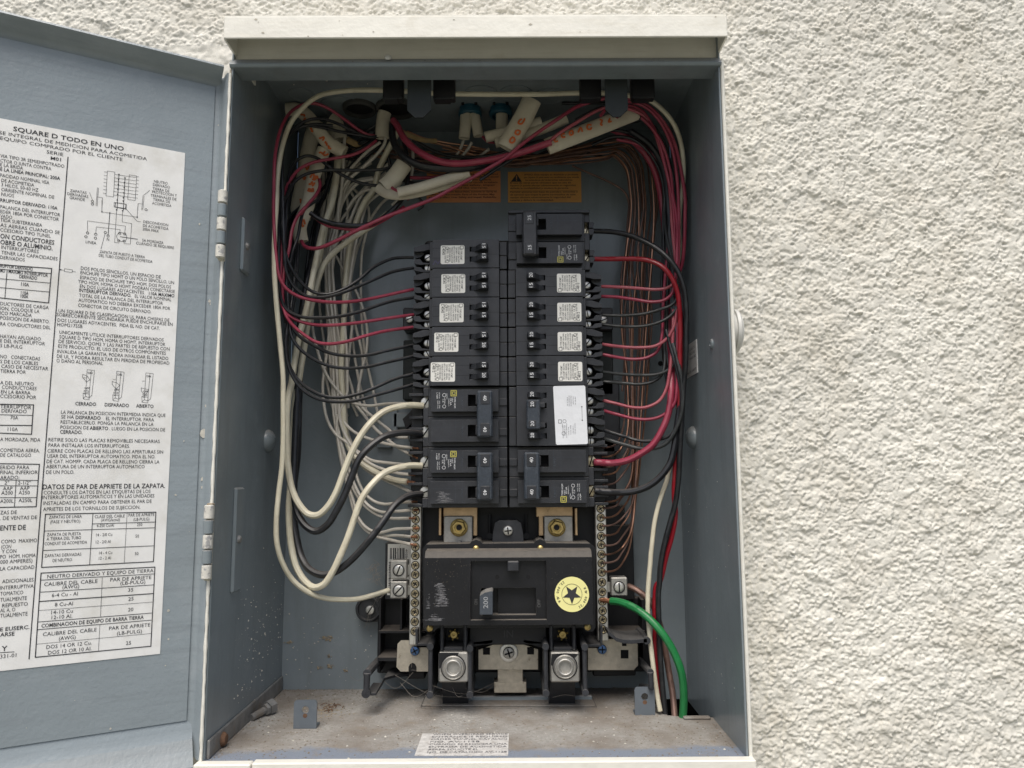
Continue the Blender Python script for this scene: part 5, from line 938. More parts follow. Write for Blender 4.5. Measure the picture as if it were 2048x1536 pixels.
# ------------------------------------------------------------------ main breaker
M['moulded'] = mat('grey_moulded_letters', (.10, .10, .10), .7)
mbk = thing('main_breaker', 'large dusty black 200 amp main breaker with round yellow star sticker', 'circuit breaker')
b = MB(); A = [PX(x, y, .076) for x, y in ((845, 1098), (852, 1089), (940, 1087), (944, 1082), (952, 1079), (960, 1082), (965, 1087), (1068, 1086), (1072, 1081), (1080, 1078), (1088, 1081), (1092, 1086), (1180, 1087), (1191, 1096), (1191, 1255), (1186, 1263), (1172, 1263), (1165, 1255), (876, 1256), (868, 1263), (852, 1263), (846, 1256))]
b.prism(A, (0, .044, 0)); b.build('base', M['black_main'], mbk)
X0, X1, ZB_, ZT_ = prect(849, 1106, 1185, 1250, .094)
b = MB(); rx0, rx1, rz0, rz1 = prect(941, 1122, 1093, 1240, .094); W0, W1 = -.0942, -.0765; c = .0035
# raised cover built round its recess, top edge bevelled
b.box(X0, rx0, W0, W1, ZB_, ZT_-c); b.box(rx1, X1, W0, W1, ZB_, ZT_-c); b.box(rx0, rx1, W0, W1, ZB_, rz0); b.box(rx0, rx1, W0, W1, rz1, ZT_-c)
b.prism([(X0, W0, ZT_-c), (X0, W0+.0045, ZT_+.0012), (X0, W1, ZT_+.0022), (X0, W1, ZT_-c)], (X1-X0, 0, 0)); b.build('cover', M['black_main'], mbk)
rc = MB(); rc.box(rx0, rx1, -.090, W1, rz0, rz1); 
fx0, fx1, fz0, fz1 = prect(962, 1176, 1072, 1230, .09)
rc = MB(); rc.box(rx0, fx0, -.0900, W1, rz0, rz1); rc.box(fx1, rx1, -.0900, W1, rz0, rz1); rc.box(fx0, fx1, -.0900, W1, rz0, fz0); rc.box(fx0, fx1, -.0900, W1, fz1, rz1); rc.box(fx0+.0136, fx1, -.084, W1, fz0, fz1); rc.box(fx0, fx0+.0136, -.080, W1, fz0, fz1); rec = rc.build('recess', M['black_main'], mbk)
b = MB(); pbox(b, 1015, 1122.5, 1038, 1143, .088, .0975, .0008); b.build('stop_block', M['black'], rec)
for x_ in (994.5, 1056.5):
    A = PX(x_, 1153.6, .0901); b = MB(); b.lathe(A, (0, -1, 0), [(.0017, -.0002), (.0017, .0002), (.0002, .0002)], 14); b.build('pin_hole', M['hole'], rec)
b = MB(); hx0_, hx1_, hz0_, hz1_ = prect(959.5, 1184, 985, 1229, .110)
b.prism([(hx0_, -.110, hz0_), (hx1_, -.110, hz0_), (hx1_, -.110, hz1_), (hx1_-.001, -.110, hz1_+.0006), (hx0_+.004, -.110, hz1_-.0005), (hx0_, -.110, hz1_-.003)], (0, .031, 0)); hdl = b.build('main_handle', M['mainhandle'], mbk)
t = MB(); put_text(t, '200', ((hx0_+hx1_)/2+.0014, -.1103, hz0_+.009), (0, 0, 1), (-1, 0, 0), .0036, .0088, True, 'c'); t.build('number', mat('worn_moulded_numerals', (.30, .31, .32), .6), hdl, recalc=False)
t = MB(); A = PX(1081, 1207, .0902); put_text(t, 'OFF', A, (0, 0, 1), (-1, 0, 0), .0026, .0060, False, 'c'); t.build('moulded_off', M['moulded'], rec, recalc=False); t = MB(); A = PX(955, 1204, .0902); put_text(t, 'ON', A, (0, 0, 1), (-1, 0, 0), .0026, .0042, False, 'c'); t.build('moulded_on', M['moulded'], rec, recalc=False)
for x_, y_, d_ in ((952, 1097.5, .0775), (1081, 1097, .0775), (859.5, 1256.5, .0775), (1175, 1254, .0775)):
    A = PX(x_, y_, d_); b = MB(); b.lathe(A, (0, -1, 0), [(.0026, -.002), (.0026, .001), (.0018, .0018), (.0003, .002)], 16); b.build('rivet', M['brass'], mbk, True)
A = PX(1143.7, 1188.6, .0944); rS = .0137
b = MB(); b.cyl(A, (0, -1, 0), rS, .0002, 40); ys = b.build('yellow_sticker', M['yellow'], mbk)
t = MB(); yy = A[1]-.0004; star = [(A[0]+(rS*.56 if k % 2 == 0 else rS*.235)*math.sin(k*math.pi/5+math.pi), yy, A[2]+(rS*.56 if k % 2 == 0 else rS*.235)*math.cos(k*math.pi/5+math.pi)) for k in range(10)]
for k in range(10): t.add([(A[0], yy, A[2]), star[k], star[(k+1) % 10]], [(0, 1, 2)])
t.ribbon([(A[0]+rS*.59*math.cos(a), yy, A[2]+rS*.59*math.sin(a)) for a in np.linspace(0, 2*math.pi, 33)], .00028, (0, -1, 0))
for s_, a0, sg in (('22,000 AIR', math.radians(150), 1), ('22,000 AIR', math.radians(-62), 1)):
    a = math.radians(118) if a0 > 0 else math.radians(-62); step = math.radians(9.3)
    for i, ch in enumerate(s_):
        if a0 > 0: an_ = math.radians(122)+i*step; ra = rS*.92; rt_ = (-math.sin(an_), 0, math.cos(an_)); up_ = (-math.cos(an_), 0, -math.sin(an_)); ra = rS*.90
        else: an_ = math.radians(-62)+i*step; ra = rS*.90; rt_ = (-math.sin(an_), 0, math.cos(an_)); up_ = (-math.cos(an_), 0, -math.sin(an_))
        if ch != ' ': put_text(t, ch, (A[0]+ra*math.cos(an_), yy, A[2]+ra*math.sin(an_)), rt_, up_, .0019, None, True)
t.build('print', M['ink'], ys, recalc=False)
# chalky scuffs on the cover and on the lowest left breaker
def scuff(parent, px, py, w_, h_, d, n, seed, slant=.2):
    rr = random.Random(seed); q = MB()
    for k in range(n):
        v_ = rr.random(); wid = w_*(.25+.75*v_)*rr.uniform(.5, 1); cx = px+rr.gauss(0, w_*.16)+slant*w_*v_; cy = py-h_/2+h_*v_
        A = PX(cx-wid/2, cy+rr.uniform(-1, 1)-wid*.05, d); B = PX(cx+wid/2, cy-wid*.08, d); q.ribbon([A, B], rr.uniform(.00006, .00016), (0, -1, 0))
    tag(q.build('scuff_marks', mat('chalk_scuff', (.26, .26, .27), .9), parent, recalc=False), kind='stuff')
scuff(mbk, 880, 1190, 22, 48, .0945, 190, 1); scuff(mbk, 858, 1203, 7, 30, .0945, 26, 2, -.3); scuff(mbk, 868, 1236, 26, 14, .0945, 40, 3); scuff(mbk, 1010, 1212, 90, 20, .0905, 0, 4)
for o_ in [o for o in bpy.data.objects if o.get('label', '').startswith('lowest 40 amp')]: scuff(o_, 884, 995, 26, 22, .0783, 70, 5)

# ------------------------------------------------------------------ wires
def trace(spec, d):
    """spec: frame letters and (x, y) or (x, y, depth_mm) points; missing depths are interpolated along the list"""
    k = 'p'; P_ = []
    for q in spec:
        if isinstance(q, str): k = q
        else: x, y = fr(k, q[0], q[1]); P_.append([x, y, q[2] if len(q) > 2 else None])
    if P_[0][2] is None: P_[0][2] = d
    if P_[-1][2] is None: P_[-1][2] = d
    L = [0.0]
    for a, c in zip(P_[:-1], P_[1:]): L.append(L[-1]+math.hypot(a[0]-c[0], a[1]-c[1]))
    kn = [i for i, q in enumerate(P_) if q[2] is not None]
    dd = np.interp(L, [L[i] for i in kn], [P_[i][2] for i in kn])
    return [PX(q[0], q[1], e/1000.0) for q, e in zip(P_, dd)]
LIM = HW-.0022
def clampx(P_, r):
    out = []
    for p in P_:
        p = np.array(p, float); p[0] = min(max(p[0], -HW+r+.0004), HW-r-.0004); p[2] = min(p[2], .5285-r); p[1] = min(p[1], -r-.0004); out.append(p)
    return out
def wire(spec, d, r, mt, label, name='wire', group=None, tip=None, n=9, cat='wire', flat=None):
    P_ = clampx(trace(spec, d), r*.001); q = MB(); q.tube(P_, r*.001, n, flat=flat); o = q.build(name, M[mt], None, True, recalc=False); tag(o, label, cat, group)
    if tip:
        a, c = np.array(P_[0]), np.array(P_[1]); t_ = (a-c)/np.linalg.norm(a-c); q = MB(); q.tube([a-t_*.001, a+t_*tip*.001], r*.00062, 8); q.build('copper_tip', M['copperb'], o, True, recalc=False)
    return o
LH = 'hot wires of the left column'; RH = 'hot wires of the right column'
rw = 1.42
# --- left column, top to bottom
wire(['A', (1490, 420, 56), (1400, 421, 58), (1330, 430, 62), (1200, 490, 70), (1080, 590, 78), (960, 660, 82), (850, 690, 84), (740, 665, 86), (640, 570, 90), (570, 450, 94), (535, 300, 95), (525, 100, 93), 'T', (518, 1400, 92), (515, 1200, 90), (535, 1050, 84), (590, 965, 78), (680, 920, 72), (800, 928, 68), (950, 962, 64), (1100, 990, 60), (1200, 1003, 58), (1275, 965, 55)], 60, rw, 'wblackd', 'black wire arching from cable end down to upper terminal of top left breaker', group=LH)
wire(['A', (1490, 497, 56), (1400, 510, 60), (1320, 530, 64), (1180, 590, 74), (1040, 650, 82), (930, 690, 87), (820, 712, 90), (700, 700, 92), (620, 640, 94), (565, 540, 96), (545, 400, 97), (538, 200, 96), (535, 0, 95), 'T', (528, 1250, 93), (545, 1050, 86), (600, 955, 80), (700, 885, 74), (790, 868, 71), (900, 890, 67), (1010, 940, 63), (1130, 1000, 58), (1200, 1010, 55)], 60, rw, 'wblackd', 'black wire from cable end to the lower terminal of top left breaker', group=LH)
wire(['A', (1495, 652, 56), (1400, 672, 60), (1300, 695, 66), (1100, 735, 78), (950, 748, 86), (800, 740, 92), (660, 710, 97), (560, 650, 102), (510, 570, 105), (485, 430, 106), (472, 250, 106), (465, 50, 105), 'T', (468, 1350, 104), (475, 1150, 102), (500, 1000, 97), (540, 890, 92), (600, 810, 86), (680, 765, 80), (760, 755, 75), (860, 790, 70), (980, 870, 65), (1130, 975, 58), (1230, 1000, 55)], 60, rw, 'wpink', 'magenta wire arching high over left bundle to second left breaker', group=LH)
wire(['A', (1490, 714, 56), (1350, 735, 62), (1230, 770, 70), (1100, 815, 78), (950, 850, 86), (800, 862, 92), (650, 850, 96), (560, 800, 98), (518, 715, 99), (505, 600, 98), (503, 400, 96), (512, 150, 92), (545, 0, 88), 'T', (560, 1440, 86), (610, 1340, 80), (700, 1275, 76), (850, 1245, 70), (1000, 1245, 66), (1250, 1240, 60), (1330, 1220, 57), (1410, 1190, 54)], 60, rw, 'wblackd', 'black wire looping level across the white wires to third left breaker', group=LH)
wire(['A', (1490, 838, 56), (1300, 865, 66), (1100, 895, 76), (900, 915, 86), (750, 910, 91), (640, 880, 94), (560, 830, 97), (525, 760, 98), (512, 650, 97), (520, 450, 93), (525, 200, 88), (535, 0, 84), 'T', (545, 1410, 82), (580, 1330, 78), (650, 1240, 74), (750, 1190, 70), (900, 1160, 66), (1050, 1130, 63), (1150, 1080, 60), (1215, 1030, 56)], 60, rw, 'wpink', 'magenta wire ending at the third left breaker beside the bracket screw', group=LH)
wire(['A', (1485, 930, 56), (1300, 955, 66), (1150, 990, 76), (1000, 1035, 84), (880, 1052, 89), (780, 1040, 93), (680, 980, 96), (600, 910, 98), (550, 830, 98), (530, 700, 96), (545, 500, 92), (580, 350, 88), (600, 220, 85), (640, 120, 82), (700, 50, 80), 'E', (300, 1360, 78), (370, 1260, 75), (440, 1180, 72), (480, 1110, 69), (488, 1060, 66), (480, 1020, 62)], 60, rw, 'wpink', 'lowest magenta wire on the left, sagging to the fourth breaker', group=LH)
wire(['A', (1485, 1062, 56), (1300, 1100, 68), (1150, 1135, 76), (1020, 1140, 81), (880, 1120, 85), (760, 1065, 88), (670, 1010, 90), (615, 950, 91), (585, 850, 90), (575, 600, 87), (600, 400, 83), (640, 280, 80), 'E', (330, 1320, 76), (400, 1260, 72), (470, 1210, 68), (500, 1150, 64)], 60, rw, 'wblackd', 'upper black wire to the fourth left breaker', group=LH)
wire(['A', (1490, 1142, 56), (1300, 1185, 68), (1150, 1220, 77), (1000, 1230, 83), (880, 1215, 87), (760, 1165, 90), (660, 1090, 93), (600, 1000, 94), (578, 850, 93), (562, 600, 90), (552, 300, 87), (560, 50, 84), 'T', (570, 1400, 80), (585, 1250, 76), (640, 1170, 72), (710, 1140, 70), (780, 1155, 68), (860, 1210, 66), (950, 1270, 64), (1050, 1320, 62), (1150, 1350, 60), (1290, 1360, 57)], 60, rw, 'wblackd', 'lower black wire to the fourth left breaker, coming from short cable jacket', group=LH)
wire(['A', (1485, 1272, 56), (1350, 1310, 64), (1200, 1375, 74), (1080, 1420, 80), (950, 1445, 85), (840, 1435, 88), (720, 1380, 90), (640, 1310, 91), (585, 1220, 91), (562, 1100, 90), (572, 960, 88), (600, 820, 84), (625, 650, 78), (640, 480, 72), (648, 320, 66)], 60, rw, 'wblackd', 'upper black wire to the fifth left breaker', group=LH)
wire(['A', (1495, 1347, 56), (1350, 1390, 66), (1200, 1430, 76), (1050, 1470, 84), (900, 1475, 89), (780, 1450, 92), (680, 1390, 94), (610, 1300, 95), (567, 1180, 95), (555, 1050, 94), (565, 930, 92), (590, 800, 87), (615, 600, 80), (625, 450, 72), (632, 320, 66)], 60, rw, 'wblackd', 'lower black wire to the fifth left breaker, lowest of the thin ones', group=LH)
# extra black and magenta runs in the left bundle
wire(['A', (555, 900, 84), (520, 700, 88), (500, 450, 92), (500, 200, 92), (500, 0, 90), 'T', (512, 1300, 88), (520, 1120, 85), (560, 1010, 80), (640, 940, 74), (760, 910, 70), (900, 920, 66)], 85, rw, 'wblack', 'black wire running straight down the far left bundle', group=LH)
# --- thick 40 A wires, left
wire(['C', (1560, 42, 62), (1480, 38, 66), (1400, 45, 72), (1280, 80, 80), (1180, 160, 86), (1090, 280, 90), (1020, 420, 92), (970, 550, 93), (920, 680, 94), (860, 780, 95), (790, 840, 95), (720, 835, 94), (650, 760, 93), (600, 650, 92), (570, 480, 90), (560, 250, 87), (570, 0, 84), 'A', (595, 1350, 80), (625, 1150, 76), (665, 950, 72), (705, 800, 68), (745, 600, 64), (785, 400, 60), (830, 200, 56), (890, 30, 52), 'T', (910, 1400, 48), (940, 1200, 44), (955, 1060, 40)], 60, 2.75, 'wcream', 'thick cream wire to the top terminal of upper left 40 amp breaker', group='thick wires of the left 40 amp breakers')
wire(['C', (1545, 250, 60), (1480, 240, 66), (1400, 240, 72), (1280, 265, 80), (1170, 340, 86), (1090, 430, 89), (1040, 550, 91), (990, 680, 92), (930, 800, 93), (860, 910, 93), (780, 960, 92), (710, 930, 90), (650, 850, 86), (622, 750, 82), (612, 600, 78), (618, 400, 74), (630, 100, 70), 'A', (640, 1350, 66), (640, 1150, 62), (660, 900, 58), (700, 650, 54), (730, 500, 50), (760, 400, 46), (800, 150, 40)], 60, 2.9, 'wblackd', 'thick black wire to the lower terminal of upper left 40 amp breaker', group='thick wires of the left 40 amp breakers')
wire(['C', (1550, 482, 62), (1480, 478, 66), (1400, 490, 72), (1280, 530, 80), (1180, 620, 87), (1110, 720, 91), (1060, 850, 93), (1010, 1000, 95), (960, 1120, 96), (900, 1250, 96), (830, 1350, 95), (760, 1370, 92), (690, 1320, 88), (630, 1220, 84), (600, 1100, 80), (582, 950, 77), (578, 800, 74), (590, 600, 72), (605, 300, 70), (625, 0, 68), 'A', (645, 1350, 66), (685, 1100, 62), (725, 850, 58), (780, 620, 54), (830, 480, 52), (900, 390, 50), (1000, 310, 48), (1100, 240, 46), (1210, 170, 42), (1300, 100, 38)], 60, 2.75, 'wcream', 'thick cream wire looping lowest, to lower left 40 amp breaker', group='thick wires of the left 40 amp breakers')
wire(['C', (1550, 688, 60), (1500, 692, 64), (1430, 710, 70), (1350, 770, 78), (1280, 870, 84), (1200, 980, 88), (1100, 1100, 90), (1000, 1200, 91), (900, 1265, 91), (820, 1280, 90), (730, 1240, 86), (670, 1150, 80), (632, 1000, 75), (612, 850, 71), (612, 650, 68), (640, 400, 65), (648, 100, 62), 'A', (655, 1350, 58), (660, 1150, 55), (690, 900, 50), (720, 650, 45), (745, 480, 42)], 60, 2.9, 'wblackd', 'thick black wire looping to the lowest left 40 amp terminal', group='thick wires of the left 40 amp breakers')
# long cream cable round the whole cabinet
wire(['C', (1310, 1390, 54), (1200, 1425, 62), (1080, 1455, 70), (950, 1460, 78), (820, 1445, 86), (700, 1395, 94), (600, 1310, 100), (530, 1190, 106), (490, 1050, 110), (485, 900, 110), (500, 700, 108), (525, 500, 106), (535, 300, 105), (535, 0, 104), 'A', (535, 1300, 104), (508, 1000, 105), (482, 700, 106), (470, 500, 106), (475, 200, 104), (488, 0, 102), 'T', (490, 1350, 100), (505, 1200, 98), (535, 1050, 94), (590, 900, 92), (650, 820, 93), (720, 750, 96), (800, 700, 100), (900, 675, 104), (1050, 660, 108), (1250, 660, 112), (1450, 668, 114), (1650, 682, 114), (1850, 688, 112), (2040, 690, 110), 'U', (300, 690, 108), (500, 688, 106), (730, 680, 104), (900, 680, 102), (1100, 700, 98), (1230, 728, 94), (1320, 790, 90), (1400, 880, 86), (1450, 980, 83), (1478, 1100, 80), (1488, 1250, 78), (1480, 1400, 74), 'B', (1462, 60, 70), (1458, 250, 66), (1462, 450, 60), (1450, 650, 52)], 60, 2.1, 'wcream', 'long cream wire running round the top of the cabinet to the lower left lug')
# --- neutrals to the left terminal bar
NW = 'white neutral wires on the left terminal bar'; NL = 'thin white wire fanning from left bundle to left terminal bar'
NS = [
 ['A', (1560, 1500, 58), (1450, 1490, 50), (1300, 1490, 42), (1150, 1505, 36), (1020, 1470, 32), (900, 1350, 30), (830, 1230, 29), (780, 1080, 28), (752, 950, 27), (748, 830, 26), (760, 600, 24), (800, 350, 22), (850, 100, 22)],
 ['C', (1482, 350, 56), (1380, 338, 50), (1250, 310, 42), (1130, 270, 36), (1050, 230, 33), (980, 160, 30), (940, 80, 28), (920, 0, 28), 'A', (905, 1300, 28), (895, 1000, 28), (860, 800, 27), (850, 600, 26), (870, 300, 26), (930, 100, 26), (970, 0, 26), 'T', (985, 1330, 26), (1100, 1240, 30), (1200, 1130, 36)],
 ['C', (1482, 407, 56), (1400, 362, 48), (1300, 290, 38), (1200, 200, 30), (1120, 100, 24), (1060, 20, 22), 'A', (1040, 1380, 22), (1000, 1250, 22), (960, 1050, 22), (930, 850, 22), (900, 650, 22), (870, 450, 22), (930, 200, 22), (1030, 50, 22), 'T', (1080, 1430, 24), (1200, 1310, 28)],
 ['C', (1472, 475, 56), (1300, 460, 46), (1180, 440, 38), (1100, 390, 34), (1000, 310, 32), (920, 250, 30), (860, 150, 29), (832, 20, 28), 'A', (825, 1350, 28), (850, 1150, 27), (870, 950, 26), (855, 700, 25), (845, 450, 24), (850, 250, 24), (865, 0, 24), 'E', (500, 1000, 24)],
 ['C', (1458, 545, 56), (1350, 530, 48), (1200, 480, 40), (1100, 410, 36), (1020, 310, 33), (960, 180, 31), (940, 0, 30), 'A', (930, 1300, 30), (915, 1050, 30), (890, 800, 30), (870, 600, 30), (880, 350, 30), (930, 150, 30), (950, 0, 30), 'T', (960, 1300, 32), (970, 1100, 36)],
 ['C', (1475, 675, 56), (1380, 630, 46), (1250, 570, 38), (1130, 500, 32), (1060, 400, 28), (1010, 250, 26), (990, 0, 25), 'A', (985, 1300, 25), (950, 1050, 26), (920, 850, 27), (905, 650, 27), (900, 400, 26), (960, 250, 26), (1060, 80, 26), 'T', (1130, 1400, 28), (1290, 1260, 32)],
 ['C', (1478, 745, 56), (1380, 750, 46), (1280, 762, 38), (1200, 740, 33), (1130, 680, 30), (1080, 580, 28), (1050, 450, 26), (1000, 300, 24), (965, 50, 23), 'A', (955, 1250, 22), (935, 1000, 22), (910, 800, 22), (895, 600, 22), (895, 300, 22), (900, 100, 22), 'T', (930, 1400, 24), (945, 1100, 28)],
 ['C', (1482, 805, 56), (1360, 815, 48), (1260, 820, 42), (1170, 780, 37), (1100, 700, 34), (1050, 600, 32), (1000, 450, 30), (945, 250, 29), (912, 0, 28), 'A', (905, 1250, 27), (880, 1000, 26), (860, 700, 26), (852, 480, 26), (900, 400, 26)],
 ['C', (1458, 865, 56), (1320, 865, 46), (1230, 842, 38), (1130, 770, 33), (1050, 650, 30), (990, 500, 29), (940, 300, 28), (905, 100, 27), 'A', (900, 1350, 26), (920, 1150, 25), (935, 950, 24), (910, 750, 23), (885, 550, 22), (870, 350, 22), (885, 100, 22)],
 ['C', (1485, 940, 56), (1350, 945, 48), (1230, 970, 41), (1140, 930, 36), (1080, 850, 33), (1050, 740, 31), (1000, 600, 30), (955, 400, 30), (930, 150, 30), 'A', (1000, 1430, 30), (1005, 1300, 30), (1000, 1100, 30), (985, 850, 30), (1010, 700, 30), (1050, 400, 30), (1110, 150, 30), (1150, 30, 30), 'T', (1290, 1380, 34)],
 ['C', (1472, 1000, 56), (1350, 990, 46), (1240, 992, 38), (1120, 930, 32), (1065, 800, 29), (1020, 620, 27), (960, 430, 26), (925, 230, 25), (905, 0, 24), 'A', (880, 1200, 24), (870, 1000, 24), (855, 800, 23), (850, 500, 22), (855, 200, 22)],
 ['C', (1468, 1055, 56), (1350, 1030, 46), (1200, 990, 38), (1120, 930, 33), (1060, 830, 30), (1020, 680, 28), (970, 500, 27), (935, 300, 26), (900, 50, 25), 'A', (895, 1250, 25), (880, 950, 25), (865, 700, 24), (860, 420, 23), (890, 250, 23), (960, 50, 23), 'T', (1000, 1400, 26), (1080, 1320, 30), (1190, 1300, 34)],
 ['C', (1450, 275, 40), (1370, 270, 36), (1300, 210, 30), (1200, 130, 26), (1120, 60, 23), (1085, 0, 22), 'A', (1085, 1400, 21), (1110, 1250, 20), (1145, 1100, 20), (1150, 950, 20), (1120, 800, 20), (1060, 650, 20), (1000, 560, 20), (940, 440, 20), (900, 380, 20)],
 ['A', (1080, 1463, 14), (1080, 1400, 14), (1120, 1180, 14), (1035, 800, 13), (1030, 600, 13), (1080, 350, 14), (1180, 130, 16), (1270, 10, 18), 'T', (1330, 1430, 22), (1400, 1330, 26)],
]
for i, s_ in enumerate(NS):
    lab = 'white wire entering left terminal bar, %s' % {1: 'uppermost', 2: 'second from top', 3: 'third from top', 4: 'fourth from top', 5: 'just below the thick cream one', 6: 'seventh from lowest', 7: 'sixth from lowest', 8: 'fifth from lowest', 9: 'fourth from lowest', 10: 'second from lowest', 11: 'lowest', 12: ''}.get(i, '')
    if i == 12: lab = 'white wire curving behind the black plastic brace left of breakers'
    if i == 0: lab = 'thin white wire ending beside the upper left 40 amp breaker'
    if i == 13: lab = 'thin white wire lying flat on the back wall left of breakers'
    wire(s_, 30, 1.38, 'wwhite', lab, 'neutral_wire', NW, tip=6 if 0 < i < 12 else None)
wire(['C', (1448, 600, 56), (1330, 580, 48), (1200, 520, 40), (1100, 450, 35), (1020, 350, 31), (985, 200, 29), (975, 0, 28), 'A', (960, 1250, 28), (970, 1050, 29), (985, 750, 30), (1000, 500, 31), (1030, 300, 32), (1080, 130, 34), (1140, 0, 36), 'T', (1190, 1400, 38), (1240, 1230, 42), (1300, 1100, 46), (1360, 990, 50), (1385, 930, 52)], 40, 2.7, 'wcream', 'thick cream wire dropping from the middle conduit to left terminal bar', tip=7)
wire(['T', (985, 960, 46), (980, 1100, 44), (972, 1250, 40), (960, 1400, 36), 'A', (940, 60, 32), (925, 250, 28), (880, 400, 26), (850, 600, 24)], 40, 1.6, 'wwhite', 'white wire hanging straight down from the folded cable jacket', 'neutral_wire')
for i, s_ in enumerate(([(1245, 1040, 52), (1150, 1110, 46), (1050, 1210, 40), (990, 1290, 36), (960, 1350, 32)], [(1285, 960, 54), (1280, 1040, 52), (1220, 1130, 48), (1100, 1240, 42), (1000, 1330, 36), (960, 1400, 30)], [(1860, 1010, 40), (1830, 1090, 36), (1790, 1150, 32), (1700, 1210, 28)], [(1915, 1040, 42), (1880, 1100, 38), (1820, 1160, 34), (1740, 1200, 30)], [(1480, 1050, 40), (1485, 1150, 38), (1475, 1280, 34), (1440, 1400, 30), (1330, 1500, 24)], [(1200, 1310, 40), (1100, 1330, 36), (1020, 1400, 30), (960, 1500, 26)], [(1250, 1400, 40), (1150, 1390, 36), (1070, 1440, 32), (1000, 1536, 28)])):
    wire(['T']+s_, 40, 1.45, 'wwhite', ('upper white wire leaving the split jacket at the middle conduit', 'lower white wire leaving the split jacket at the middle conduit', 'left white wire hanging from the left blue connector', 'right white wire hanging from the left blue connector', 'white wire dropping beside the torn brown paper', 'upper white wire bowing left below the short wide jacket', 'lower white wire bowing left below the short wide jacket')[i], 'neutral_wire', 'white wires crossing at upper left')
for i, s_ in enumerate(([(2040, 1090, 44), (1990, 1130, 38), (1930, 1170, 32), (1850, 1220, 28)], [(1440, 1460, 20), (1560, 1390, 20), (1690, 1320, 22), (1850, 1270, 24)])):
    wire(['T']+s_, 40, 1.4, 'wwhite' if i == 0 else 'wpink', ('thin white wire below the blue connectors', 'magenta wire passing low behind the others, across the orange label')[i])
# --- further runs in the tangle
for i, (mt_, r_, s_, lab) in enumerate((
 ('wwhite', 1.45, ['T', (1180, 1190, 34), (1060, 1270, 32), (985, 1400, 30), 'A', (940, 150, 28), (905, 420, 26), (880, 700, 25), (925, 1000, 25), (960, 1300, 25), 'C', (985, 150, 25), (1040, 330, 27), (1120, 460, 32)], 'white wire in the middle of the left white bundle'),
 ('wwhite', 1.45, ['T', (1310, 1190, 38), (1180, 1330, 34), (1090, 1463, 30), 'A', (1020, 180, 26), (985, 420, 24), (1000, 620, 22), (1040, 850, 20), (1020, 1100, 20), (1000, 1300, 20), 'C', (1010, 60, 22)], 'white wire at the right edge of the left white bundle'),
 ('wwhite', 1.4, ['T', (860, 1230, 28), (845, 1400, 26), 'A', (820, 120, 24), (760, 350, 22), (720, 600, 20), (740, 900, 20), (800, 1150, 20), (850, 1320, 20), 'C', (900, 60, 20)], 'white wire bowing out at the left edge of the white bundle'),
 ('wwhite', 1.4, ['T', (830, 1260, 30), (826, 1400, 28), 'A', (815, 100, 26), (830, 400, 24), (860, 680, 24), (890, 950, 24), (905, 1250, 24), 'C', (925, 80, 24), (990, 260, 26)], 'white wire dropping beside the marked jacket'),
 ('wcream', 2.3, ['T', (930, 1130, 44), (915, 1300, 42), (880, 1463, 40), 'A', (840, 230, 38), (800, 450, 36), (760, 700, 36), (720, 900, 36), (680, 1100, 38), (650, 1300, 40)], 'cream wire running beside the thick cream ones at left'),
 ('wblack', 1.55, ['T', (1250, 990, 52), (1150, 1060, 46), (1020, 1130, 42), (900, 1250, 40), (840, 1420, 38), 'A', (770, 150, 36), (720, 400, 34), (690, 650, 34)], 'black wire passing behind the white bundle at upper left'),
 ('wblack', 1.55, ['T', (1330, 930, 50), (1300, 1100, 44), (1340, 1260, 40), (1440, 1330, 36), (1600, 1330, 34), (1800, 1250, 34), 'U', (0, 1230, 34)], 'black wire dipping behind the short wide jacket'),
 ('wblack', 1.6, ['T', (1480, 1020, 46), (1650, 1110, 42), (1850, 1150, 42), 'U', (120, 1130, 44), (330, 1060, 46), (560, 1000, 50), (800, 930, 54), (1000, 870, 58)], 'black wire below the blue connectors'),
 ('wblack', 1.5, ['U', (60, 1000, 52), (160, 1060, 56), (300, 1075, 60), (430, 1060, 62), (560, 1010, 64)], 'black wire drooping from the left blue connector'),
 ('wpink', 1.4, ['U', (20, 1000, 48), (60, 1035, 50), (110, 1040, 52)], 'short magenta stub at the left blue connector'),
 ('wblack', 1.55, ['U', (700, 880, 74), (850, 800, 76), (960, 780, 76), (1100, 800, 76), (1220, 880, 76), (1310, 1000, 75), (1370, 1150, 74), (1405, 1350, 72), 'B', (1400, 100, 70), (1385, 400, 68), (1370, 700, 64), (1362, 1000, 60)], 'black wire between the magenta ones of the right arch'),
 ('wblack', 1.55, ['U', (1060, 960, 60), (1200, 1010, 60), (1290, 1120, 60), (1335, 1290, 60), 'B', (1345, 50, 60), (1335, 400, 58), (1330, 800, 56), (1345, 1150, 56), (1380, 1400, 58)], 'black wire deep in the corner of the right bundle'),
 ('wblack', 1.55, ['B', (1340, 900, 58), (1350, 1150, 60), (1395, 1330, 64), (1440, 1463, 70), 'D', (1465, 150, 72), (1470, 320, 72)], 'black wire crossing low in the right bundle'))):
    wire(s_, 40, r_, mt_, lab, group='wires of the tangle')
rx_ = random.Random(17)
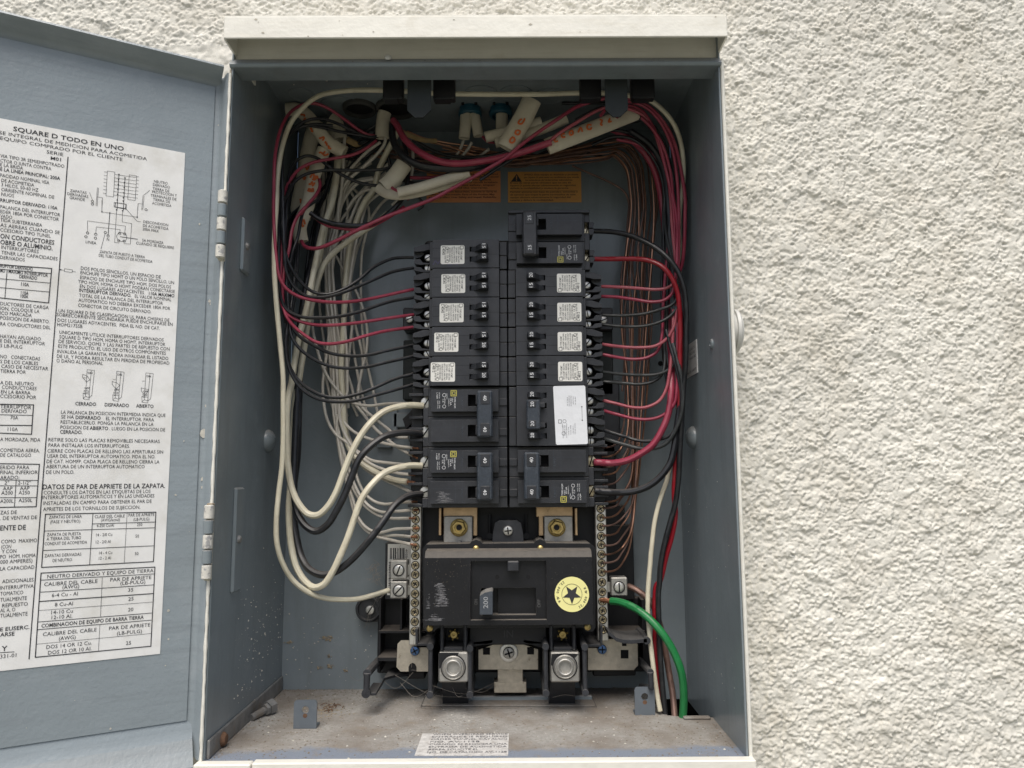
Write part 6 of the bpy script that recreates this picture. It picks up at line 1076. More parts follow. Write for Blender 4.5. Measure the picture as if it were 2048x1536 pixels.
for i in range(9):                                                                  # dark strands filling the top of the tangle
    x0, y0 = rx_.uniform(1180, 1400), rx_.uniform(900, 1050); x1 = rx_.uniform(620, 900); y1 = rx_.uniform(1000, 1350)
    wire(['T', (x0, y0, 46), ((x0*2+x1)/3, (y0*2+y1)/3+rx_.uniform(-60, 80), 42), ((x0+2*x1)/3, (y0+2*y1)/3+rx_.uniform(-90, 40), 38), (x1, y1, 36), (x1-40, y1+rx_.uniform(150, 300), 34), 'A', (rx_.uniform(560, 640), rx_.uniform(150, 300), 50), (rx_.uniform(540, 600), rx_.uniform(500, 700), 62), (rx_.uniform(560, 610), rx_.uniform(850, 1000), 66)], 40, 1.4, 'wblack', 'black strand in the dark tangle at top left', group='dark strands of the top left tangle')
for i in range(7):
    x0 = rx_.uniform(1250, 1500); y0 = rx_.uniform(1040, 1200)
    wire(['T', (x0, y0, 34), (x0+150, y0+rx_.uniform(20, 90), 30), (x0+380, y0+rx_.uniform(40, 120), 28), 'U', (rx_.uniform(-20, 60), rx_.uniform(1130, 1230), 27), (rx_.uniform(250, 350), rx_.uniform(1120, 1220), 27), (rx_.uniform(560, 640), rx_.uniform(1080, 1180), 28), (rx_.uniform(880, 960), rx_.uniform(1040, 1150), 28)], 30, .95 if i % 2 else 1.3, 'copperd' if i % 2 else 'wblack', ('dark strand running along the top behind the jackets', 'tarnished copper strand running along the top behind the jackets')[i % 2], 'wire', 'strands along the top')
for i in range(5):
    c_ = 700+i*75
    wire(['T', (1010+30*i, 1130+20*i, 30), (960+10*i, 1300, 26), 'A', (c_+160, 60, 22), (c_+110, 400, 18), (c_+110+rx_.uniform(-20, 20), 750, 14), (c_+130+rx_.uniform(-30, 30), 1100, 12), (c_+170+rx_.uniform(-20, 40), 1400, 12), 'C', (c_+230, 120, 13)], 20, 1.3, 'wwhite', 'white strand at the back of the left white bundle', 'neutral_wire', 'white strands at the back')
# --- loops at upper middle
wire(['A', (735, 95, 76), (800, 140, 76), (900, 172, 74), (1000, 186, 72), (1130, 186, 68), (1230, 150, 64), (1320, 85, 60), 'T', (1400, 1460, 58), (1440, 1360, 56), (1445, 1250, 54), (1435, 1130, 52), (1420, 1040, 50)], 60, 2.2, 'wblack', 'glossy black wire looping out of the marked cable jacket at upper left')
wire(['A', (750, 115, 72), (850, 182, 72), (960, 207, 70), (1080, 215, 68), (1180, 190, 64), (1300, 130, 58), (1420, 50, 52)], 60, 1.55, 'wpink', 'magenta wire hanging under the glossy black loop at upper left')
wire(['A', (668, 300, 70), (690, 335, 74), (730, 352, 78), (790, 352, 80), (880, 320, 82), (1000, 260, 84), (1150, 185, 86), (1300, 118, 87), (1450, 62, 88), 'T', (1640, 1450, 88), (1760, 1385, 88), (1900, 1310, 88), (2020, 1240, 88), 'U', (180, 1160, 88), (300, 1060, 88), (450, 950, 88), (600, 850, 88), (700, 785, 88), (800, 748, 88), (900, 722, 88), (1000, 712, 87), (1100, 728, 86), (1210, 765, 85), (1290, 830, 84), (1360, 920, 83), (1415, 1030, 82), (1450, 1150, 81), (1480, 1300, 80), (1500, 1450, 79), 'B', (1500, 100, 77), (1495, 300, 74), (1475, 480, 70), (1430, 580, 66), (1405, 625, 64)], 80, 1.6, 'wpink', 'long magenta wire crossing the whole cabinet from left jacket to the right side')
wire(['T', (1340, 880, 66), (1370, 920, 70), (1420, 1010, 76), (1500, 1090, 80), (1600, 1150, 83), (1720, 1190, 84), (1850, 1195, 85), (1980, 1180, 85), 'U', (100, 1165, 85), (250, 1130, 84), (380, 1090, 84), (490, 1050, 83), (520, 1040, 83)], 80, 3.0, 'wpink', 'thick magenta wire sweeping from the black conduit to the lettered jacket')
wire(['T', (1335, 900, 62), (1335, 1000, 68), (1370, 1090, 72), (1450, 1170, 76), (1560, 1215, 78), (1700, 1232, 79), (1850, 1232, 79), (2000, 1205, 78), 'U', (150, 1170, 77), (320, 1090, 76), (480, 1040, 75)], 76, 3.3, 'wblack', 'thick black wire curving beside the thick magenta one')
wire(['T', (1350, 1240, 50), (1400, 1285, 52), (1480, 1300, 54), (1600, 1300, 56), (1750, 1285, 58), (1880, 1265, 60)], 56, 1.5, 'wpink', 'magenta wire running into the horizontal cable jacket')
wire(['T', (1340, 1330, 60), (1330, 1370, 64), (1370, 1395, 68), (1400, 1390, 70)], 66, 1.5, 'wpink', 'short magenta bend between the two small cable jackets')
wire(['T', (1445, 1360, 64), (1560, 1500, 60), (1520, 1536, 58)], 60, 1.2, 'wblack', 'thin dark wire behind the horizontal jacket')
wire(['U', (0, 1318, 82), (160, 1210, 80), (330, 1110, 78), (500, 1060, 70), (700, 1010, 66), (900, 960, 64), (1080, 900, 64), (1180, 880, 64)], 80, 1.5, 'wblack', 'thin black wire following the long magenta wire at top right')
# --- right side hot wires
wire(['B', (815, 228, 62), (950, 232, 68), (1080, 255, 74), (1200, 300, 80), (1300, 360, 84), (1390, 440, 87), (1450, 530, 88), (1490, 640, 88), (1508, 780, 87), (1510, 950, 86), (1503, 1200, 84), (1485, 1430, 82), 'D', (1475, 150, 80), (1462, 400, 78), (1450, 600, 76), (1430, 750, 75), (1390, 900, 74), (1350, 1050, 74), (1322, 1200, 74), (1312, 1350, 74), 'H', (1305, 250, 74), (1308, 450, 74), (1318, 700, 74), (1332, 900, 74), (1350, 1100, 75), (1358, 1180, 76)], 74, 2.3, 'wblack', 'glossy black wire from the 25 amp breaker down through the floor', group=RH)
wire(['B', (820, 432, 62), (950, 432, 68), (1080, 430, 74), (1200, 436, 80), (1290, 462, 84), (1360, 512, 86), (1410, 585, 86), (1445, 680, 85), (1460, 800, 84), (1464, 950, 82), (1462, 1150, 80), (1462, 1300, 78), 'D', (1455, 100, 76), (1440, 300, 74), (1428, 480, 72), (1420, 700, 71), (1430, 830, 70), (1405, 990, 70), (1360, 1150, 69), (1315, 1330, 69), 'H', (1290, 200, 68), (1278, 350, 68), (1282, 500, 68), (1278, 650, 68), (1300, 850, 68), (1330, 1050, 69), (1345, 1170, 70)], 74, 2.15, 'wred', 'bright red wire from the 25 amp breaker down through the floor', group=RH)
R_ = [(([(890, 632, 56), (1000, 636, 62), (1150, 645, 68), (1280, 655, 72), (1360, 645, 74), (1410, 615, 75), (1432, 540, 75), (1425, 400, 74), (1405, 200, 73), (1395, 0, 72)], ['U', (1375, 1300, 72), (1320, 1100, 76), (1270, 950, 80), (1200, 850, 84), (1100, 800, 86), (1000, 780, 86), (880, 800, 86), (700, 900, 86), (560, 990, 84), (490, 1050, 82)]), 'wpinkf', 'faded pink wire to upper terminal of first right tandem breaker'),
 (([(890, 705, 56), (1000, 710, 62), (1120, 726, 68), (1250, 745, 72), (1340, 735, 75), (1400, 690, 77), (1425, 600, 78), (1440, 400, 78), (1440, 150, 77)], ['U', (1410, 1420, 77), (1390, 1250, 78), (1330, 1050, 82), (1250, 930, 84), (1180, 860, 85)]), 'wpink', 'magenta wire to lower terminal of first right tandem breaker'),
 (([(895, 842, 56), (1050, 845, 62), (1200, 832, 68), (1320, 800, 72), (1410, 762, 75), (1445, 700, 76), (1440, 550, 76), (1380, 350, 74), (1350, 150, 70)], ['U', (1350, 1480, 68), (1370, 1330, 70), (1385, 1200, 74), (1350, 1050, 78), (1270, 920, 80)]), 'wgrey', 'dark wire to upper terminal of second right tandem breaker'),
 (([(895, 910, 56), (1050, 926, 63), (1200, 921, 68), (1310, 895, 72), (1390, 850, 74), (1440, 785, 75), (1455, 650, 75), (1420, 450, 73), (1395, 200, 71)], ['U', (1390, 1450, 71), (1400, 1300, 74), (1350, 1100, 78)]), 'wgrey', 'dark wire to lower terminal of second right tandem breaker'),
 (([(895, 1055, 56), (1000, 1070, 61), (1150, 1080, 66), (1280, 1068, 70), (1370, 1010, 73), (1420, 920, 75), (1440, 800, 75), (1440, 600, 74), (1420, 400, 72)], []), 'wpinkf', 'pink wire to upper terminal of third right tandem breaker'),
 (([(900, 1130, 56), (1000, 1150, 60), (1120, 1165, 63), (1230, 1150, 65), (1300, 1100, 66), (1330, 1000, 66), (1338, 800, 65), (1360, 500, 64), (1390, 200, 64), (1385, 0, 64)], ['U', (1340, 1250, 66), (1250, 1120, 66), (1130, 1050, 66), (1000, 1020, 66)]), 'wpink', 'magenta wire to lower terminal of third right tandem breaker'),
 (([(900, 1258, 56), (1000, 1270, 61), (1150, 1280, 66), (1290, 1275, 70), (1380, 1240, 73), (1430, 1180, 75), (1452, 1080, 76), (1455, 900, 76), (1440, 700, 75)], []), 'wgrey', 'dark wire to upper terminal of fourth right tandem breaker'),
 (([(905, 1328, 56), (1050, 1340, 61), (1180, 1346, 64), (1270, 1325, 66), (1330, 1275, 67), (1352, 1180, 66), (1345, 1000, 64), (1352, 700, 62), (1362, 400, 62), (1350, 100, 62)], []), 'wgrey', 'dark wire to lower terminal of fourth right tandem breaker'),
 (([(900, 1465, 57), (1000, 1490, 62), (1120, 1518, 68), (1220, 1515, 72), (1310, 1470, 74), (1360, 1390, 75), (1388, 1250, 75), (1408, 1050, 74), (1415, 800, 72)], []), 'wpinkf', 'upper pink wire of the four-handle breaker')]
for (p0, p1), mt_, lab in R_: wire(['B']+p0+p1, 60, rw, mt_, lab, group=RH)
wire(['D', (905, 78, 57), (1020, 110, 62), (1150, 140, 68), (1280, 135, 73), (1370, 90, 76), (1425, 20, 78), 'B', (1440, 1380, 78), (1445, 1200, 77), (1445, 900, 75)], 60, rw, 'wpink', 'lower magenta wire of the four-handle breaker', group=RH)
wire(['D', (910, 222, 57), (1050, 265, 62), (1180, 300, 68), (1310, 290, 74), (1400, 250, 78), (1448, 180, 80), (1468, 60, 81), 'B', (1470, 1400, 81), (1440, 1250, 79), (1400, 1100, 76), (1360, 950, 72)], 60, rw, 'wblackd', 'upper dark wire of the four-handle breaker', group=RH)
wire(['D', (910, 283, 57), (1050, 325, 63), (1180, 355, 70), (1290, 350, 76), (1370, 310, 80), (1430, 220, 82), (1472, 100, 83), 'B', (1485, 1420, 83), (1475, 1300, 82), (1450, 1200, 80), (1410, 1050, 76)], 60, 1.75, 'wgrey', 'lower dark wire of the four-handle breaker', group=RH)
wire(['D', (835, 455, 62), (900, 458, 64), (980, 460, 67), (1080, 440, 71), (1180, 390, 74), (1260, 330, 76), (1320, 240, 77), (1368, 130, 77), (1390, 30, 76), 'B', (1398, 1400, 74), (1402, 1200, 66), (1385, 1000, 58), (1365, 700, 52), (1355, 400, 50), (1340, 100, 50), 'U', (1270, 1230, 50), (1150, 1060, 52), (1030, 975, 56), (940, 935, 60)], 60, 2.9, 'wpink', 'thick magenta wire to upper terminal of right 40 amp breaker', group=RH)
wire(['D', (845, 665, 62), (930, 672, 65), (1000, 675, 68), (1120, 668, 72), (1230, 630, 75), (1320, 560, 77), (1390, 460, 78), (1420, 350, 78), (1440, 200, 77), (1465, 30, 76), 'B', (1475, 1350, 76), (1480, 1150, 75), (1470, 900, 74), (1420, 600, 72), (1390, 300, 70), (1380, 50, 69), 'U', (1330, 1200, 68), (1240, 1060, 68), (1100, 960, 68)], 60, 2.9, 'wblackd', 'thick black wire to lower terminal of right 40 amp breaker', group=RH)
for i, (mt_, s_) in enumerate((('wpink', [(1000, 860, 84), (1080, 775, 84), (1180, 810, 84), (1250, 900, 83), (1310, 1040, 82), (1350, 1200, 80), (1385, 1350, 78), (1410, 1480, 76), (1425, 1700, 74), (1430, 2000, 72)]), ('wpink', [(880, 850, 86), (960, 760, 86), (1100, 745, 86), (1220, 790, 85), (1310, 880, 84), (1380, 1010, 83), (1420, 1150, 82), (1445, 1350, 80), (1455, 1600, 77), (1450, 2000, 74)]), ('wblack', [(930, 790, 78), (1100, 830, 78), (1210, 900, 78), (1300, 1010, 78), (1360, 1130, 78), (1410, 1280, 77), (1425, 1450, 75), (1415, 1750, 72), (1400, 2100, 70)]), ('wblack', [(820, 1060, 60), (980, 1000, 70), (1120, 1020, 69), (1230, 1110, 68), (1300, 1220, 67), (1345, 1380, 66), (1340, 1600, 64), (1350, 2000, 62), (1352, 2400, 60)]), ('wblack', [(600, 720, 62), (750, 705, 62), (900, 720, 62), (1050, 780, 62)]), ('wpink', [(1150, 1060, 62), (1250, 1130, 62), (1330, 1270, 62), (1370, 1400, 62), (1385, 1700, 62), (1360, 2200, 61), (1350, 2500, 60)]), ('wblack', [(640, 1010, 66), (850, 960, 66), (1040, 960, 66), (1180, 1020, 66), (1290, 1130, 66), (1330, 1300, 64)]))):
    wire(['U']+s_, 70, rw, mt_, ('magenta wire curving over the tab into the right bundle', 'outer magenta wire of the arch at top right', 'black wire in the arch at top right', 'deep black wire behind the arch at top right', 'short black wire along the top beside the upright jacket', 'inner magenta wire deep in the right bundle', 'black wire crossing under the lettered jacket')[i], group='wires in the top right arch')
wire(['B', (1455, 1000, 62), (1452, 1300, 62), 'D', (1445, 200, 62), (1400, 430, 64), (1370, 580, 66), (1320, 720, 68), (1280, 880, 70), (1258, 1050, 71), (1240, 1250, 72), (1228, 1430, 72), 'H', (1228, 400, 73), (1245, 600, 74), (1268, 800, 75), (1295, 1000, 76), (1318, 1120, 78)], 70, 2.0, 'wcream', 'cream wire with faint black lettering going down through the floor at right')
wire(['H', (1080, 205, 46), (1130, 225, 50), (1190, 265, 54), (1250, 320, 57), (1310, 470, 60), (1350, 650, 62), (1385, 850, 66), (1410, 1000, 70), (1425, 1170, 78)], 60, 2.6, 'copperd', 'bare stranded copper ground cable from the right lug through the floor')
wire(['H', (955, 315, 60), (1020, 322, 64), (1110, 355, 70), (1210, 420, 78), (1300, 510, 84), (1380, 620, 87), (1440, 740, 88), (1475, 850, 88), (1488, 950, 87), (1490, 1050, 86), (1482, 1180, 84)], 80, 3.15, 'green', 'thick green ground wire from the right terminal bar through the floor', tip=10)
# tape rings on the black floor wire
# --- bare copper grounds
CG = 'bare copper ground wires'; CL = 'thin bare copper ground wire running down right of the breakers'
ends = [(900, 345), (900, 415), (905, 490), (905, 545), (905, 620), (920, 745), (910, 790), (905, 860), (905, 920), (910, 990), (915, 1065), (910, 1130), (910, 1190), (915, 1255)]
rc_ = random.Random(5)
ORDN = ['lowest', 'second', 'third', 'fourth', 'fifth', 'sixth', 'seventh', 'eighth', 'ninth', 'tenth', 'eleventh', 'twelfth', 'thirteenth', 'uppermost']
for i, (ex, ey) in enumerate(ends):
    f = i/13; dep = 24+16*((i*5) % 7)/7; j = lambda a: rc_.uniform(-a, a)
    col = 1055+165*f+j(10)
    def xd(y): return 1062+(i % 3)*8+(col-1062)*(1-y/1300)
    p = ['D', (ex-8, ey, 58), (ex+40, ey-1, 55), (ex+88, ey-18, 50), (1020+12*f+(i % 3)*9, ey-62, 44), (xd(ey-180)-6, ey-170, dep+8)]
    if ey > 620: p.append((xd(ey-480), ey-480, dep+3))
    c1, c2, c3 = 1045+205*f+j(34), 1050+215*f+j(36), 1062+215*f+j(14); tx = 1085+205*f+j(22)
    p += ['B', (col+j(8), 1330, dep), (c1, 900, dep), (c2, 430, dep), (tx+4, 60, dep)]
    p += ['U', (tx-6, 1370, dep), (tx-34, 1235-80*f, dep+1), (tx-125, 1155-140*f+j(12), dep+2), (930, 1165-150*f+j(14), dep+3), (680, 1185-100*f+j(12), dep+3), (400, 1195-50*f+j(14), dep+2), (120, 1205-60*((i*3) % 4)/2, dep)]
    q0 = [(1700, 1080), (1500, 1010), (1300, 1130), (1050, 1090), (990, 1040)][i % 5]
    p += ['T', (q0[0]+220, q0[1]+55, dep), (q0[0], q0[1], dep+4)]
    wire(p, 30, .88, 'copper' if i % 2 else 'copperd', 'bare copper wire entering right terminal bar, %s%s' % (ORDN[13-i], '' if i in (0, 13) else ' from lowest'), 'copper_wire', CG, n=7)
wire(['F', (1000, 745, 18), (1200, 830, 18), (1330, 890, 18), (1430, 960, 18), (1465, 1050, 18), (1455, 1200, 18), (1440, 1450, 18), 'B', (1040, 500, 18), (1030, 800, 18), (1060, 1100, 20), (1040, 1400, 22)], 18, 1.0, 'copperd', 'copper ground wire bending lowest under the others, beside the orange label', 'copper_wire', CG, n=7)
for i, s_ in enumerate(([(990, 1035, 40), (1100, 1080, 38), (1220, 1130, 34)], [(1000, 1080, 38), (1150, 1120, 36), (1300, 1170, 32)], [(1440, 960, 46), (1560, 1010, 44), (1700, 1040, 40), (1900, 1070, 34), (2040, 1100, 30)], [(1450, 985, 44), (1600, 1030, 40), (1800, 1080, 34), (2040, 1130, 28)], [(990, 1060, 36), (1180, 1140, 33), (1500, 1140, 28), (1900, 1140, 26)])):
    wire(['T']+s_, 40, .95, 'copper', ('upper copper strand below the wide left jacket', 'lower copper strand below the wide left jacket', 'upper copper strand leaving the brown paper at middle conduit', 'lower copper strand leaving the brown paper at middle conduit', 'long copper strand passing lowest behind the top tangle')[i], 'copper_wire', 'copper stubs at the top', n=7)

# ------------------------------------------------------------------ cable jackets and connectors
def jacket(spec, d, r, label, flat=.62, marks=None, name='cable_jacket', mt='jacket', group=None):
    P_ = clampx(trace(spec, d), r*.001); q = MB(); q.tube(P_, r*.001, 14, flat=flat, caps=False); q.tube(P_, r*.00082, 14, flat=flat*.9, caps=False)
    n = 14; Rr = resample(P_, 5); N = len(Rr); b0 = 0; b1 = N*n                                   # rims join outer and inner skins
    for e in (0, N-1):
        for k in range(n): q.f.append([b0+e*n+k, b0+e*n+(k+1) % n, b1+e*n+(k+1) % n, b1+e*n+k]); q.m.append(0)
    o = q.build(name, M[mt], None, True, recalc=False); tag(o, label, 'cable jacket', group)
    if marks:
        for st in marks:
            t_ = MB(); pts = [np.array(PX(*fr(st[0], x, y), d/1000.0+r*flat*.001+.0006)) for x, y in st[1]]; t_.tube(pts, .00085, 6, flat=.35, steps=4)
            t_.build('marker_stroke', M['marker'], o, True, recalc=False)
    return o
def scrib(fk, x, y, ang, sc, seed):
    """a handwritten-looking stroke near a point"""
    rr = random.Random(seed); c, s_ = math.cos(ang), math.sin(ang); pts = []
    for k in range(5):
        a, b_ = (k-2)*5*sc, rr.uniform(-9, 9)*sc; pts.append((x+a*c-b_*s_, y+a*s_+b_*c))
    return (fk, pts)
jacket(['T', (555, 700), (640, 760), (720, 860), (790, 950), (850, 1030), (930, 1085), (985, 1115)], 62, 6.2, 'folded cream jacket slanting down at upper left, orange marker on it', marks=[scrib('T', x, y, .9, 1.6, i) for i, (x, y) in enumerate(((680, 840), (700, 880), (820, 1010), (850, 1050), (865, 1085), (750, 945)))])
jacket(['T', (835, 1090), (800, 1180), (765, 1270), (740, 1370), (715, 1500), 'A', (655, 200), (668, 305)], 58, 6.4, 'long cream jacket with orange marker hanging beside the left bundle', marks=[scrib('T', x, y, .25, 2.0, 20+i) for i, (x, y) in enumerate(((820, 1110), (845, 1130), (755, 1290), (770, 1300), (745, 1340), (740, 1385), (735, 1395)))]+[scrib('A', 680, 160, .2, 1.8, 40), scrib('A', 670, 180, .1, 1.8, 41)])
jacket(['T', (780, 880), (740, 1010), (710, 1150), (690, 1280), (665, 1400), (645, 1536), 'A', (660, 90), (735, 98)], 40, 7.0, 'cream jacket behind the marked one at far upper left', marks=[scrib('T', x, y, .5, 1.8, 60+i) for i, (x, y) in enumerate(((715, 1210), (712, 1230), (695, 1300), (670, 1470)))])
jacket(['T', (880, 800), (905, 900), (945, 1025)], 44, 8.2, 'wide cream jacket dropping from the left ceiling conduit')
jacket(['T', (1280, 770), (1270, 850), (1262, 920), (1258, 1010)], 56, 6.2, 'cream jacket split open at the middle conduit')
jacket(['T', (1420, 1200), (1370, 1270), (1320, 1330), (1275, 1370)], 62, 8.0, 'short wide cream jacket with torn end at upper left of middle')
jacket(['T', (1895, 1262), (1720, 1315), (1540, 1370), (1375, 1410)], 74, 4.6, 'straight cream jacket lying level in front of the red-orange label', flat=.8)
jacket(['T', (1230, 1370, 60), (1300, 1415, 64), (1400, 1425, 66), (1550, 1400, 66), (1750, 1340, 64), (1900, 1290, 60)], 62, 5.0, 'cream jacket curving under the straight level one', flat=.6)
jacket(['F', (672, 205), (600, 350), (530, 470), (455, 600)], 84, 8.6, 'upright cream jacket lettered in orange beside blue connectors', flat=.45, marks=[('F', [(590, 360), (570, 372), (560, 395), (585, 400), (605, 375), (612, 355)]), ('F', [(545, 450), (535, 478), (560, 488), (575, 460), (550, 452)]), ('F', [(520, 505), (500, 520), (490, 545), (510, 555), (530, 535), (522, 508)])])
jacket(['F', (1530, 300), (1300, 392), (1050, 490), (795, 588)], 78, 7.6, 'long cream jacket lettered in orange slanting across the top right', flat=.45, marks=[('F', [(1310, 355), (1300, 385), (1325, 378)]), ('F', [(1225, 365), (1245, 372), (1235, 405), (1250, 412)]), ('F', [(1160, 410), (1130, 408), (1125, 440), (1150, 445), (1160, 428)]), ('F', [(1085, 465), (1070, 430), (1050, 470)]), ('F', [(1010, 480), (1000, 455), (980, 468), (985, 492), (1010, 482)]), ('F', [(940, 478), (915, 485), (920, 510), (945, 505)]), ('F', [(870, 525), (850, 520), (862, 545), (885, 540)])])
jacket(['F', (748, 385), (600, 425), (450, 470), (290, 510)], 72, 5.0, 'upper of two thin cream jackets below the blue connectors', flat=.8)
jacket(['F', (952, 355), (780, 430), (560, 505), (370, 555)], 72, 5.0, 'lower of two thin cream jackets below the blue connectors', flat=.8)
jacket(['F', (130, 320), (125, 420), (115, 520)], 50, 5.2, 'cream cable leaving the left blue connector, left one', flat=.7)
jacket(['F', (200, 320), (215, 400), (235, 500)], 50, 4.8, 'cream cable leaving the left blue connector, right one', flat=.7)
jacket(['F', (425, 320), (425, 390), (425, 460)], 50, 5.6, 'cream cable leaving the right blue connector', flat=.7)
q = MB(); P_ = trace(['T', (1400, 960, 50), (1480, 1000, 48), (1560, 1025, 46), (1660, 1030, 42)], 46); q.tube(P_, .0022, 8, flat=.5); tag(q.build('paper_wrap', M['kraft'], None, True, recalc=False), 'torn brown paper wrap round copper wire at the middle conduit', 'paper')
q = MB(); P_ = trace(['T', (1000, 1020, 44), (1060, 1050, 42), (1140, 1085, 38)], 44); q.tube(P_, .0030, 8, flat=.4); tag(q.build('paper_wrap', M['kraft'], None, True, recalc=False), 'torn brown paper wrap near the left conduit', 'paper')
for i, (px, py) in enumerate(((164, 235), (415, 238))):
    x, y = fr('F', px, py); A = PX(x, y, .048); root = thing('cable_connector', ('left', 'right')[i]+' blue plastic cable connector in the cabinet ceiling', 'connector', group='blue cable connectors')
    zb = PX(*fr('F', px, 340), .048)[2]
    q = MB(); q.lathe((A[0], A[1], .5298), (0, 0, -1), [(.0098, 0), (.0098, (.5298-zb)*.42), (.0108, (.5298-zb)*.5), (.0108, (.5298-zb)*.86), (.0098, .5298-zb), (.0080, .5298-zb), (.0078, (.5298-zb)*.7)], 24); q.build('collar', M['blueconn'], root)
    q = MB()
    for s_ in (-1, 1): q.box(A[0]+s_*.006-.0012, A[0]+s_*.006+.0012, A[1]-.0114, A[1]-.0100, zb+.006, zb+.013)
    q.build('latch', M['hole'], root)
for (px, py, r_, lab) in ((720, 232, .0155, 'grey conduit bushing in the ceiling at upper left'), (793, 215, .0185, 'grey conduit bushing in the ceiling behind the left clip')):
    A = PX(px, py, .050); root = thing('conduit_bushing', lab, 'bushing')
    q = MB(); q.lathe((A[0], -.052, .5297), (0, 0, -1), [(r_, 0), (r_, .003), (r_*.95, .0042), (r_*.84, .0042), (r_*.82, 0)], 28); q.build('ring', M['bluec2'], root)
    q = MB(); q.cyl((A[0], -.052, .529), (0, 0, -1), r_*.77, .0006, 24); q.build('bore', M['hole'], root)

# ------------------------------------------------------------------ dirt, specks and cobwebs
rr = random.Random(3); q = MB()
def speck(q, p, r, nrm):
    nrm = np.array(nrm, float); t = np.array([1., 0, 0]) if abs(nrm[0]) < .8 else np.array([0, 1., 0]); e1 = np.cross(nrm, t); e2 = np.cross(nrm, e1); a0 = rr.uniform(0, 6); el = rr.uniform(.4, 1)
    V = [p+e1*r*math.cos(a0+k*1.57)*el+e2*r*math.sin(a0+k*1.57) for k in range(4)]+[p+nrm*r*rr.uniform(.3, .9)]
    q.add(V, [(0, 1, 4), (1, 2, 4), (2, 3, 4), (3, 0, 4)])
for k in range(5200):
    x = rr.uniform(-.180, .182); y = -.172*rr.random()**1.5
    if x > nx-.004 and y > ny-.012: continue
    if rr.random() < .5: x = rr.choice((-1, 1))*min(.18, abs(rr.gauss(.15, .03))); 
    if x > nx-.004 and y > ny-.012: continue
    speck(q, np.array((x, y, .0001)), rr.choice((.0002, .0003, .0003, .0004, .0005, .0009)), (0, 0, 1))
tag(tag(q.build('floor_grit', M['dirt'], None), 'brown grit and crumbs strewn over the cabinet floor', 'dirt'), kind='stuff')
q = MB()
for k in range(230): 
    x = rr.uniform(-.178, .18); y = rr.uniform(-.17, -.004)
    if x > nx-.004 and y > ny-.012: continue
    speck(q, np.array((x, y, .0001)), rr.choice((.0003, .0004, .0004, .0006, .0011)), (0, 0, 1))
tag(tag(q.build('paint_flakes', M['flake'], None), 'pale paint flakes scattered on the cabinet floor', 'paint flakes'), kind='stuff')
q = MB()
for (px, py, w_, n_) in ((655, 1276, 10, 46), (578, 1284, 8, 20), (658, 1312, 5, 14), (662, 1332, 7, 22), (640, 1335, 6, 14), (690, 1342, 4, 10)):      # mud crumbs stuck to the back and side wall
    for k in range(n_):
        A = PX(px+rr.gauss(0, w_*.55), py+rr.gauss(0, w_*.3), .0003); speck(q, np.array((max(A[0], -HW+.001), -.0003, A[2])), rr.choice((.0004, .0006, .0009, .0013)), (0, -1, 0))
for k in range(150):
    A = PXZ(650+rr.gauss(0, 26), 1420+rr.gauss(0, 9), 0); speck(q, np.array((max(A[0], -HW+.004), A[1], .0003)), rr.choice((.0004, .0006, .0010)), (0, 0, 1))
tag(tag(q.build('mud_crumbs', mat('tan_mud', (.30, .25, .175), .95, var=.4, vscale=500), None), 'tan mud crumbs stuck low on the back wall and left floor corner', 'dirt'), kind='stuff')
q = MB()
for k in range(16):
    A = PXZ(rr.gauss(662, 14), rr.gauss(1418, 5), 0); a = rr.uniform(0, 6.3); L_ = rr.uniform(.003, .008); z_ = rr.uniform(.0006, .003)
    q.tube([A+np.array((0, 0, .0005)), A+np.array((L_*.5*math.cos(a), L_*.5*math.sin(a), z_)), A+np.array((L_*math.cos(a+.5), L_*math.sin(a+.5), .0005))], .0003, 5, steps=3)
tag(tag(q.build('dry_leaf_bits', M['rust'], None, recalc=False), 'dry brown leaf bits behind the left floor tab', 'debris'), kind='stuff')
q = MB()
for k in range(170):
    y = rr.uniform(-.12, -.005); z = abs(rr.gauss(.05, .03))+.012; speck(q, np.array((-HW, y, z)), rr.choice((.0003, .0004, .0006, .0010)), (1, 0, 0))
for k in range(60): speck(q, np.array((rr.uniform(-.18, -.10), -.0002, abs(rr.gauss(.03, .025)))), rr.choice((.0003, .0005, .0009)), (0, -1, 0))
for k in range(40): speck(q, np.array((HW, rr.uniform(-.15, -.01), rr.uniform(.01, .2))), rr.choice((.0003, .0004, .0006)), (-1, 0, 0))
for k in range(70): speck(q, np.array(DP(rr.uniform(.01, .2), rr.uniform(.03, .48), .0)), rr.choice((.0003, .0004)), DN)
tag(tag(q.build('paint_splatter', M['flake'], None), 'small pale specks splattered on the cabinet walls', 'splatter'), kind='stuff')
q = MB()
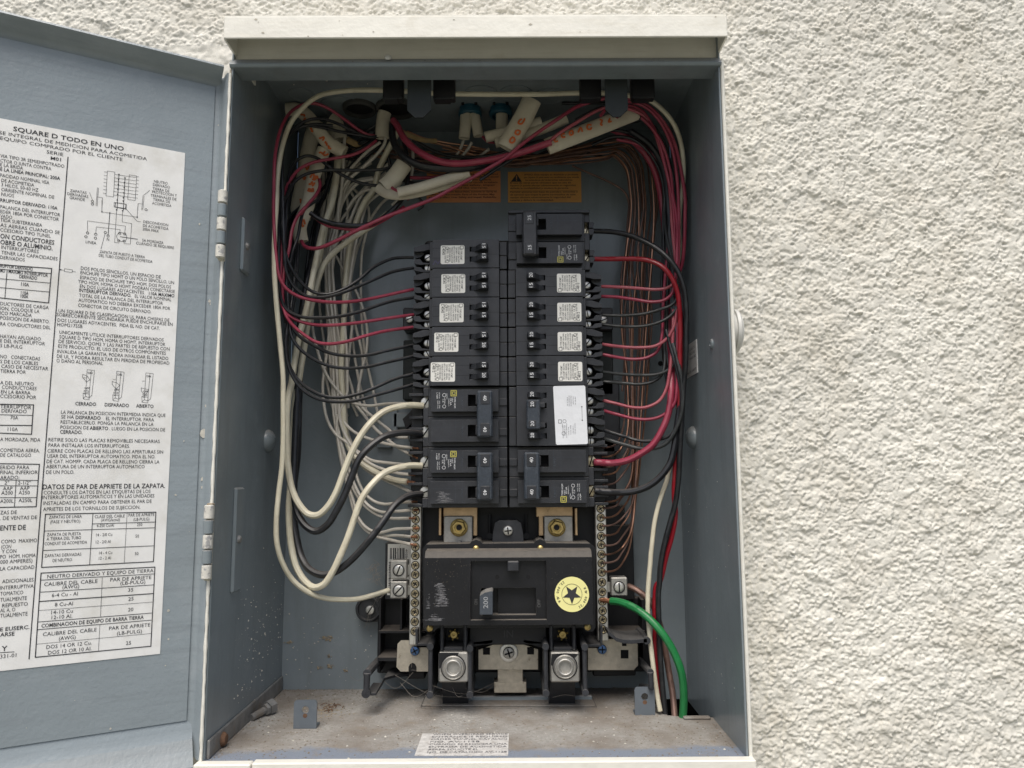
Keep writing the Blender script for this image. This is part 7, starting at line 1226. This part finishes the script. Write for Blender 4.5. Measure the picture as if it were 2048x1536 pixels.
for k in range(260):
    x = rr.uniform(X0+.002, X1-.002); z = ZT_-.004-abs(rr.gauss(0, .02)); 
    if z < ZB_+.002 or (rx0 < x < rx1 and rz0 < z < rz1): continue
    speck(q, np.array((x, W0-.00005, z)), rr.choice((.00015, .0002, .0003)), (0, -1, 0))
for k in range(200): speck(q, np.array((rr.uniform(X0, X1), rr.uniform(W0+.002, W1), ZT_+.0016)), rr.choice((.0003, .0004, .0005)), (0, 0, 1))
tag(q.build('dust_specks', M['dirt'], mbk), kind='stuff')
q = MB()
def strand(a, b_, sag, r=.00009):
    a = np.array(a); b_ = np.array(b_); q.tube([a, (a+b_)/2+np.array((0, -.002, -sag)), b_], r, 4, steps=6)
for (x0, y0, d0), (x1, y1, d1), sg in (((738, 1225, 18), (730, 1250, 10), .003), ((740, 1224, 18), (727, 1256, 8), .004), ((742, 1222, 18), (735, 1262, 6), .003), ((760, 1180, 60), (735, 1220, 18), .004), ((750, 1130, 20), (772, 1180, 50), .004), ((748, 1150, 12), (790, 1120, 60), .006), ((822, 1080, 58), (800, 1165, 58), .004), ((836, 1190, 60), (823, 1335, 52), .002), ((826, 1345, 50), (760, 1356, 60), .010), ((790, 1350, 55), (935, 1395, 60), .006), ((860, 1370, 80), (998, 1362, 50), .008), ((823, 1340, 52), (865, 1320, 84), .003), ((800, 1365, 60), (860, 1378, 84), .008), ((930, 1376, 70), (1000, 1360, 46), .006), ((735, 1348, 84), (700, 1352, 2), .004), ((1150, 1300, 80), (1128, 1270, 64), .003), ((1240, 1010, 20), (1262, 1040, 20), .002), ((905, 1375, 70), (925, 1392, 74), .003), ((1105, 1395, 66), (1150, 1392, 66), -.002), ((812, 1060, 58), (790, 1110, 30), .003)): strand(PX(x0, y0, d0/1000), PX(x1, y1, d1/1000), sg)
for k in range(26):
    a = PX(rr.uniform(735, 760), rr.uniform(1125, 1165), .012); q.tube([a, a+np.array((rr.uniform(-.004, .004), -.002, rr.uniform(-.004, .004))), a+np.array((rr.uniform(-.006, .006), -.001, rr.uniform(-.006, .006)))], .00012, 4, steps=4)
tag(tag(q.build('cobwebs', M['web'], None, recalc=False), 'fine cobweb threads round the lower left terminals and lugs', 'cobweb'), kind='stuff')
